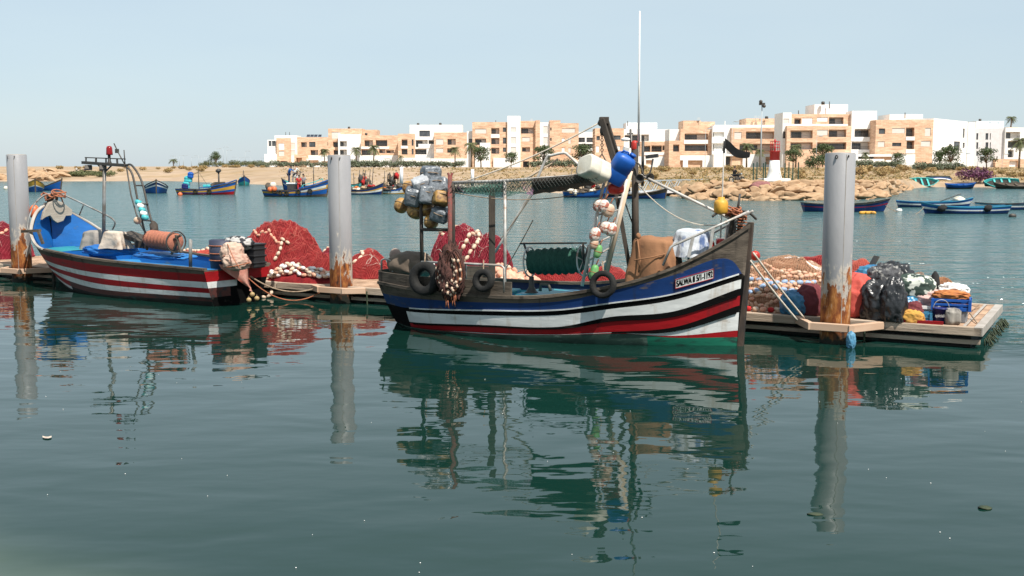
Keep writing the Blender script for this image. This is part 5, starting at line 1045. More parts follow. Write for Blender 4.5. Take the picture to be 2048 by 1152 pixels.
nt = GNET.node_tree; az = nt.nodes.new('ShaderNodeTexNoise'); az.inputs['Scale'].default_value = 70; atc = nt.nodes.new('ShaderNodeTexCoord'); nt.links.new(atc.outputs['Object'], az.inputs[0])
amr = nt.nodes.new('ShaderNodeMapRange'); amr.inputs[1].default_value = .46; amr.inputs[2].default_value = .54; amr.inputs[3].default_value = .38; nt.links.new(az.outputs[0], amr.inputs[0]); nt.links.new(amr.outputs[0], nt.nodes['Principled BSDF'].inputs['Alpha'])   # open mesh
part('awning_net', GNET, lambda q: q.grid([[PM(lerp(905, 1068, t), lerp(365, 359, t), -1.0) - Vector((0, 0, (.02 + .24 * math.sin(PI * min(1, t * 2.2 + .05) / 2) + .03 * math.sin(t * 13)) * k)) + NY * (.05 * k * math.sin(t * 9 + k * 2)) for k in (0, .25, .5, .75, 1)] for t in [i / 30 for i in range(31)]]))
part('awning_cloth', BRC, lambda q: q.grid(hang(1066, 359, 1200, 348, lambda t: .27 - .12 * t, .05, 20, -1.0, 3)))
q = MB()                                # diamond mesh hung over the near side of the awning
for i in range(40):
    t = i / 40; x = lerp(906, 1190, t); dd = 24 if t < .56 else 21 - 10 * (t - .56) / .44
    for s_ in (-1, 1): a = PM(x, lerp(365, 349, t), -1.06); b = PM(x + s_ * 14, lerp(365, 349, t) + dd, -1.08); q.tube([a, b], .005, 4)
q.build('mesh_strands', mat('net_strand', (.035, .042, .035), (.09, .09, .08), 10), MAIN)
for off in (.45, .62): part('crane_arm', WTUBE, lambda q: q.tube(spline([PM(990, 505, off), PM(1058, 392, off), PM(1092, 318, off), PM(1103, 311, off), PM(1128, 306, off), PM(1138, 312, off), PM(1160, 331, off), PM(1186, 346, off)], 4), .026, 8))
part('crane_brace', LWOOD, lambda q: q.tube([PM(1116, 318, .5), PM(1062, 352, .5), PM(1040, 362, .5)], .018).tube([PM(1133, 309, .5), PM(1158, 325, .5), PM(1161, 345, .5)], .02))
part('mast', DWOOD, lambda q: q.tube([PM(1271, 560, 0), PM(1270, 285, 0)], [.07, .055], 10))
part('mast_brace', DWOOD, lambda q: q.beam(PM(1232, 382, -.1), PM(1261, 546, .1), .07).tube([PM(1250, 405, 0), PM(1266, 450, 0)], .012))
part('derrick', DWOOD, lambda q: q.beam(PM(1203, 238, -.12), PM(1248, 384, -.08), .075, .1).beam(PM(1212, 240, .05), PM(1256, 384, .05), .06, .09).box(PM(1208, 241, 0), (.16, .2, .12)), .008)
pb_ = part('hoist_block', DKMET, lambda q: q.ell(PM(1202, 246, -.05), (.06, .08, .06)).ell(PM(1204, 262, -.1), (.04, .05, .08)))
part('hoist_chain', DKMET, lambda q: [q.torus(PM(1204, 270 + i * 5, -.1), (1, 0, 0) if i % 2 else (0, 1, 0), .022, .008, 10, 5) for i in range(8)] + [q.tube([PM(1204, 308, -.1), PM(1194, 322, -.4)], .01).tube([PM(1204, 308, -.1), PM(1212, 322, -.3)], .01)])
part('stay_rope', ROPEW, lambda q: q.tube(catenary(PM(1203, 243, -.05), PM(900, 371, -.9), .1), .014, 6))
part('forestay_pole', WTUBE, lambda q: q.tube([PM(1281, 350, 0), PM(1487, 450, 0)], .024, 8))
part('forestay_rope', ROPEW, lambda q: q.tube(catenary(PM(1274, 366, 0), PM(1455, 446, 0), .28), .01, 6))
part('guy_rope', ROPE, lambda q: q.tube(catenary(PM(1000, 480, .3), PM(1066, 388, .3), .02), .008, 5).tube(catenary(PM(905, 384, -.5), PM(1160, 388, -.3), .12), .008, 5).tube(catenary(PM(1010, 540, .7), PM(1066, 440, .6), .02), .01, 5))
part('whip_aerial', WHP, lambda q: q.tube([PM(1277, 292, .08), PM(1279.5, 22, .08)], [.022, .011], 8))
part('masthead_fittings', DKMET, lambda q: q.tube([PM(1285, 372, .05), PM(1286, 282, .05)], .025).tube([PM(1261, 296, 0), PM(1261, 258, 0)], .018).tube([PM(1254, 268, 0), PM(1266, 267, 0)], .012).tube([PM(1268, 312, 0), PM(1268, 296, 0)], .05).tube(spline([PM(1262, 320, -.1), PM(1280, 330, -.1), PM(1288, 350, -.1), PM(1300, 345, -.05), PM(1306, 318, 0)]), .015).beam(PM(1292, 314, 0), PM(1316, 311, 0), .06))
part('beacon_lamp', JC['red'], lambda q: q.lathe([(.055, 0), (.062, .02), (.06, .12), (.045, .155), (0, .165)], PM(1269, 300, 0)))
part('radar_reflector', WHP, lambda q: q.ell(PM(1252, 279, 0), (.09, .09, .035)).box(PM(1252, 298, -.05), (.1, .05, .07), Euler((.3, .2, .5)).to_matrix()))
part('horn_speaker', DKMET, lambda q: q.lathe([(.02, -.18), (.035, -.08), (.08, .02), (.075, .02), (.02, -.05)], PM(1279, 357, -.15), (-.1, -1, -.1)).lathe([(.02, -.18), (.035, -.08), (.075, .02), (.07, .02), (.02, -.05)], PM(1300, 355, 0), (.5, -1, -.1)))
# ladder with a pale pole
lad = part('ladder', WTUBE, lambda q: q.tube([PM(1164, 572, -.75), PM(1211, 350, -.55)], .028, 8).tube([PM(1209, 540, -.35), PM(1254, 358, -.3)], .026, 8).tube([PM(1180, 552, -.55), PM(1219, 354, -.5)], .018, 6))
q = MB()
for t in (.08, .22, .36, .50, .64, .78): q.tube([PM(lerp(1164, 1211, t), lerp(572, 350, t), lerp(-.75, -.55, t)), PM(lerp(1209, 1254, t), lerp(540, 358, t) - 4, lerp(-.35, -.3, t))], .016, 6)
q.build('rung', STEEL, lad)
part('leaning_pole', LWOOD, lambda q: q.tube([PM(1214, 545, -.4), PM(1262, 342, -.2)], .036, 10))
# net drum wound with green rope
GRP = mat('green_rope', (.012, .055, .042), (.03, .11, .075), 20, .85, bump=.6, bsc=80, stretch=(6, 1, 1))
a, b = PM(1060, 524, .0), PM(1166, 521, .0); ax = (b - a); Lx = ax.length; axn = ax.normalized()
drum = part('net_drum', GRP, lambda q: q.lathe([(.05, 0)] + [(.215 + .02 * math.sin(i * 7.1) + .018 * (i % 2) - .03 * (abs(i - 30) / 30) ** 3, .01 + (Lx - .02) * i / 60) for i in range(61)] + [(.05, Lx)], a, axn, 32))
for f in (0, 1):
    q = MB().torus(a + axn * (Lx * f), axn, .27, .014, 36, 8)
    for k_ in range(3): e = axn.orthogonal().normalized(); e = Matrix.Rotation(k_ * PI / 3, 3, axn) @ e; q.tube([a + axn * Lx * f - e * .27, a + axn * Lx * f + e * .27], .012, 6)
    q.build('drum_flange', STEEL, drum)
part('drum_stand', DKMET, lambda q: q.beam(PM(1040, 487, -.1), PM(1173, 486, -.1), .035, .03).tube([PM(1048, 488, -.1), PM(1060, 524, 0)], .02).tube([PM(1166, 487, -.1), PM(1168, 521, 0)], .022).tube([PM(1178, 490, -.05), PM(1168, 521, 0), PM(1180, 560, -.1)], .022).lathe([(.14, 0), (.10, .03), (.05, .12), (.045, .3)], PM(1063, 586, -.1)))
part('bollard', DKMET, lambda q: q.tube([PM(1080, 582, -.5), PM(1082, 569, -.5), PM(1097, 569, -.5), PM(1101, 582, -.5)], .03, 8))
part('hatch_cover', DKTURQ, lambda q: q.box(MM @ Vector((3.9, .15, .63)), (1.9, 1.1, .16), MM.to_3x3()).box(MM @ Vector((2.2, .1, .62)), (.8, 1.0, .14), MM.to_3x3()), .03)
# bow rails, samson post, ropes
for sg_ in (1, -1):
    f = lambda x, y, o: PM(x, y, o * sg_) if sg_ == 1 else (lambda p: p)(PM(x, y, o) + NY * (-2 * o))
    part('bow_rail', STEEL, lambda q: q.tube([f(1326, 531, -.66), f(1341, 495, -.66), f(1346, 491, -.64), f(1385, 474, -.56), f(1430, 454, -.4), f(1498, 423, -.12)], .022, 8).beam(f(1377, 514, -.57), f(1386, 474, -.56), .05, .03).beam(f(1420, 500, -.42), f(1426, 456, -.42), .05, .03))
part('samson_post', DWOOD, lambda q: q.beam(PM(1458, 485, 0), PM(1470, 418, 0), .09).beam(PM(1478, 470, .05), PM(1484, 424, .05), .08), .008)
q = MB(); rg = random.Random(5)
for i in range(12): c = PM(1472 + rg.uniform(-9, 9), 424 + rg.uniform(-6, 8), rg.uniform(-.1, .1)); q.torus(c, (rg.uniform(-.5, .5), rg.uniform(-.5, .5), 1), rg.uniform(.07, .13), .014, 18, 6)
for i in range(6): q.torus(PM(1483, 432 + i * 6, .05), (.1, 0, 1), .08, .014, 18, 6)
q.build('bow_rope', ROPEO, label='rust coloured rope coiled on the bow post of the large blue boat', cat='rope')
an = thing('anchor', 'dark iron anchor with curved arms lashed on the bow post above the lettered bow', 'anchor', PM(1470, 465, -.1))
MB().tube(spline([PM(1424, 434, -.3), PM(1436, 425, -.25), PM(1455, 421, -.1), PM(1482, 421, .1), PM(1500, 427, .2), PM(1513, 439, .3)], 5), [.012] + [.022] * 24 + [.012], 8).build('anchor_arms', DKMET, an)
MB().tube([PM(1470, 421, 0), PM(1470, 466, -.1)], .02).tube([PM(1474, 428, 0), PM(1480, 388, 0)], .02).build('shank', DKMET, an)
mk = thing('marker_buoy', 'yellow marker buoy on a tall pale pole flying a black flag, stood in the bow', 'marker buoy', PM(1441, 476, -.2))
MB().tube([PM(1441, 476, -.2), PM(1445, 380, -.2), PM(1450, 242, -.2)], [.014, .012, .008], 8).build('pole', WTUBE, mk)
MB().lathe([(.0, -.13), (.09, -.13), (.115, -.10), (.118, .05), (.10, .09), (.06, .11), (.055, .15), (0, .15)], PM(1442, 412, -.2), n=20).build('float', YEL, mk)
a = PM(1449, 273, -.2); MB().grid([[a + AX * (.42 * u) + Vector((0, 0, -.20 * u - .02 - v * (.17 - .10 * u) - .10 * math.sin(u * 2.6) * (1 if v else .7))) + NY * (.06 * math.sin(u * 8 + v)) for v in (0, .33, .66, 1)] for u in [i / 12 for i in range(13)]]).build('flag', CL['black'], mk)
MB().tube([PM(1449, 282, -.2), PM(1448, 306, -.2)], .018).build('flag_tail', CL['black'], mk)
# things stowed on board
jerry(PM(1192, 340, -.95), (R(248), R(-14), R(-52)), (.40, .36, .52), JC['white'], 'cream white jerrycan lying on the awning beside the derrick')
jerry(PM(1241, 335, -.72), (R(24), R(28), R(8)), (.36, .30, .56), JC['blue'], 'bright blue jerrycan hung upside of the ladder beside the red masthead lamp')
MB().ell(PM(1232, 377, -.6), (.14, .12, .10), pw=.7).build('fuel_can', JC['red'], label='small red can wedged under the bright blue jerrycan', cat='can')
FL = mat('red_white_float', (.70, .62, .54), (.42, .13, .09), 9, .6, lo=.45, hi=.55, spec=.3); FG = mat('lime_float', (.07, .28, .07), (.2, .38, .15), 5, .5); FPK = mat('salmon_float', (.58, .24, .15), (.66, .42, .30), 6, .7); FCR = mat('cream_float', (.64, .52, .40), (.48, .30, .2), 5, .7)
for px, py, o, r, m, lb in ((1197, 411, -.8, (.075, .075, .09), FL, 'white float in the upper cluster on the ladder, left one'), (1207, 412, -.82, (.075, .075, .095), FL, 'white float in the upper cluster on the ladder, middle one'), (1217, 421, -.75, (.08, .08, .10), FCR, 'grubby cream float low on the right of the upper ladder cluster'), (1211, 455, -.75, (.08, .08, .09), FL, 'red stained float of the second ladder cluster, left of two'), (1222, 459, -.7, (.08, .08, .10), FL, 'red stained float of the second ladder cluster, right of two'), (1190, 469, -.85, (.075, .075, .105), FL, 'red and white egg shaped float low on the left ladder rail'), (1188, 488, -.85, (.06, .06, .08), FCR, 'small white float under the egg shaped one on the ladder'), (1196, 503, -.8, (.055, .055, .10), FG, 'upper lime green float hung in the ladder'), (1188, 544, -.8, (.06, .06, .11), FG, 'lower lime green float at the foot of the ladder')):
    root = thing('float', lb, 'float', PM(px, py, o), .3, 'floats tied in the ladder', (.1, .25)); r = tuple(1.18 * k for k in r); MB().ell((0, 0, 0), r, nu=16, nv=12, pw=.8).build('float_body', m, root, local=True); MB().tube([(0, 0, r[2]), (.02, 0, r[2] + .1)], .01, 6).torus((0, 0, 0), (0, 0, 1), r[0] * 1.01, .007, 16, 5).build('lashing', ROPEO, root, local=True)
GPL = mat('grey_plastic_wrap', (.06, .07, .085), (.24, .26, .28), 3.5, .28, spec=.6, bump=1, bsc=9, c3=(.04, .045, .05), sc3=4); YPL = mat('stained_yellow_float', (.33, .17, .04), (.50, .30, .10), 4, .5, c3=(.14, .07, .03), sc3=3, lo3=.5, hi3=.62)
gi = 0
for zx, zy, o, r, m, lb in ((510, 110, -.6, (.17, .15, .16), GPL, 'grey plastic wrapped float at the very top of the stern bundle'), (440, 172, -.85, (.15, .15, .12), mat('pale_plastic_wrap', (.50, .51, .52), (.3, .31, .33), 4, .35, bump=1, bsc=9), 'palest plastic wrapped float, upper left of the stern bundle'), (570, 190, -.75, (.17, .15, .14), GPL, 'grey wrapped float at the upper right of the stern bundle by the red bound post'), (385, 262, -.95, (.15, .15, .16), GPL, 'grey wrapped float at the left of the stern bundle above a yellow one'), (484, 252, -1.0, (.14, .14, .16), GPL, 'grey wrapped float at the centre front of the stern bundle'), (578, 392, -.95, (.16, .14, .12), GPL, 'grey wrapped float at the lower right of the stern bundle'), (586, 278, -1.0, (.15, .14, .12), YPL, 'boxy yellow float strapped at the right of the stern bundle'), (298, 328, -.8, (.13, .13, .14), YPL, 'round yellow float sticking out leftmost of the stern bundle'), (398, 372, -.85, (.15, .15, .13), YPL, 'stained yellow float at the lower left of the stern bundle'), (478, 352, -.8, (.15, .15, .12), YPL, 'shaded yellow float in the middle of the stern bundle'), (512, 446, -.9, (.13, .13, .12), YPL, 'stained yellow float hanging lowest in the stern bundle'), (352, 200, -.5, (.12, .12, .12), YPL, 'pale yellow float half hidden at the back left of the stern bundle')):
    gi += 1; p = PM(720 + zx / 3.6, 320 + zy / 3.6, o); root = thing('wrapped_float' if 'wrapped' in lb else 'yellow_float', lb, 'float', p, rnd.uniform(-.5, .5), 'floats bundled on the stern gallows', (rnd.uniform(-.4, .4), rnd.uniform(-.5, .5)))
    crumple(MB(), (0, 0, 0), r, gi, .12 if m is not YPL else .06, 2, pw=.38 if 'wrapped' in lb or 'boxy' in lb else .85, nu=32, nv=22).build('float_body', m, root, local=True)
    MB().torus((0, 0, .02), (.1, .2, 1), r[0] * 1.06, .008, 24, 5).build('lashing', ROPE, root, local=True)
for px, py, x, z, Rr, r, lb in ((850, 557, 1.5, .8, .31, .085, 'biggest black tyre, hung near the stern of the large blue boat'), (967, 561, 2.8, .7, .205, .055, 'smaller black tyre hung below the awning post of the large blue boat'), (1206, 569, 5, .8, .235, .05, 'thin black tyre hung on the gunwale below the ladder')):
    p = onhull(H, MM, px, py + 6, -1, x, z, .09); p = PLN(px, py, p, NY); fender(p, tuple(-NY + Vector((.0, 0, .12))), Rr, r, lb, p + Vector((0, .12, Rr + .14)))
# hanging coil of old float line by the red bound post
q = MB(); rg = random.Random(9); CK = []; rt = thing('hanging_net_line', 'shaggy coil of old cork line hanging over the side below the red bound post', 'net', PM(903, 600, -1.45))
for i in range(16):
    w = rg.uniform(.05, .22); y0 = 497 + rg.uniform(0, 14); y1 = rg.uniform(560, 603); o = -1.42 - rg.uniform(0, .12); c = 903 + rg.uniform(-8, 8); wp = w * 110
    P_ = [PM(c + wp * math.sin(a) * (1 - .3 * math.cos(a)), (y0 + y1) / 2 - (y1 - y0) / 2 * math.cos(a), o) for a in [k * PI / 12 for k in range(24)]]; q.tube(P_, rg.uniform(.012, .02), 6, i % 3 != 0, closed=True)
    if i % 2 == 0:
        CK.extend(P_[4:20:2])
for i in range(14): c = 903 + rg.uniform(-12, 12); y = rg.uniform(585, 602); q.tube([PM(c, y, -1.5), PM(c + rg.uniform(-3, 3), y + rg.uniform(8, 22), -1.5)], .006, 4)
crumple(q, PM(903, 545, -1.40), (.19, .12, .40), 4, .5, 3, mi=1)
q.build('rope_coils', [ROPEO, mat('dark_old_net', (.05, .025, .02), (.12, .05, .04), 12, .95, bump=1, bsc=50)], rt); 
ckm = None
for p in CK:
    if ckm is None: o = MB().ell(p, (.028, .028, .035), nu=8, nv=6).build('cork_float', FCR, rt); ckm = o; ck0 = p
    else: o = ckm.copy(); COL.objects.link(o); o.parent = rt; o.location = ROOT[rt.name].inverted().to_3x3() @ (p - ck0)
CANV = mat('brown_canvas', (.30, .145, .07), (.23, .11, .055), 2.5, .9, bump=.5, bsc=8, c3=(.14, .07, .04), sc3=3, lo3=.6, hi3=.7)
def draped(q, c, w0, w1, d0, d1, h, seed=0, folds=9, amp=.05, n=56, m=16, rz=0, mi=0):
    rows = []; ca, sa = math.cos(rz), math.sin(rz)
    for i in range(m + 1):
        t = i / m; r = []
        for j in range(n + 1):
            a = 2 * PI * j / n; cc, ss = math.cos(a), math.sin(a); u = min(1, t * 3.2)
            k = math.sin(u * PI / 2); top = h - .02 - (.0 if t < .31 else (t - .31) / .69 * h) + .02
            f = 1 + amp * max(0, t - .15) * 2 * math.sin(a * folds + seed + 1.3 * math.sin(a * 2 + seed)) + amp * .8 * ns((cc, ss, t * 2 + seed), 2)
            x = math.copysign(abs(cc) ** .6, cc) * lerp(w0, w1, max(0, t - .3) / .7) * k * f; y = math.copysign(abs(ss) ** .6, ss) * lerp(d0, d1, max(0, t - .3) / .7) * k * f
            z = top * 1.0 - .10 * h * (u ** 3 if t < .32 else 1) * (1 if t < .32 else max(0, 1 - (t - .32) * 3)) + .06 * h * ns((x * 3, y * 3, seed))
            r.append(Vector(c) + Vector((x * ca - y * sa, x * sa + y * ca, max(0, z))))
        rows.append(r)
    return q.grid(rows, mi)
rzm = math.atan2(AX.y, AX.x); b = PM(1310, 552, -.15)
root = thing('covered_engine', 'brown canvas cover draped over gear in front of the mast of the large blue boat', 'cover', b - Vector((0, 0, .12)))
draped(MB(), b - Vector((0, 0, .12)), .36, .48, .3, .36, .80, 2, 8, .07, rz=rzm).build('canvas', CANV, root)
MB().tube([PM(1275, 478, -.45), PM(1280, 520, -.5), PM(1277, 545, -.52)], .012, 8).ell(PM(1277, 472, -.4), (.045, .04, .055), amp=.3).tube(spline([PM(1268, 520, -.55), PM(1300, 515, -.56), PM(1330, 508, -.45)]), .012, 6).build('lashing', CANV, root)
BWP = mat('blue_white_plastic', (.58, .60, .63), (.10, .15, .30), 3.2, .4, lo=.52, hi=.6, bump=1, bsc=8, stretch=(1, 1, .5))
draped(MB(), PM(1384, 512, -.05), .26, .36, .24, .3, .46, 5, 7, .08, rz=rzm).build('plastic_bundle', BWP, label='bundle under crinkled white and blue plastic in the bow behind the rail', cat='bundle')
MB().ell(PM(1420, 490, .05), (.08, .08, .09)).ell(PM(1441, 484, .1), (.07, .12, .06), pw=.5).build('bow_clutter', JC['red'], label='small red and grey gear stowed in the bow beside the plastic bundle', cat='gear')
crumple(MB(), PM(822, 530, -.45), (.42, .34, .24), 3, .14, 1.2, pw=.8, rz=rzm).build('stern_tarp', mat('grey_brown_tarp', (.10, .075, .055), (.16, .12, .09), 3, .9, bump=.5, bsc=8), label='grey brown tarpaulin bulging behind the stern boards of the large blue boat', cat='tarpaulin')
MB().ell(PM(791, 510, -.3), (.12, .10, .13), amp=.1).build('old_buoy', mat('faded_buoy', (.26, .18, .15), (.36, .27, .22), 4, .8, bump=.5), label='weathered grey pink buoy sitting on the stern tarpaulin', cat='buoy')
# ---------------------------------------------------------------- the red and white striped boat on the left
S1 = Vector((-6.05, 24.0, 0)); B1 = Vector((-11.99, 28.76, 0)); AX1 = (B1 - S1).normalized(); L1 = (B1 - S1).length; NY1 = Vector((-AX1.y, AX1.x, 0))   # local +y is the far-left (camera) side
LEFT = thing('fishing_boat', 'red and white striped fishing boat with a blue inside and a red lamp mast', 'boat', S1, math.atan2(AX1.y, AX1.x)); ML = ROOT[LEFT.name]
fs_ = lambda t: sorted((L1 - s_, v) for s_, v in t)
G = Hull(fs_([(0, .04), (.18, .42), (.45, .74), (.8, 1.0), (1.5, 1.2), (2.5, 1.28), (4, 1.28), (6, 1.08), (L1, .88)]), fs_([(0, .01), (.4, .06), (.8, .2), (1.5, .55), (2.5, .92), (4, 1.1), (6, .92), (L1, .6)]),
         fs_([(0, 2.02), (.18, 1.84), (.45, 1.58), (.8, 1.28), (1.2, 1.08), (1.6, .99), (2.5, .93), (4, .86), (6, .82), (L1, .80)]), 0, L1, .5, .25, .06, .8, 70)
XT1 = [0, 1.3, 3.4, 5.0, 6.2, 6.9, L1]
D1 = [list(zip(XT1, r)) for r in ((.715, .72, .755, .81, .87, .92, 1.02), (.545, .54, .56, .62, .71, .77, .87), (.41, .41, .44, .51, .60, .66, .76), (.30, .295, .30, .39, .49, .56, .66), (.20, .19, .175, .26, .41, .48, .58), (.11, .10, .06, .12, .27, .33, .43), (.09, .07, .02, .04, .18, .24, .34))]
HMAR = paint('faded_maroon', (.10, .035, .03), (.03, .03, .03), .5, .62)
q = MB(); G.outer(q, lambda x: [tab(b, x) for b in D1], [0, 1, 2, 1, 2, lambda x: 1 if x > 5.0 else 3, lambda x: 2 if x > 5.0 else 4, 4], 2)
q.build('hull', [HGREY, HR, HW, HMAR, HDK], LEFT, local=True)
# transom face, slightly proud: red above, a white half band, maroon below
q = MB(); zt = G.z(0)
for z0, z1, m, y0, y1 in ((.545, zt - .03, 0, -1, 1), (.41, .545, 1, .02, 1), (.41, .545, 3, -1, .02), (.2, .41, 2, .25, 1), (.2, .41, 3, -1, .25), (-.1, .2, 3, -1, 1)):
    f = lambda z, t: Vector((G.xx(0, z) - .012, G.y(0, z) * t, z)); q.add([f(z0, y0), f(z0, y1), f(z1, y1), f(z1, y0)], [(0, 1, 2, 3)], m)
q.build('transom', [HR, HW, HMAR, HK], LEFT, local=True)
dk1 = lambda x: .56 if x < 5.4 else .62
G.inner(MB(), dk1, .06, x1=L1 - .015).build('inner_planking', INBLUE, LEFT, local=True)
MB().grid([[Vector((p.x, p.y * k, p.z + .03 * (1 - k * k))) for p in [G.P(x, dk1(x), 1, .05)] for k in (-1, -.5, 0, .5, 1)] for x in G.xs if x < L1 - .15]).build('deck', DKBLUE, LEFT, local=True)
G.cap(MB(), .09, .03, .045, x1=5.9).build('gunwale', HGREY, LEFT, local=True); G.cap(MB(), .05, .02, .035, 0, x0=5.9).build('bow_capping', ALU, LEFT, local=True)
xs = [x for x in G.xs if 5.7 <= x < 7.2]; MB().grid([[Vector((x, G.y(x, .9) * k * .93, .92 + .02 * (1 - k * k))) for k in (-1, -.5, 0, .5, 1)] for x in xs]).grid([[Vector((5.7, G.y(5.7, z) * k * .93, z)) for k in (-1, 0, 1)] for z in (.92, .56)], 1, False).build('foredeck', [DKTURQ, INBLUE], LEFT, local=True)
q = MB(); pr = None
for z in (-.3, .2, .6, 1.0, 1.4, 1.8, 2.06):
    p = (G.xx(L1, z) + .02, 0, z)
    if pr: q.beam(pr, p, .08, .14)
    pr = p
q.build('stem_post', DWOOD, LEFT, local=True)
def PL(px, py, off=0): return PLN(px, py, S1 + NY1 * off, NY1)
STEELD = mat('dull_rail_steel', (.24, .255, .26), (.14, .12, .10), 5, .5, .2, c3=(.10, .06, .04), sc3=4, lo3=.58, hi3=.7)
def lpart(nm, m, fn, bevel=0): q = MB(); fn(q); return q.build(nm, m, LEFT, bevel=bevel)
bow = ML @ Vector((L1 - .25, 0, 2.0)); PB = lambda px, py, k=0: PLN(px, py, bow - AX1 * k, AX1)
lpart('bow_breasthook', mat('pale_breasthook_wood', (.42, .37, .31), (.30, .25, .2), 3, .8, bump=.4, stretch=(1, .4, 1)), lambda q: q.prism([PB(x, y) for x, y in ((84, 440), (88, 424), (99, 405), (112, 400), (126, 405), (145, 420), (144, 431), (132, 432), (127, 442), (115, 446), (107, 440), (101, 431), (93, 434))], .10, 0, AX1), .012)
lpart('samson_post', DWOOD, lambda q: q.beam(PL(101, 430, 0), PL(100, 386, 0), .13).beam(PL(112, 420, -.1), PL(114, 384, -.1), .06), .008)
lpart('bow_rail', STEELD, lambda q: q.tube(spline([PL(106, 389, 0), PL(92, 389, .15), PL(74, 402, .4), PL(62, 424, .75), PL(55, 450, .9), PL(57, 462, .92)], 5), .022, 8))
lpart('bow_rail', STEELD, lambda q: q.tube(spline([PL(106, 386, 0), PL(126, 389, -.25), PL(206, 427, -.95), PL(225, 438, -1.05), PL(230, 447, -1.1), PL(225, 459, -1.1)], 5), .022, 8).tube([PL(167, 410, -.65), PL(157, 434, -.75)], .018))
lpart('bow_cleat', HGREY, lambda q: q.beam(PL(44, 463, 1.05), PL(80, 461, .9), .08, .07).beam(PL(77, 463, .95), PL(86, 488, .9), .06))
q = MB(); rg = random.Random(8)
for i in range(9): c = PL(107 + rg.uniform(-13, 13), 388 + rg.uniform(-5, 7), rg.uniform(-.1, .1)); q.torus(c, (rg.uniform(-.6, .6), rg.uniform(-.6, .6), 1), rg.uniform(.1, .19), .016, 18, 6)
q.tube(spline([PL(122, 395, -.1), PL(128, 410, -.2), PL(132, 424, -.25)]), .016); q.build('bow_rope', ROPEO, label='orange rope coiled on the bow post of the red and white striped boat', cat='rope')
lpart('lamp_mast', STEELD, lambda q: q.tube([PL(207, 502, .1), PL(209, 328, .1)], .042, 10))
pf = lpart('mast_platform', DKMET, lambda q: q.beam(PL(167, 325, .1), PL(252, 331, .1), .12, .07).beam(PL(170, 315, .1), PL(251, 318, .1), .025).tube([PL(172, 326, .1), PL(172, 315, .1)], .02).tube([PL(192, 327, .1), PL(192, 316, .1)], .025).tube([PL(212, 328, .1), PL(212, 316, .1)], .02).tube([PL(235, 330, .1), PL(234, 318, .1)], .025).tube([PL(209, 345, .1), PL(196, 329, .1)], .02).tube([PL(209, 345, .1), PL(224, 330, .1)], .02), .006)
for px, py in ((177, 335), (206, 336)): MB().box(PL(px, py, .12), (.17, .09, .11), Euler((-.35, 0, .3)).to_matrix()).build('floodlight', DKMET, LEFT, bevel=.01)
MB().lathe([(.05, 0), (.05, .06), (.035, .08), (.035, .24)], PL(219, 329, .1)).build('lamp_socket', DKMET, LEFT)
MB().lathe([(.075, 0), (.078, .03), (.07, .17), (.05, .21), (0, .22)], PL(219, 310, .1)).build('beacon_lamp', mat('dark_red_lens', (.22, .008, .01), None, rough=.15), LEFT)
lpart('aerial', DKMET, lambda q: q.tube([PL(228, 287, .1), PL(236, 304, .1), PL(250, 330, .1)], .014).box(PL(234, 302, .1), (.08, .06, .1)).tube([PL(248, 300, .1), PL(250, 328, .1)], .014))
gal1 = lpart('net_gallows', DKMET, lambda q: q.tube(spline([PL(252, 331, .1), PL(264, 331, .1), PL(283, 362, .1), (PL(297, 420, .1)), PL(304, 445, .1), PL(310, 466, .1)]), .025, 8).tube(spline([PL(254, 334, .4), PL(265, 350, .4), PL(276, 404, .4), PL(286, 450, .4), PL(292, 470, .4)]), .025, 8).tube([PL(253, 334, .2), PL(262, 390, .2), PL(276, 440, .2), PL(292, 468, .2)], .018))
for a, b in (((271, 371), (285, 371)), ((278, 408), (296, 408)), ((285, 440), (303, 442))): MB().tube([PL(*a, .4), PL(*b, .1)], .018).build('gallows_rung', DKMET, gal1)
for i, (px, py) in enumerate(((277, 405), (281, 412), (284, 420), (287, 427), (290, 435))):
    root = thing('float', ('blue float, %s in the string on the net gallows' if i % 2 == 0 else 'white float, %s in the string on the net gallows') % ('topmost', 'second from top', 'middle one', 'fourth down', 'lowest')[i], 'float', PL(px, py, .5), .2, 'blue and white floats on the net gallows', (0, .4)); MB().ell((0, 0, 0), (.085, .085, .06), pw=.75).build('float_body', JC['turquoise'] if i % 2 == 0 else WHP, root, local=True); MB().tube([(0, 0, -.09), (0, 0, .09)], .012, 6).build('string', ROPE, root, local=True)
buoy(PL(275, 441, .5), .09, FCR, 'small cream float hanging under the blue and white string of floats')
a, b = PL(299, 477, .25), PL(352, 484, .35); ax = b - a; Lx = ax.length; an_ = ax.normalized()
ORR = mat('pink_orange_rope', (.46, .17, .10), (.32, .12, .08), 22, .9, bump=.7, bsc=70)
dr = lpart('net_drum', ORR, lambda q: q.lathe([(.05, 0)] + [(.185 + .012 * (i % 2) + .012 * math.sin(i * 5.3), .01 + (Lx - .02) * i / 50) for i in range(51)] + [(.05, Lx)], a, an_, 28))
MB().torus(b, an_, .24, .016, 32, 8).build('drum_wheel', DKMET, dr)
lpart('drum_stand', HGREY, lambda q: q.beam(PL(355, 484, .4), PL(343, 508, .4), .05).beam(PL(352, 470, .4), PL(362, 506, .4), .05).beam(PL(335, 487, .4), PL(362, 470, .4), .045).beam(PL(297, 470, .2), PL(294, 500, .2), .05), .006)
lpart('deck_rod', STEELD, lambda q: q.tube([PL(380, 535, .75), PL(380, 478, .75)], .03, 8).tube([PL(383, 536, .7), PL(383, 480, .7)], .018, 8))
GREYC = mat('grey_sacking', (.30, .27, .24), (.20, .18, .16), 3, .95, bump=.7, bsc=9); CREAMC = mat('cream_sacking', (.56, .47, .38), (.44, .36, .29), 3, .95, bump=.7, bsc=9, c3=(.3, .2, .14), sc3=3)
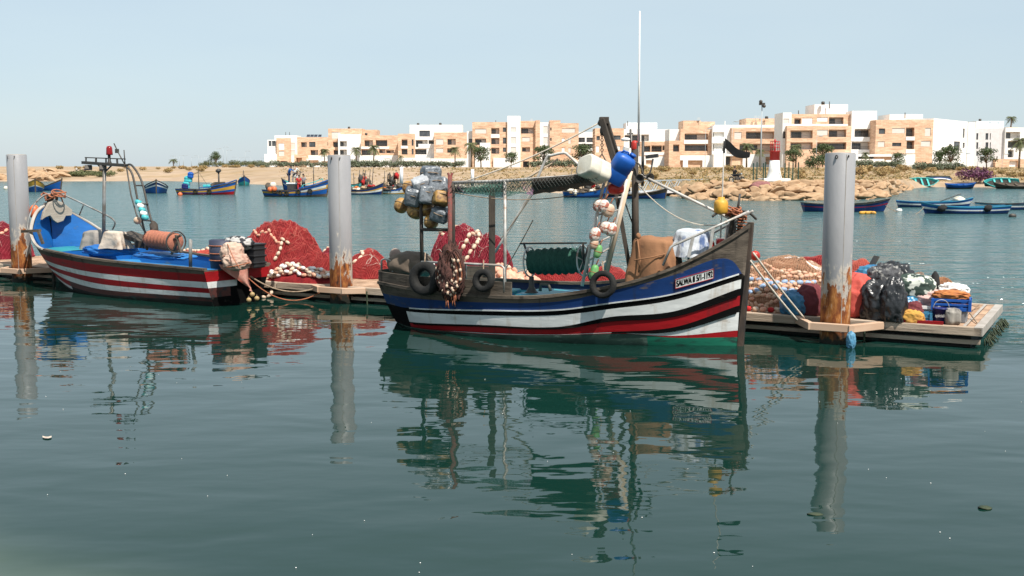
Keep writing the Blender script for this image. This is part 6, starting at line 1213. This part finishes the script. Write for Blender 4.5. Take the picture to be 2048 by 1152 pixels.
BLUES = mat('blue_sheet', (.012, .09, .32), (.02, .16, .42), 2, .5, bump=.7, bsc=5)
draped(MB(), PL(196, 506, -.15), .30, .42, .26, .36, .58, 3, 7, .08, rz=-.4).build('grey_cover', GREYC, label='grey beige cloth over the machinery left of the lamp mast', cat='cover')
draped(MB(), PL(233, 497, .2), .24, .34, .2, .27, .42, 6, 5, .12, rz=-.4).build('cream_cover', CREAMC, label='pale cream cloth flung over the machinery right of the lamp mast', cat='cover')
crumple(MB(), PL(222, 500, .1), (.62, .32, .13), 15, .25, 1.6, nu=56, nv=30).build('blue_sheet', BLUES, label='rumpled blue sheet on deck under the cloths by the lamp mast', cat='sheet')
crumple(MB(), PL(330, 512, .1), (.85, .40, .08), 16, .2, 1.4, rz=-.6, nu=56, nv=30).build('blue_deck_sheet', BLUES, label='blue sheet rumpled on deck below the rope drum of the left boat', cat='sheet')
lpart('gear_locker', DWOOD, lambda q: q.box(PL(272, 475, -.1), (.65, .4, .1), Euler((.1, .25, -.4)).to_matrix()).box(PL(283, 485, .1), (.3, .3, .18), Euler((.3, .1, .4)).to_matrix()).ell(PL(308, 455, .1), (.1, .12, .16), amp=.4), .01)
NVY = mat('navy_tub', (.02, .028, .06), (.04, .045, .07), 4, .6); PATT = mat('patterned_cloth', (.03, .03, .035), (.42, .40, .38), 7, .85, lo=.48, hi=.54, detail=1)
o_ = .15
root = thing('gear_tub', 'tall navy tub with rope hoops in the stern of the left boat', 'tub', PL(444, 536, o_)); MB().lathe([(.24, 0), (.26, .3), (.265, .62), (.24, .62), (.22, .5)], PL(444, 536, o_), n=24).build('body', NVY, root)
q = MB()
for z in (.18, .33, .5): q.torus(PL(444, 536, o_) + Vector((0, 0, z)), (0, 0, 1), .265, .012, 26, 6)
q.build('rope_hoop', ROPEO, root)
crumple(MB(), PL(478, 487, -.1), (.34, .22, .15), 21, .2, 1.5, rz=-.5).build('patterned_cloth', PATT, label='black and white patterned cloth lying over the tubs in the left boat stern', cat='cloth')
root = thing('ribbed_crate', 'black ribbed crate standing at the far corner of the left boat stern', 'crate', PL(507, 535, -.35)); p = PL(507, 535, -.35); Rz = Matrix.Rotation(-.6, 3, 'Z'); MB().box(p + Vector((0, 0, .27)), (.42, .34, .54), Rz).build('body', JC['black'], root, bevel=.03)
q = MB()
for z in (.12, .27, .42, .52): q.box(p + Vector((0, 0, z)), (.46, .38, .035), Rz)
q.build('ribs', JC['black'], root, bevel=.01)
PINKC = mat('pink_cloth', (.50, .21, .16), (.58, .32, .25), 3, .95, bump=.7, bsc=9); root = thing('cloth_bundle', 'cream bundle with a pink cloth drooping over the transom of the left boat', 'bundle', PL(468, 525, .3))
CRP = mat('cream_pink_cloth', (.52, .40, .31), (.44, .25, .19), 3.5, .95, bump=.8, bsc=9, c3=(.22, .12, .09), sc3=4, lo3=.56, hi3=.68)
crumple(MB(), PL(464, 504, .35), (.23, .20, .20), 31, .20, 1.1, nu=60, nv=40).build('upper_bundle', CRP, root); crumple(MB(), PL(473, 524, .4), (.27, .21, .17), 34, .22, 1.2, nu=60, nv=40).build('lower_bundle', CRP, root)
MB().torus(PL(467, 513, .38), (.15, 0, 1), .205, .014, 28, 6).torus(PL(476, 530, .42), (-.2, 0, 1), .24, .012, 28, 6).tube(spline([PL(455, 488, .5), PL(462, 505, .62), PL(470, 522, .68), PL(480, 538, .66)]), .010, 6).build('bundle_rope', ROPEO, root)
T_ = lambda px, py: PLN(px, py, ML @ Vector((-.14, 0, 0)), AX1)
MB().grid([[T_(lerp(x0, x1, u), lerp(y0a, y1a, u)) - AX1 * (.05 * math.sin(u * 9 + r * .7) + .02 * ns((u * 5, r * .5, 0))) for u in [k / 12 for k in range(13)]] for r, (x0, y0a, x1, y1a) in enumerate(((438, 529, 494, 530), (440, 536, 498, 542), (452, 546, 500, 552), (464, 554, 502, 562), (478, 562, 503, 572), (490, 568, 504, 584)))]).build('drooping_cloth', PINKC, root)
for px, py, lb in ((489, 599, 'left one of three small yellow floats dangling off the left boat transom'), (505, 596, 'right one of three small yellow floats dangling off the left boat transom'), (496, 588, 'upper one of three small yellow floats dangling off the left boat transom')): buoy(T_(px, py) - AX1 * .15, .055, mat('dull_yellow_float', (.5, .38, .16), (.3, .2, .1), 6, .5) if 'dull_yellow_float' not in MATS else MATS['dull_yellow_float'], lb)
buoy(U(69, 424, 29.0), .13, ORG, 'orange buoy peeping out between the leftmost pile and the striped bow', squash=1.5)
# mooring lines
def line(a, b, sag, r, m, label, nm='mooring_line'): MB().tube(catenary(a, b, sag, 18), r, 6).build(nm, m, label=label, cat='rope')
line(T_(500, 552), DP(640, .0, .33), .22, .018, ROPE, 'upper brown mooring line from the left boat stern to the middle pile collar')
line(T_(497, 556), DP(652, .02, .3), .38, .014, ROPEO, 'lower rust mooring line from the left boat stern to the middle pile collar')
bw = MM @ Vector((6.95, .05, 1.75)); line(PM(1500, 521, 0), W(1594, 640, .4), .02, .018, ROPEW, 'lower pale mooring line from the large blue bow to the right pile collar'); line(PM(1506, 520, .05) + Vector((0, 0, .12)), W(1608, 636, .4), .02, .018, ROPEW, 'upper pale mooring line from the large blue bow to the right pile collar')
# ---------------------------------------------------------------- nets and gear on the pontoon
def net_mat(n, c, c2, sc=7): return mat(n, c, c2, sc, .95, bump=1, bsc=55, stretch=(1, 1, .6), c3=tuple(k * .45 for k in c), sc3=2.2, lo3=.5, hi3=.64, spec=.1)
NRED = net_mat('red_net', (.25, .022, .022), (.14, .012, .016)); NMAR = net_mat('maroon_net', (.17, .012, .022), (.09, .008, .014)); NTAN = net_mat('tan_net', (.42, .22, .13), (.30, .14, .08)); NCOR = net_mat('coral_net', (.50, .09, .06), (.4, .06, .05)); NBRN = net_mat('brown_net', (.30, .14, .07), (.2, .09, .05))
TWN = {'red_net': mat('red_twine', (.42, .06, .05), (.30, .03, .03), 5, .8), 'maroon_net': mat('maroon_twine', (.34, .04, .06), (.22, .02, .03), 5, .8), 'tan_net': mat('tan_twine', (.46, .27, .17), (.34, .18, .1), 5, .8), 'brown_net': mat('brown_twine', (.38, .2, .1), (.25, .12, .06), 5, .8), 'coral_net': mat('coral_twine', (.55, .15, .10), (.4, .08, .06), 5, .8)}
class Mound:
    def face(s, x, h):                  # the point on the near slope at height h above the planks
        y0 = min(b[1] - b[3] for b in s.b); y1 = max(b[1] for b in s.b); y = y0
        while y < y1 and s.hz(x, y) < h: y += .02
        return s.P(x, y - .01, .02)
    def __init__(s, c, blobs, rz=rzd, amp=.1, seed=0, fold=.05): s.c = Vector(c); s.b = blobs; s.rz = rz; s.amp = amp; s.seed = seed; s.fold = fold
    def hz(s, x, y):
        h = 0
        for bx, by, rx, ry, hh, *e in s.b:
            d = math.sqrt(((x - bx) / rx) ** 2 + ((y - by) / ry) ** 2); k = max(0, 1 - d ** (e[0] if e else 2.2)); k = hh * k ** .7
            h = (h ** 4 + k ** 4) ** .25
        if h <= .002: return 0
        sd_ = Vector((s.seed * 5.1, s.seed, 0)); p = Vector((x, y, 0)) + sd_
        w = min(1, h * 4); h += w * (s.amp * ns(p, 1.7, 4) + s.fold * (1 - 3 * abs(mn.noise(p * 3.2 + Vector((0, 0, h * 2))))) + .25 * s.fold * (1 - 3 * abs(mn.noise(p * 9))))
        return max(.01, h)
    def P(s, x, y, up=0):
        ca, sa = math.cos(s.rz), math.sin(s.rz); return s.c + Vector((x * ca - y * sa, x * sa + y * ca, s.hz(x, y) + up))
    def mesh(s, n=90, mi=0):
        x0 = min(b[0] - b[2] for b in s.b); x1 = max(b[0] + b[2] for b in s.b); y0 = min(b[1] - b[3] for b in s.b); y1 = max(b[1] + b[3] for b in s.b); q = MB(); idx = {}; vs = []; fs = []
        m = int(n * (y1 - y0) / (x1 - x0)) + 6; hs = [[s.hz(lerp(x0, x1, i / n), lerp(y0, y1, j / m)) for j in range(m + 1)] for i in range(n + 1)]
        def vid(i, j):
            if (i, j) not in idx:
                x, y = lerp(x0, x1, i / n), lerp(y0, y1, j / m); p = s.P(x, y); idx[i, j] = len(vs)
                if hs[i][j] <= 0: p.z = s.c.z - .004
                vs.append(p)
            return idx[i, j]
        for i in range(n):
            for j in range(m):
                if max(hs[i][j], hs[i + 1][j], hs[i][j + 1], hs[i + 1][j + 1]) > 0: fs.append((vid(i, j), vid(i + 1, j), vid(i + 1, j + 1), vid(i, j + 1)))
        return q.add(vs, fs, mi, True)
FME = {}
def float_mesh(m, r, l):
    k = (m.name, r, l)
    if k not in FME:
        q = MB().ell((0, 0, 0), (r, r, l), nu=10, nv=8, pw=.8); me = bpy.data.meshes.new('float'); me.from_pydata([tuple(v) for v in q.v], [], q.f); me.materials.append(m); me.polygons.foreach_set('use_smooth', [True] * len(q.f)); FME[k] = me
    return FME[k]
def float_line(P, m, r, l, label, gap=1.15, ropem=ROPE, every=None, mats=None, cap=100):
    root = thing('float_line', label, 'float line', P[0]); MB().tube(P, r * .28, 5).build('rope', ropem, root)
    acc = 0; nxt = l; n = 0; Mi = ROOT[root.name].inverted()
    for a, b in zip(P, P[1:]):
        d = (b - a).length
        while acc + d >= nxt and n < cap:
            t = (nxt - acc) / d; c = a.lerp(b, t); o = bpy.data.objects.new('float', float_mesh(mats[n % len(mats)] if mats else m, r, l)); COL.objects.link(o); o.parent = root
            o.location = Mi @ c; o.rotation_euler = (b - a).to_track_quat('Z', 'Y').to_euler(); n += 1; nxt += 2 * l * gap
        acc += d
    return root
def walk(md, pts, up, n=10): return [md.P(p.x, p.y, up) for p in spline([(x, y, 0) for x, y in pts], n)]
def strands(md, n, m, label_parent, L_=.5, r=.006, seed=1):
    q = MB(); rg = random.Random(seed); b = md.b
    for _ in range(n):
        B_ = rg.choice(b); x, y = B_[0] + rg.uniform(-.75, .75) * B_[2], B_[1] + rg.uniform(-.8, .6) * B_[3]; a = rg.uniform(0, 6.28); P = []
        for k in range(7): P.append(md.P(x, y, .012)); a += rg.uniform(-.6, .6); x += math.cos(a) * L_ / 6; y += math.sin(a) * L_ / 6
        if min(p.z for p in P) > md.c.z + .05: q.tube(P, r, 4)
    return q.build('loose_twine', m, label_parent)
def net_layer(md, root, m, n=46, lift=.03, th=.009):
    q = md.mesh(n)
    for v in q.v: v += Vector((.02 * ns(v, 4), .02 * ns(v + Vector((9, 0, 0)), 4), lift + .03 * ns(v, 3)))
    o = q.build('loose_mesh', m, root); w = o.modifiers.new('strands', 'WIREFRAME'); w.thickness = th; w.use_replace = True; return o
def heap(name, md, m, label, cat='net', tw=0, twm=None, n=90):
    root = thing(name, label, cat, md.c); md.mesh(n).build('net' if cat == 'net' else 'cloth', m, root)
    if tw: strands(md, tw, twm or ROPEW, root)
    if cat == 'net' and md.b[0][4] > .5: net_layer(md, root, TWN.get(m.name, ROPE), int(46 * (max(b[0] + b[2] for b in md.b) - min(b[0] - b[2] for b in md.b)) / 2.2) + 8, .05 if m.name == 'tan_net' else .022)
    return root
# dock-local axes: x runs right along the pontoon, y runs away from us
md = Mound(DP(568, 1.75), [(-.22, .1, 1.12, 1.0, 1.08, 2.9), (.15, .05, 1.15, .9, .78, 2), (.8, -.1, .95, .8, .48)], amp=.12, seed=3, fold=.12)
heap('net_heap', md, NRED, 'big peaked heap of red fishing net on the pontoon behind the left boat stern', tw=60, twm=net_mat('pink_twine', (.5, .16, .12), (.4, .1, .08)), n=120)
m2 = Mound(DP(607, .55), [(0, 0, 1.0, .5, .17), (-.45, .1, .5, .4, .26)], amp=.05, seed=4)
heap('float_heap_base', m2, NRED, 'low tangle of coral net under the white float lines before the peaked red heap')
for i, (pts, lb) in enumerate((([(-.9, -.2), (-.5, -.35), (-.1, -.2), (.2, -.35), (.6, -.2), (.75, .1), (.4, .2), (.0, .05), (-.4, .2), (-.75, .1)], 'white float line coiled nearest us at the foot of the peaked red net heap'), ([(-.8, .3), (-.3, .3), (.1, .28), (.5, .3), (.8, .0), (.5, -.1), (.1, -.1), (-.4, 0), (-.65, -.2), (-.2, -.05), (.3, .1)], 'second white float line tangled behind the nearest coil at the red heap'), ([(-.95, .05), (-.7, -.3), (-.3, -.32), (-.1, -.05), (.15, .15), (.55, .05), (.85, -.15), (.7, -.3), (.3, -.3)], 'third white float line wound round the left end of the coil at the red heap'))):
    float_line(walk(m2, pts, .06 + .03 * i), FCR, .042, .062, lb, mats=[FCR, WHP, FCR, WHP, FPK])
float_line([md.P(x, y, .03) for x, y in ((.35, -.75), (.42, -.6), (.36, -.45), (.5, -.35))] , FCR, .04, .06, 'short string of white floats climbing the front of the peaked red net heap')
float_line(walk(md, [(-.75, -.3), (-.4, -.5), (.0, -.42), (.3, -.5)], .03), FPK, .035, .055, 'pink floats threaded across the middle of the peaked red net heap')
float_line(spline([T_(545, 548) + Vector((0, .3, 0)), W(540, 565, .25), W(543, 585, .12), W(534, 594, .03), W(525, 594, .03)]), FCR, .04, .065, 'short white float line hanging off the pontoon into the water beside the left stern')
m3 = Mound(DP(668, 2.2), [(0, 0, .5, .5, .6), (.35, -.3, .4, .4, .35)], amp=.08, seed=5); heap('net_heap', m3, NMAR, 'dark red net lump between the peaked red heap and the middle pile', tw=10)
float_line(walk(m3, [(-.3, -.3), (-.1, .1), (.1, .3), (.2, -.2)], .03), FCR, .04, .06, 'white floats lying on the dark red lump left of the middle pile')
m4 = Mound(DP(735, 2.1), [(0, 0, .5, .6, .55), (.25, -.2, .35, .4, .35)], amp=.08, seed=6); heap('net_heap', m4, NRED, 'small red net heap on the pontoon just right of the middle pile', tw=14)
float_line(walk(m4, [(-.42, -.3), (-.2, -.45), (.0, -.2), (-.2, .05), (-.05, .25)], .03), FCR, .045, .07, 'white floats on the small red heap right of the middle pile')
m5 = Mound(DP(8, 1.5), [(0, 0, .75, .9, .95)], amp=.1, seed=7); heap('net_heap', m5, NMAR, 'maroon net heap at the left edge, left of the leftmost pile', tw=20)
float_line(walk(m5, [(-.3, -.6), (0, -.4), (.3, -.5), (.4, -.1)], .03), FPK, .045, .065, 'pink floats on the maroon net heap at the left edge')
m6 = Mound(DP(405, 2.2), [(-.6, 0, .9, .6, .32), (.5, 0, .9, .6, .42)], amp=.08, seed=8); heap('net_heap', m6, NCOR, 'low coral net strip glimpsed behind the stern of the left boat')
float_line(walk(m6, [(-1.1, -.2), (-.5, .1), (0, -.1), (.6, .1), (1.1, -.1)], .03), FCR, .045, .065, 'white floats on the low coral strip behind the left boat')
m7 = Mound(DP(944, 1.9), [(-.35, 0, .68, .8, 1.18, 2.6), (.25, .1, .7, .8, 1.0)], amp=.10, seed=9, fold=.12); heap('net_heap', m7, NMAR, 'tall maroon net heap seen through the stern frame of the large blue boat', tw=30)
for pts, lb in (([(-.15, -.75), (.05, -.4), (.15, 0), (.3, -.3), (.1, -.6)], 'cream float line looped on the face of the tall maroon heap'), ([(-.75, -.2), (-.55, -.3), (-.4, .2)], 'few cream floats at the left crest of the tall maroon heap')): float_line(walk(m7, pts, .03), FCR, .045, .065, lb)
m8 = Mound(DP(1012, 1.2), [(-.25, 0, .6, .5, .42), (.35, 0, .6, .5, .36)], amp=.08, seed=10); heap('net_heap', m8, FPK, 'heap of salmon coloured float line right of the tall maroon heap')
float_line(walk(m8, [(-.6, -.3), (-.2, -.2), (.2, -.35), (.6, -.2), (.4, .1), (0, 0), (-.4, .15), (0, .3), (.5, .3)], .03, 14), FPK, .05, .07, 'salmon float line wound over the low heap behind the thick awning post', mats=[FPK, FPK, FCR])
m9 = Mound(DP(1150, 2.4), [(-.5, 0, .6, .6, .55), (.3, 0, .9, .6, .36), (.9, 0, .5, .5, .42)], amp=.06, seed=11, fold=.03); heap('net_heap', m9, NRED, 'low bright red net showing behind the green rope drum')
# right of the bow
m10 = Mound(DP(1570, 1.5), [(-.15, 0, .95, 1.0, .70, 3), (-.5, -.3, .5, .7, .44), (.2, .1, .8, .9, .72, 3)], amp=.05, seed=12, fold=.05); heap('net_heap', m10, NTAN, 'broad heap of tan net and floats between the large blue bow and the right pile', tw=40, twm=ROPE, n=110)
TF = mat('tan_float', (.50, .27, .16), (.60, .40, .28), 6, .6); FBL = mat('pale_blue_float', (.22, .33, .52), (.35, .45, .58), 5, .5)
def slope(md, pts, n=6): return [md.face(p.x, max(.02, p.y)) for p in spline([(x, h, 0) for x, h in pts], n)]
for k in range(11):
    hh = lerp(.05, .68, k / 10); pts = [(lerp(-1.0, .78, t), hh + .06 * math.sin(t * 8 + k * 1.7) + .04 * math.sin(t * 19 + 2.6 * k)) for t in [i / 9 for i in range(10)]]
    float_line(slope(m10, pts), TF, .036, .052, 'tan float line, %s row up the broad tan net heap' % ('lowest', 'second', 'third', 'fourth', 'fifth', 'sixth', 'seventh', 'eighth', 'ninth', 'tenth', 'topmost')[k], mats=[TF, TF, FPK] if k % 3 else [TF, FCR, TF])
float_line(slope(m10, [(-.85, .54), (-.7, .40), (-.55, .28), (-.35, .30), (-.1, .45), (.2, .49), (.7, .48)]), FBL, .046, .064, 'pale blue float line sagging across the tan net heap')
float_line(slope(m10, [(-.8, .60), (-.5, .53), (-.2, .52), (.1, .38), (.4, .34), (.75, .36)]), FBL, .044, .064, 'second pale blue float line crossing the sagging one on the tan heap')
float_line([DP(1492 + i * 14, .25 - .02 * math.sin(i), DZ + .05) for i in range(7)], FPK, .05, .06, 'red and cream floats strung along the foot of the tan heap', mats=[CL['red'], FCR, FPK])
m11 = Mound(DP(1635, 2.7), [(-.35, 0, .75, .45, .74, 3), (.35, 0, .8, .5, .78, 3)], amp=.06, seed=13); heap('net_heap', m11, NRED, 'red net on top behind the tan heap and the right pile', tw=10)
MB().grid([[m10.P(x + .06 * math.sin(y * 9), y + .07 * ns((x * 3, 5, 0)), .035 + .03 * ns((x * 4, y * 4, 2))) for y in [lerp(.05, .6, k / 12) for k in range(13)]] for x in [lerp(-.1, .85, k / 24) for k in range(25)]]).build('white_sheet', WHP, label='white sheet thrown over the top of the red net behind the tan heap', cat='sheet')
buoy(DP(1509, 1.9, 1.25), .10, JC['red'], 'red buoy peeping out behind the stem of the large blue boat'); buoy(DP(1512, 1.8, 1.02), .07, YEL, 'yellow float under the red buoy behind the blue stem')
BLT = mat('blue_plastic', (.02, .13, .27), (.05, .24, .38), 3, .35, spec=.6, bump=1, bsc=7, c3=(.01, .05, .12), sc3=3); MRC = mat('maroon_cloth', (.15, .03, .035), (.11, .025, .03), 3, .9, bump=.5, bsc=8); CRC = mat('coral_cloth', (.60, .10, .075), (.50, .075, .06), 2.5, .9, bump=.6, bsc=8)
BLK = mat('black_bin_bag', (.012, .012, .013), (.03, .03, .032), 3, .28, spec=.6, bump=1, bsc=7, c3=(.10, .10, .10), sc3=5, lo3=.58, hi3=.66)
CAM = mat('camouflage_cloth', (.50, .52, .46), (.03, .05, .04), 6.5, .85, lo=.47, hi=.52, detail=2)
def lump(px, v, r, seed, m, nm, lb, cat, z=None, amp=.2, sc=1.5, pw=.85, fold=.03, up=.6):
    p = DP(px, v, DZ); p.z = DZ + r[2] * up if z is None else z; return crumple(MB(), p, r, seed, amp, sc, DZ + .006, rzd, pw=pw, nu=64, nv=44, fold=fold).build(nm, m, label=lb, cat=cat)
lump(1590, .25, (.24, .2, .27), 51, BLT, 'blue_plastic_bag', 'blue plastic bag slumped before the tan heap, left of the maroon cloth', 'bag', amp=.15)
lump(1622, .35, (.28, .22, .34), 52, MRC, 'maroon_cloth', 'smooth maroon cloth draped beside the blue bag, left of the right pile', 'cloth', amp=.10)
lump(1718, .55, (.36, .34, .46), 53, CRC, 'coral_cloth', 'bright coral red cloth bulging out right of the right pile', 'cloth', amp=.13, sc=1.3, fold=.07)
m12 = Mound(DP(1716, 1.9), [(0, 0, .4, .4, .85)], amp=.1, seed=14); heap('net_heap', m12, NCOR, 'coral net bundle behind the coral cloth')
lump(1748, 1.1, (.32, .26, .22), 54, BLT, 'blue_plastic_sheet', 'crumpled blue plastic sheet lying over the black bags behind the coral cloth', 'sheet', z=1.0, amp=.2)
lump(1755, .3, (.26, .24, .42), 55, BLK, 'black_bin_bag', 'black bin bag nearest the coral cloth', 'bag', amp=.20, sc=1.6)
lump(1790, .12, (.20, .18, .44), 56, BLK, 'black_bin_bag', 'black bin bag hanging over the pontoon edge, right of the first one', 'bag', amp=.22, sc=1.7)
lump(1786, 1.1, (.42, .34, .55), 57, BLK, 'black_bin_bag', 'highest black bin bag with a stiff corner, behind the others', 'bag', amp=.22, sc=1.4)
MB().beam(DP(1733, 1.2, 1.05), DP(1752, 1.3, 1.38), .2, .03).build('dark_board', DKMET, label='dark flat board poking up from the top of the black bags', cat='board')
lump(1770, .7, (.28, .26, .30), 58, mat('speckled_sheet', (.06, .06, .065), (.30, .29, .27), 9, .6, lo=.55, hi=.6, bump=.8), 'speckled_bag', 'grey speckled plastic between the black bags', 'bag', z=.95, amp=.3)
lump(1823, .9, (.40, .30, .24), 59, CAM, 'camouflage_bag', 'rounded green and white camouflage patterned bag right of the black bags', 'bag', z=.88, amp=.08, pw=.8, fold=0)
lump(1808, .65, (.3, .26, .24), 60, BLT, 'blue_sack', 'dark blue sack tucked under the camouflage bag', 'sack', amp=.2)
m13 = Mound(DP(1842, 2.2), [(-.3, 0, .6, .6, .62), (.25, 0, .6, .55, .55)], amp=.1, seed=15, fold=.08); heap('net_heap', m13, NBRN, 'brown net heap behind the camouflage bag', tw=30, twm=ROPEO)
MB().lathe([(.09, 0), (.085, .15), (.06, .28), (.02, .34), (0, .35)], DP(1870, 1.6, .78), n=16).build('black_cone', CL['black'], label='black pointed hood shape standing right of the brown net heap', cat='cone')
lump(1862, .9, (.34, .28, .16), 61, mat('pale_pink_cloth', (.60, .40, .36), (.52, .33, .30), 3, .95, bump=.5), 'pink_cloth', 'pale pink cloth right of the camouflage bag', 'cloth', z=.70, amp=.15)
lump(1826, .45, (.2, .14, .2), 62, MRC, 'red_cloth', 'small maroon cloth beside the white crate', 'cloth')
lump(1825, .16, (.2, .12, .13), 63, mat('ochre_cloth', (.55, .30, .06), (.45, .22, .05), 4, .9), 'yellow_cloth', 'bright yellow cloth at the pontoon edge', 'cloth')
def crate(px, v, sz, m, label, z=DZ + .006):
    p = DP(px, v, z); root = thing('crate', label, 'crate', p, rzd + .1); w, d_, h = sz; q = MB()
    for s_ in (-1, 1):
        for z0, z1 in ((0, .3), (.42, .62), (.78, 1)): q.box((0, s_ * d_ / 2, h * (z0 + z1) / 2), (w, .02, h * (z1 - z0))).box((s_ * w / 2, 0, h * (z0 + z1) / 2), (.02, d_ - .022, h * (z1 - z0)))
        for s2 in (-1, 1): q.box((s_ * (w / 2 + .004), s2 * (d_ / 2 + .004), h / 2 + .002), (.05, .05, h))
    q.build('sides', m, root, local=True, bevel=.004); MB().box((0, 0, .012), (w - .03, d_ - .03, .02)).build('bottom', m, root, local=True); return root
crate(1852, .6, (.46, .34, .26), WHP, 'white slatted crate under the pale pink cloth'); crate(1843, .3, (.36, .2, .17), BLT, 'low pale blue crate before the white one')
crate(1905, .65, (.58, .4, .2), JC['blue'], 'blue slatted crate filled with orange gear', DZ + .2); MB().box(DP(1905, .65, DZ + .1), (.5, .34, .18), Matrix.Rotation(rzd, 3, 'Z')).build('grey_box', CL['grey'], label='grey box underneath the blue slatted crate', cat='box')
lump(1903, .65, (.28, .18, .09), 64, mat('orange_netting', (.48, .18, .05), (.3, .1, .04), 8, .9), 'orange_gear', 'orange gear heaped in the blue crate', 'gear', z=.80)
lump(1908, .95, (.22, .16, .12), 65, WHP, 'white_bag', 'white plastic bag lying on the orange gear', 'bag', z=.86, amp=.3)
p = DP(1884, .28, DZ + .006); root = thing('bucket', 'dark blue lettered bucket with a wire handle near the pontoon edge', 'bucket', p)
MB().lathe([(.105, 0), (.13, .24), (.137, .24), (.137, .262), (.125, .262), (.1, .03), (0, .03)], (0, 0, 0), n=28).build('body', JC['navy'], root, local=True)
MB().tube([Vector((.135 * math.cos(t), -.02, .25 + .15 * math.sin(t))) for t in [k * PI / 12 for k in range(13)]], .006, 6).build('handle', STEEL, root, local=True)
f = lambda a, z: ROOT[root.name] @ Vector((math.sin(a) * (.107 + .025 * z / .24 + .004), -math.cos(a) * (.107 + .025 * z / .24 + .004), z))
bt = Vector((.41, -.91, 0)); A0 = math.atan2(p.x - 0, 18) ; c0 = -.42
lettering('spéciale', [f(-.75 - .38, .09), f(.75 - .38, .09), f(.75 - .38, .165), f(-.75 - .38, .165)], (CO - p).normalized(), CL['white'], root, .045, .02, .02)
crumple(MB(), DP(1908, .26, DZ + .13), (.13, .12, .14), 66, .12, 1.5, DZ + .006, pw=.6).build('grey_bag', mat('grey_striped_bag', (.34, .31, .27), (.12, .11, .1), 9, .8, stretch=(1, 1, .1)), label='small grey striped bag right of the lettered bucket', cat='bag')
MB().box(DP(1830, .09, DZ + .03), (.95, .08, .05), Matrix.Rotation(rzd, 3, 'Z')).build('loose_plank', HR, label='loose brown plank lying along the pontoon edge before the crates', cat='plank')
line(DP(1920, 2.4, DZ + .25), DP(1958, .5, DZ + .02), .02, .012, ROPE, 'thin rope running over the bare planks at the pontoon end', 'loose_rope')
line(DP(1925, 1.0, DZ + .35), DP(1962, 2.8, DZ + .02), .03, .010, ROPE, 'slack rope from the orange gear to the far pontoon corner', 'loose_rope')
crumple(MB(), W(1702, 682, .12), (.07, .06, .14), 67, .3, 2).build('blue_rag', TARP, label='pale blue rag hanging under the right pile collar', cat='rag')
WEED = mat('sea_weed', (.02, .035, .02), (.05, .06, .03), 6, .8)
q = MB()
for i in range(60): p = DW(-2.35 + rnd.uniform(-.06, .03), rnd.uniform(.4, 3.4), .02); q.tube([p + Vector((0, 0, .1)), p + Vector((rnd.uniform(0, .1), 0, .0)), p + Vector((rnd.uniform(.02, .2), rnd.uniform(-.1, .1), -.06))], .012, 4)
q.build('weed_fringe', WEED, label='dark weed fringe growing along the pontoon end', cat='seaweed', kind='stuff')
for px, v, lb in ((733, -.06, 'hanging weedy rope end on the pontoon front right of the middle pile'), (1732, -.06, 'thin weedy rope hanging down the pontoon front right of the right pile')): line(DP(px, v, .3), DP(px + 1, v - .02, -.1), .0, .018, WEED, lb, 'weedy_rope')
# floating scraps
MB().grid([[W(94 + 9 * u, 875 + 4 * v - 2 * u * u, .012) for v in (-.4, 0, .4)] for u in (-1, -.4, .3, 1)]).build('floating_leaf', CREAMC, label='pale leaf afloat on the water at the lower left', cat='leaf')
MB().ell(W(1970, 1015, .01), (.06, .04, .015), amp=.5).build('floating_scrap', WEED, label='dark weed scrap afloat at the lower right', cat='weed'); MB().ell(W(1630, 1028, .005), (.07, .03, .012), amp=.5).build('floating_scrap', WEED, label='dark weed scrap afloat left of the right pile reflection', cat='weed')
q = MB(); rg = random.Random(4)
for i in range(40): p = W(rg.uniform(0, 2048), rg.uniform(720, 1150), .006); r = rg.uniform(.002, .005); q.ell(p, (r * 1.5, r, .004), nu=6, nv=4)
q.build('foam_specks', WHP, label='tiny white foam specks scattered over the near water', cat='foam', kind='stuff')
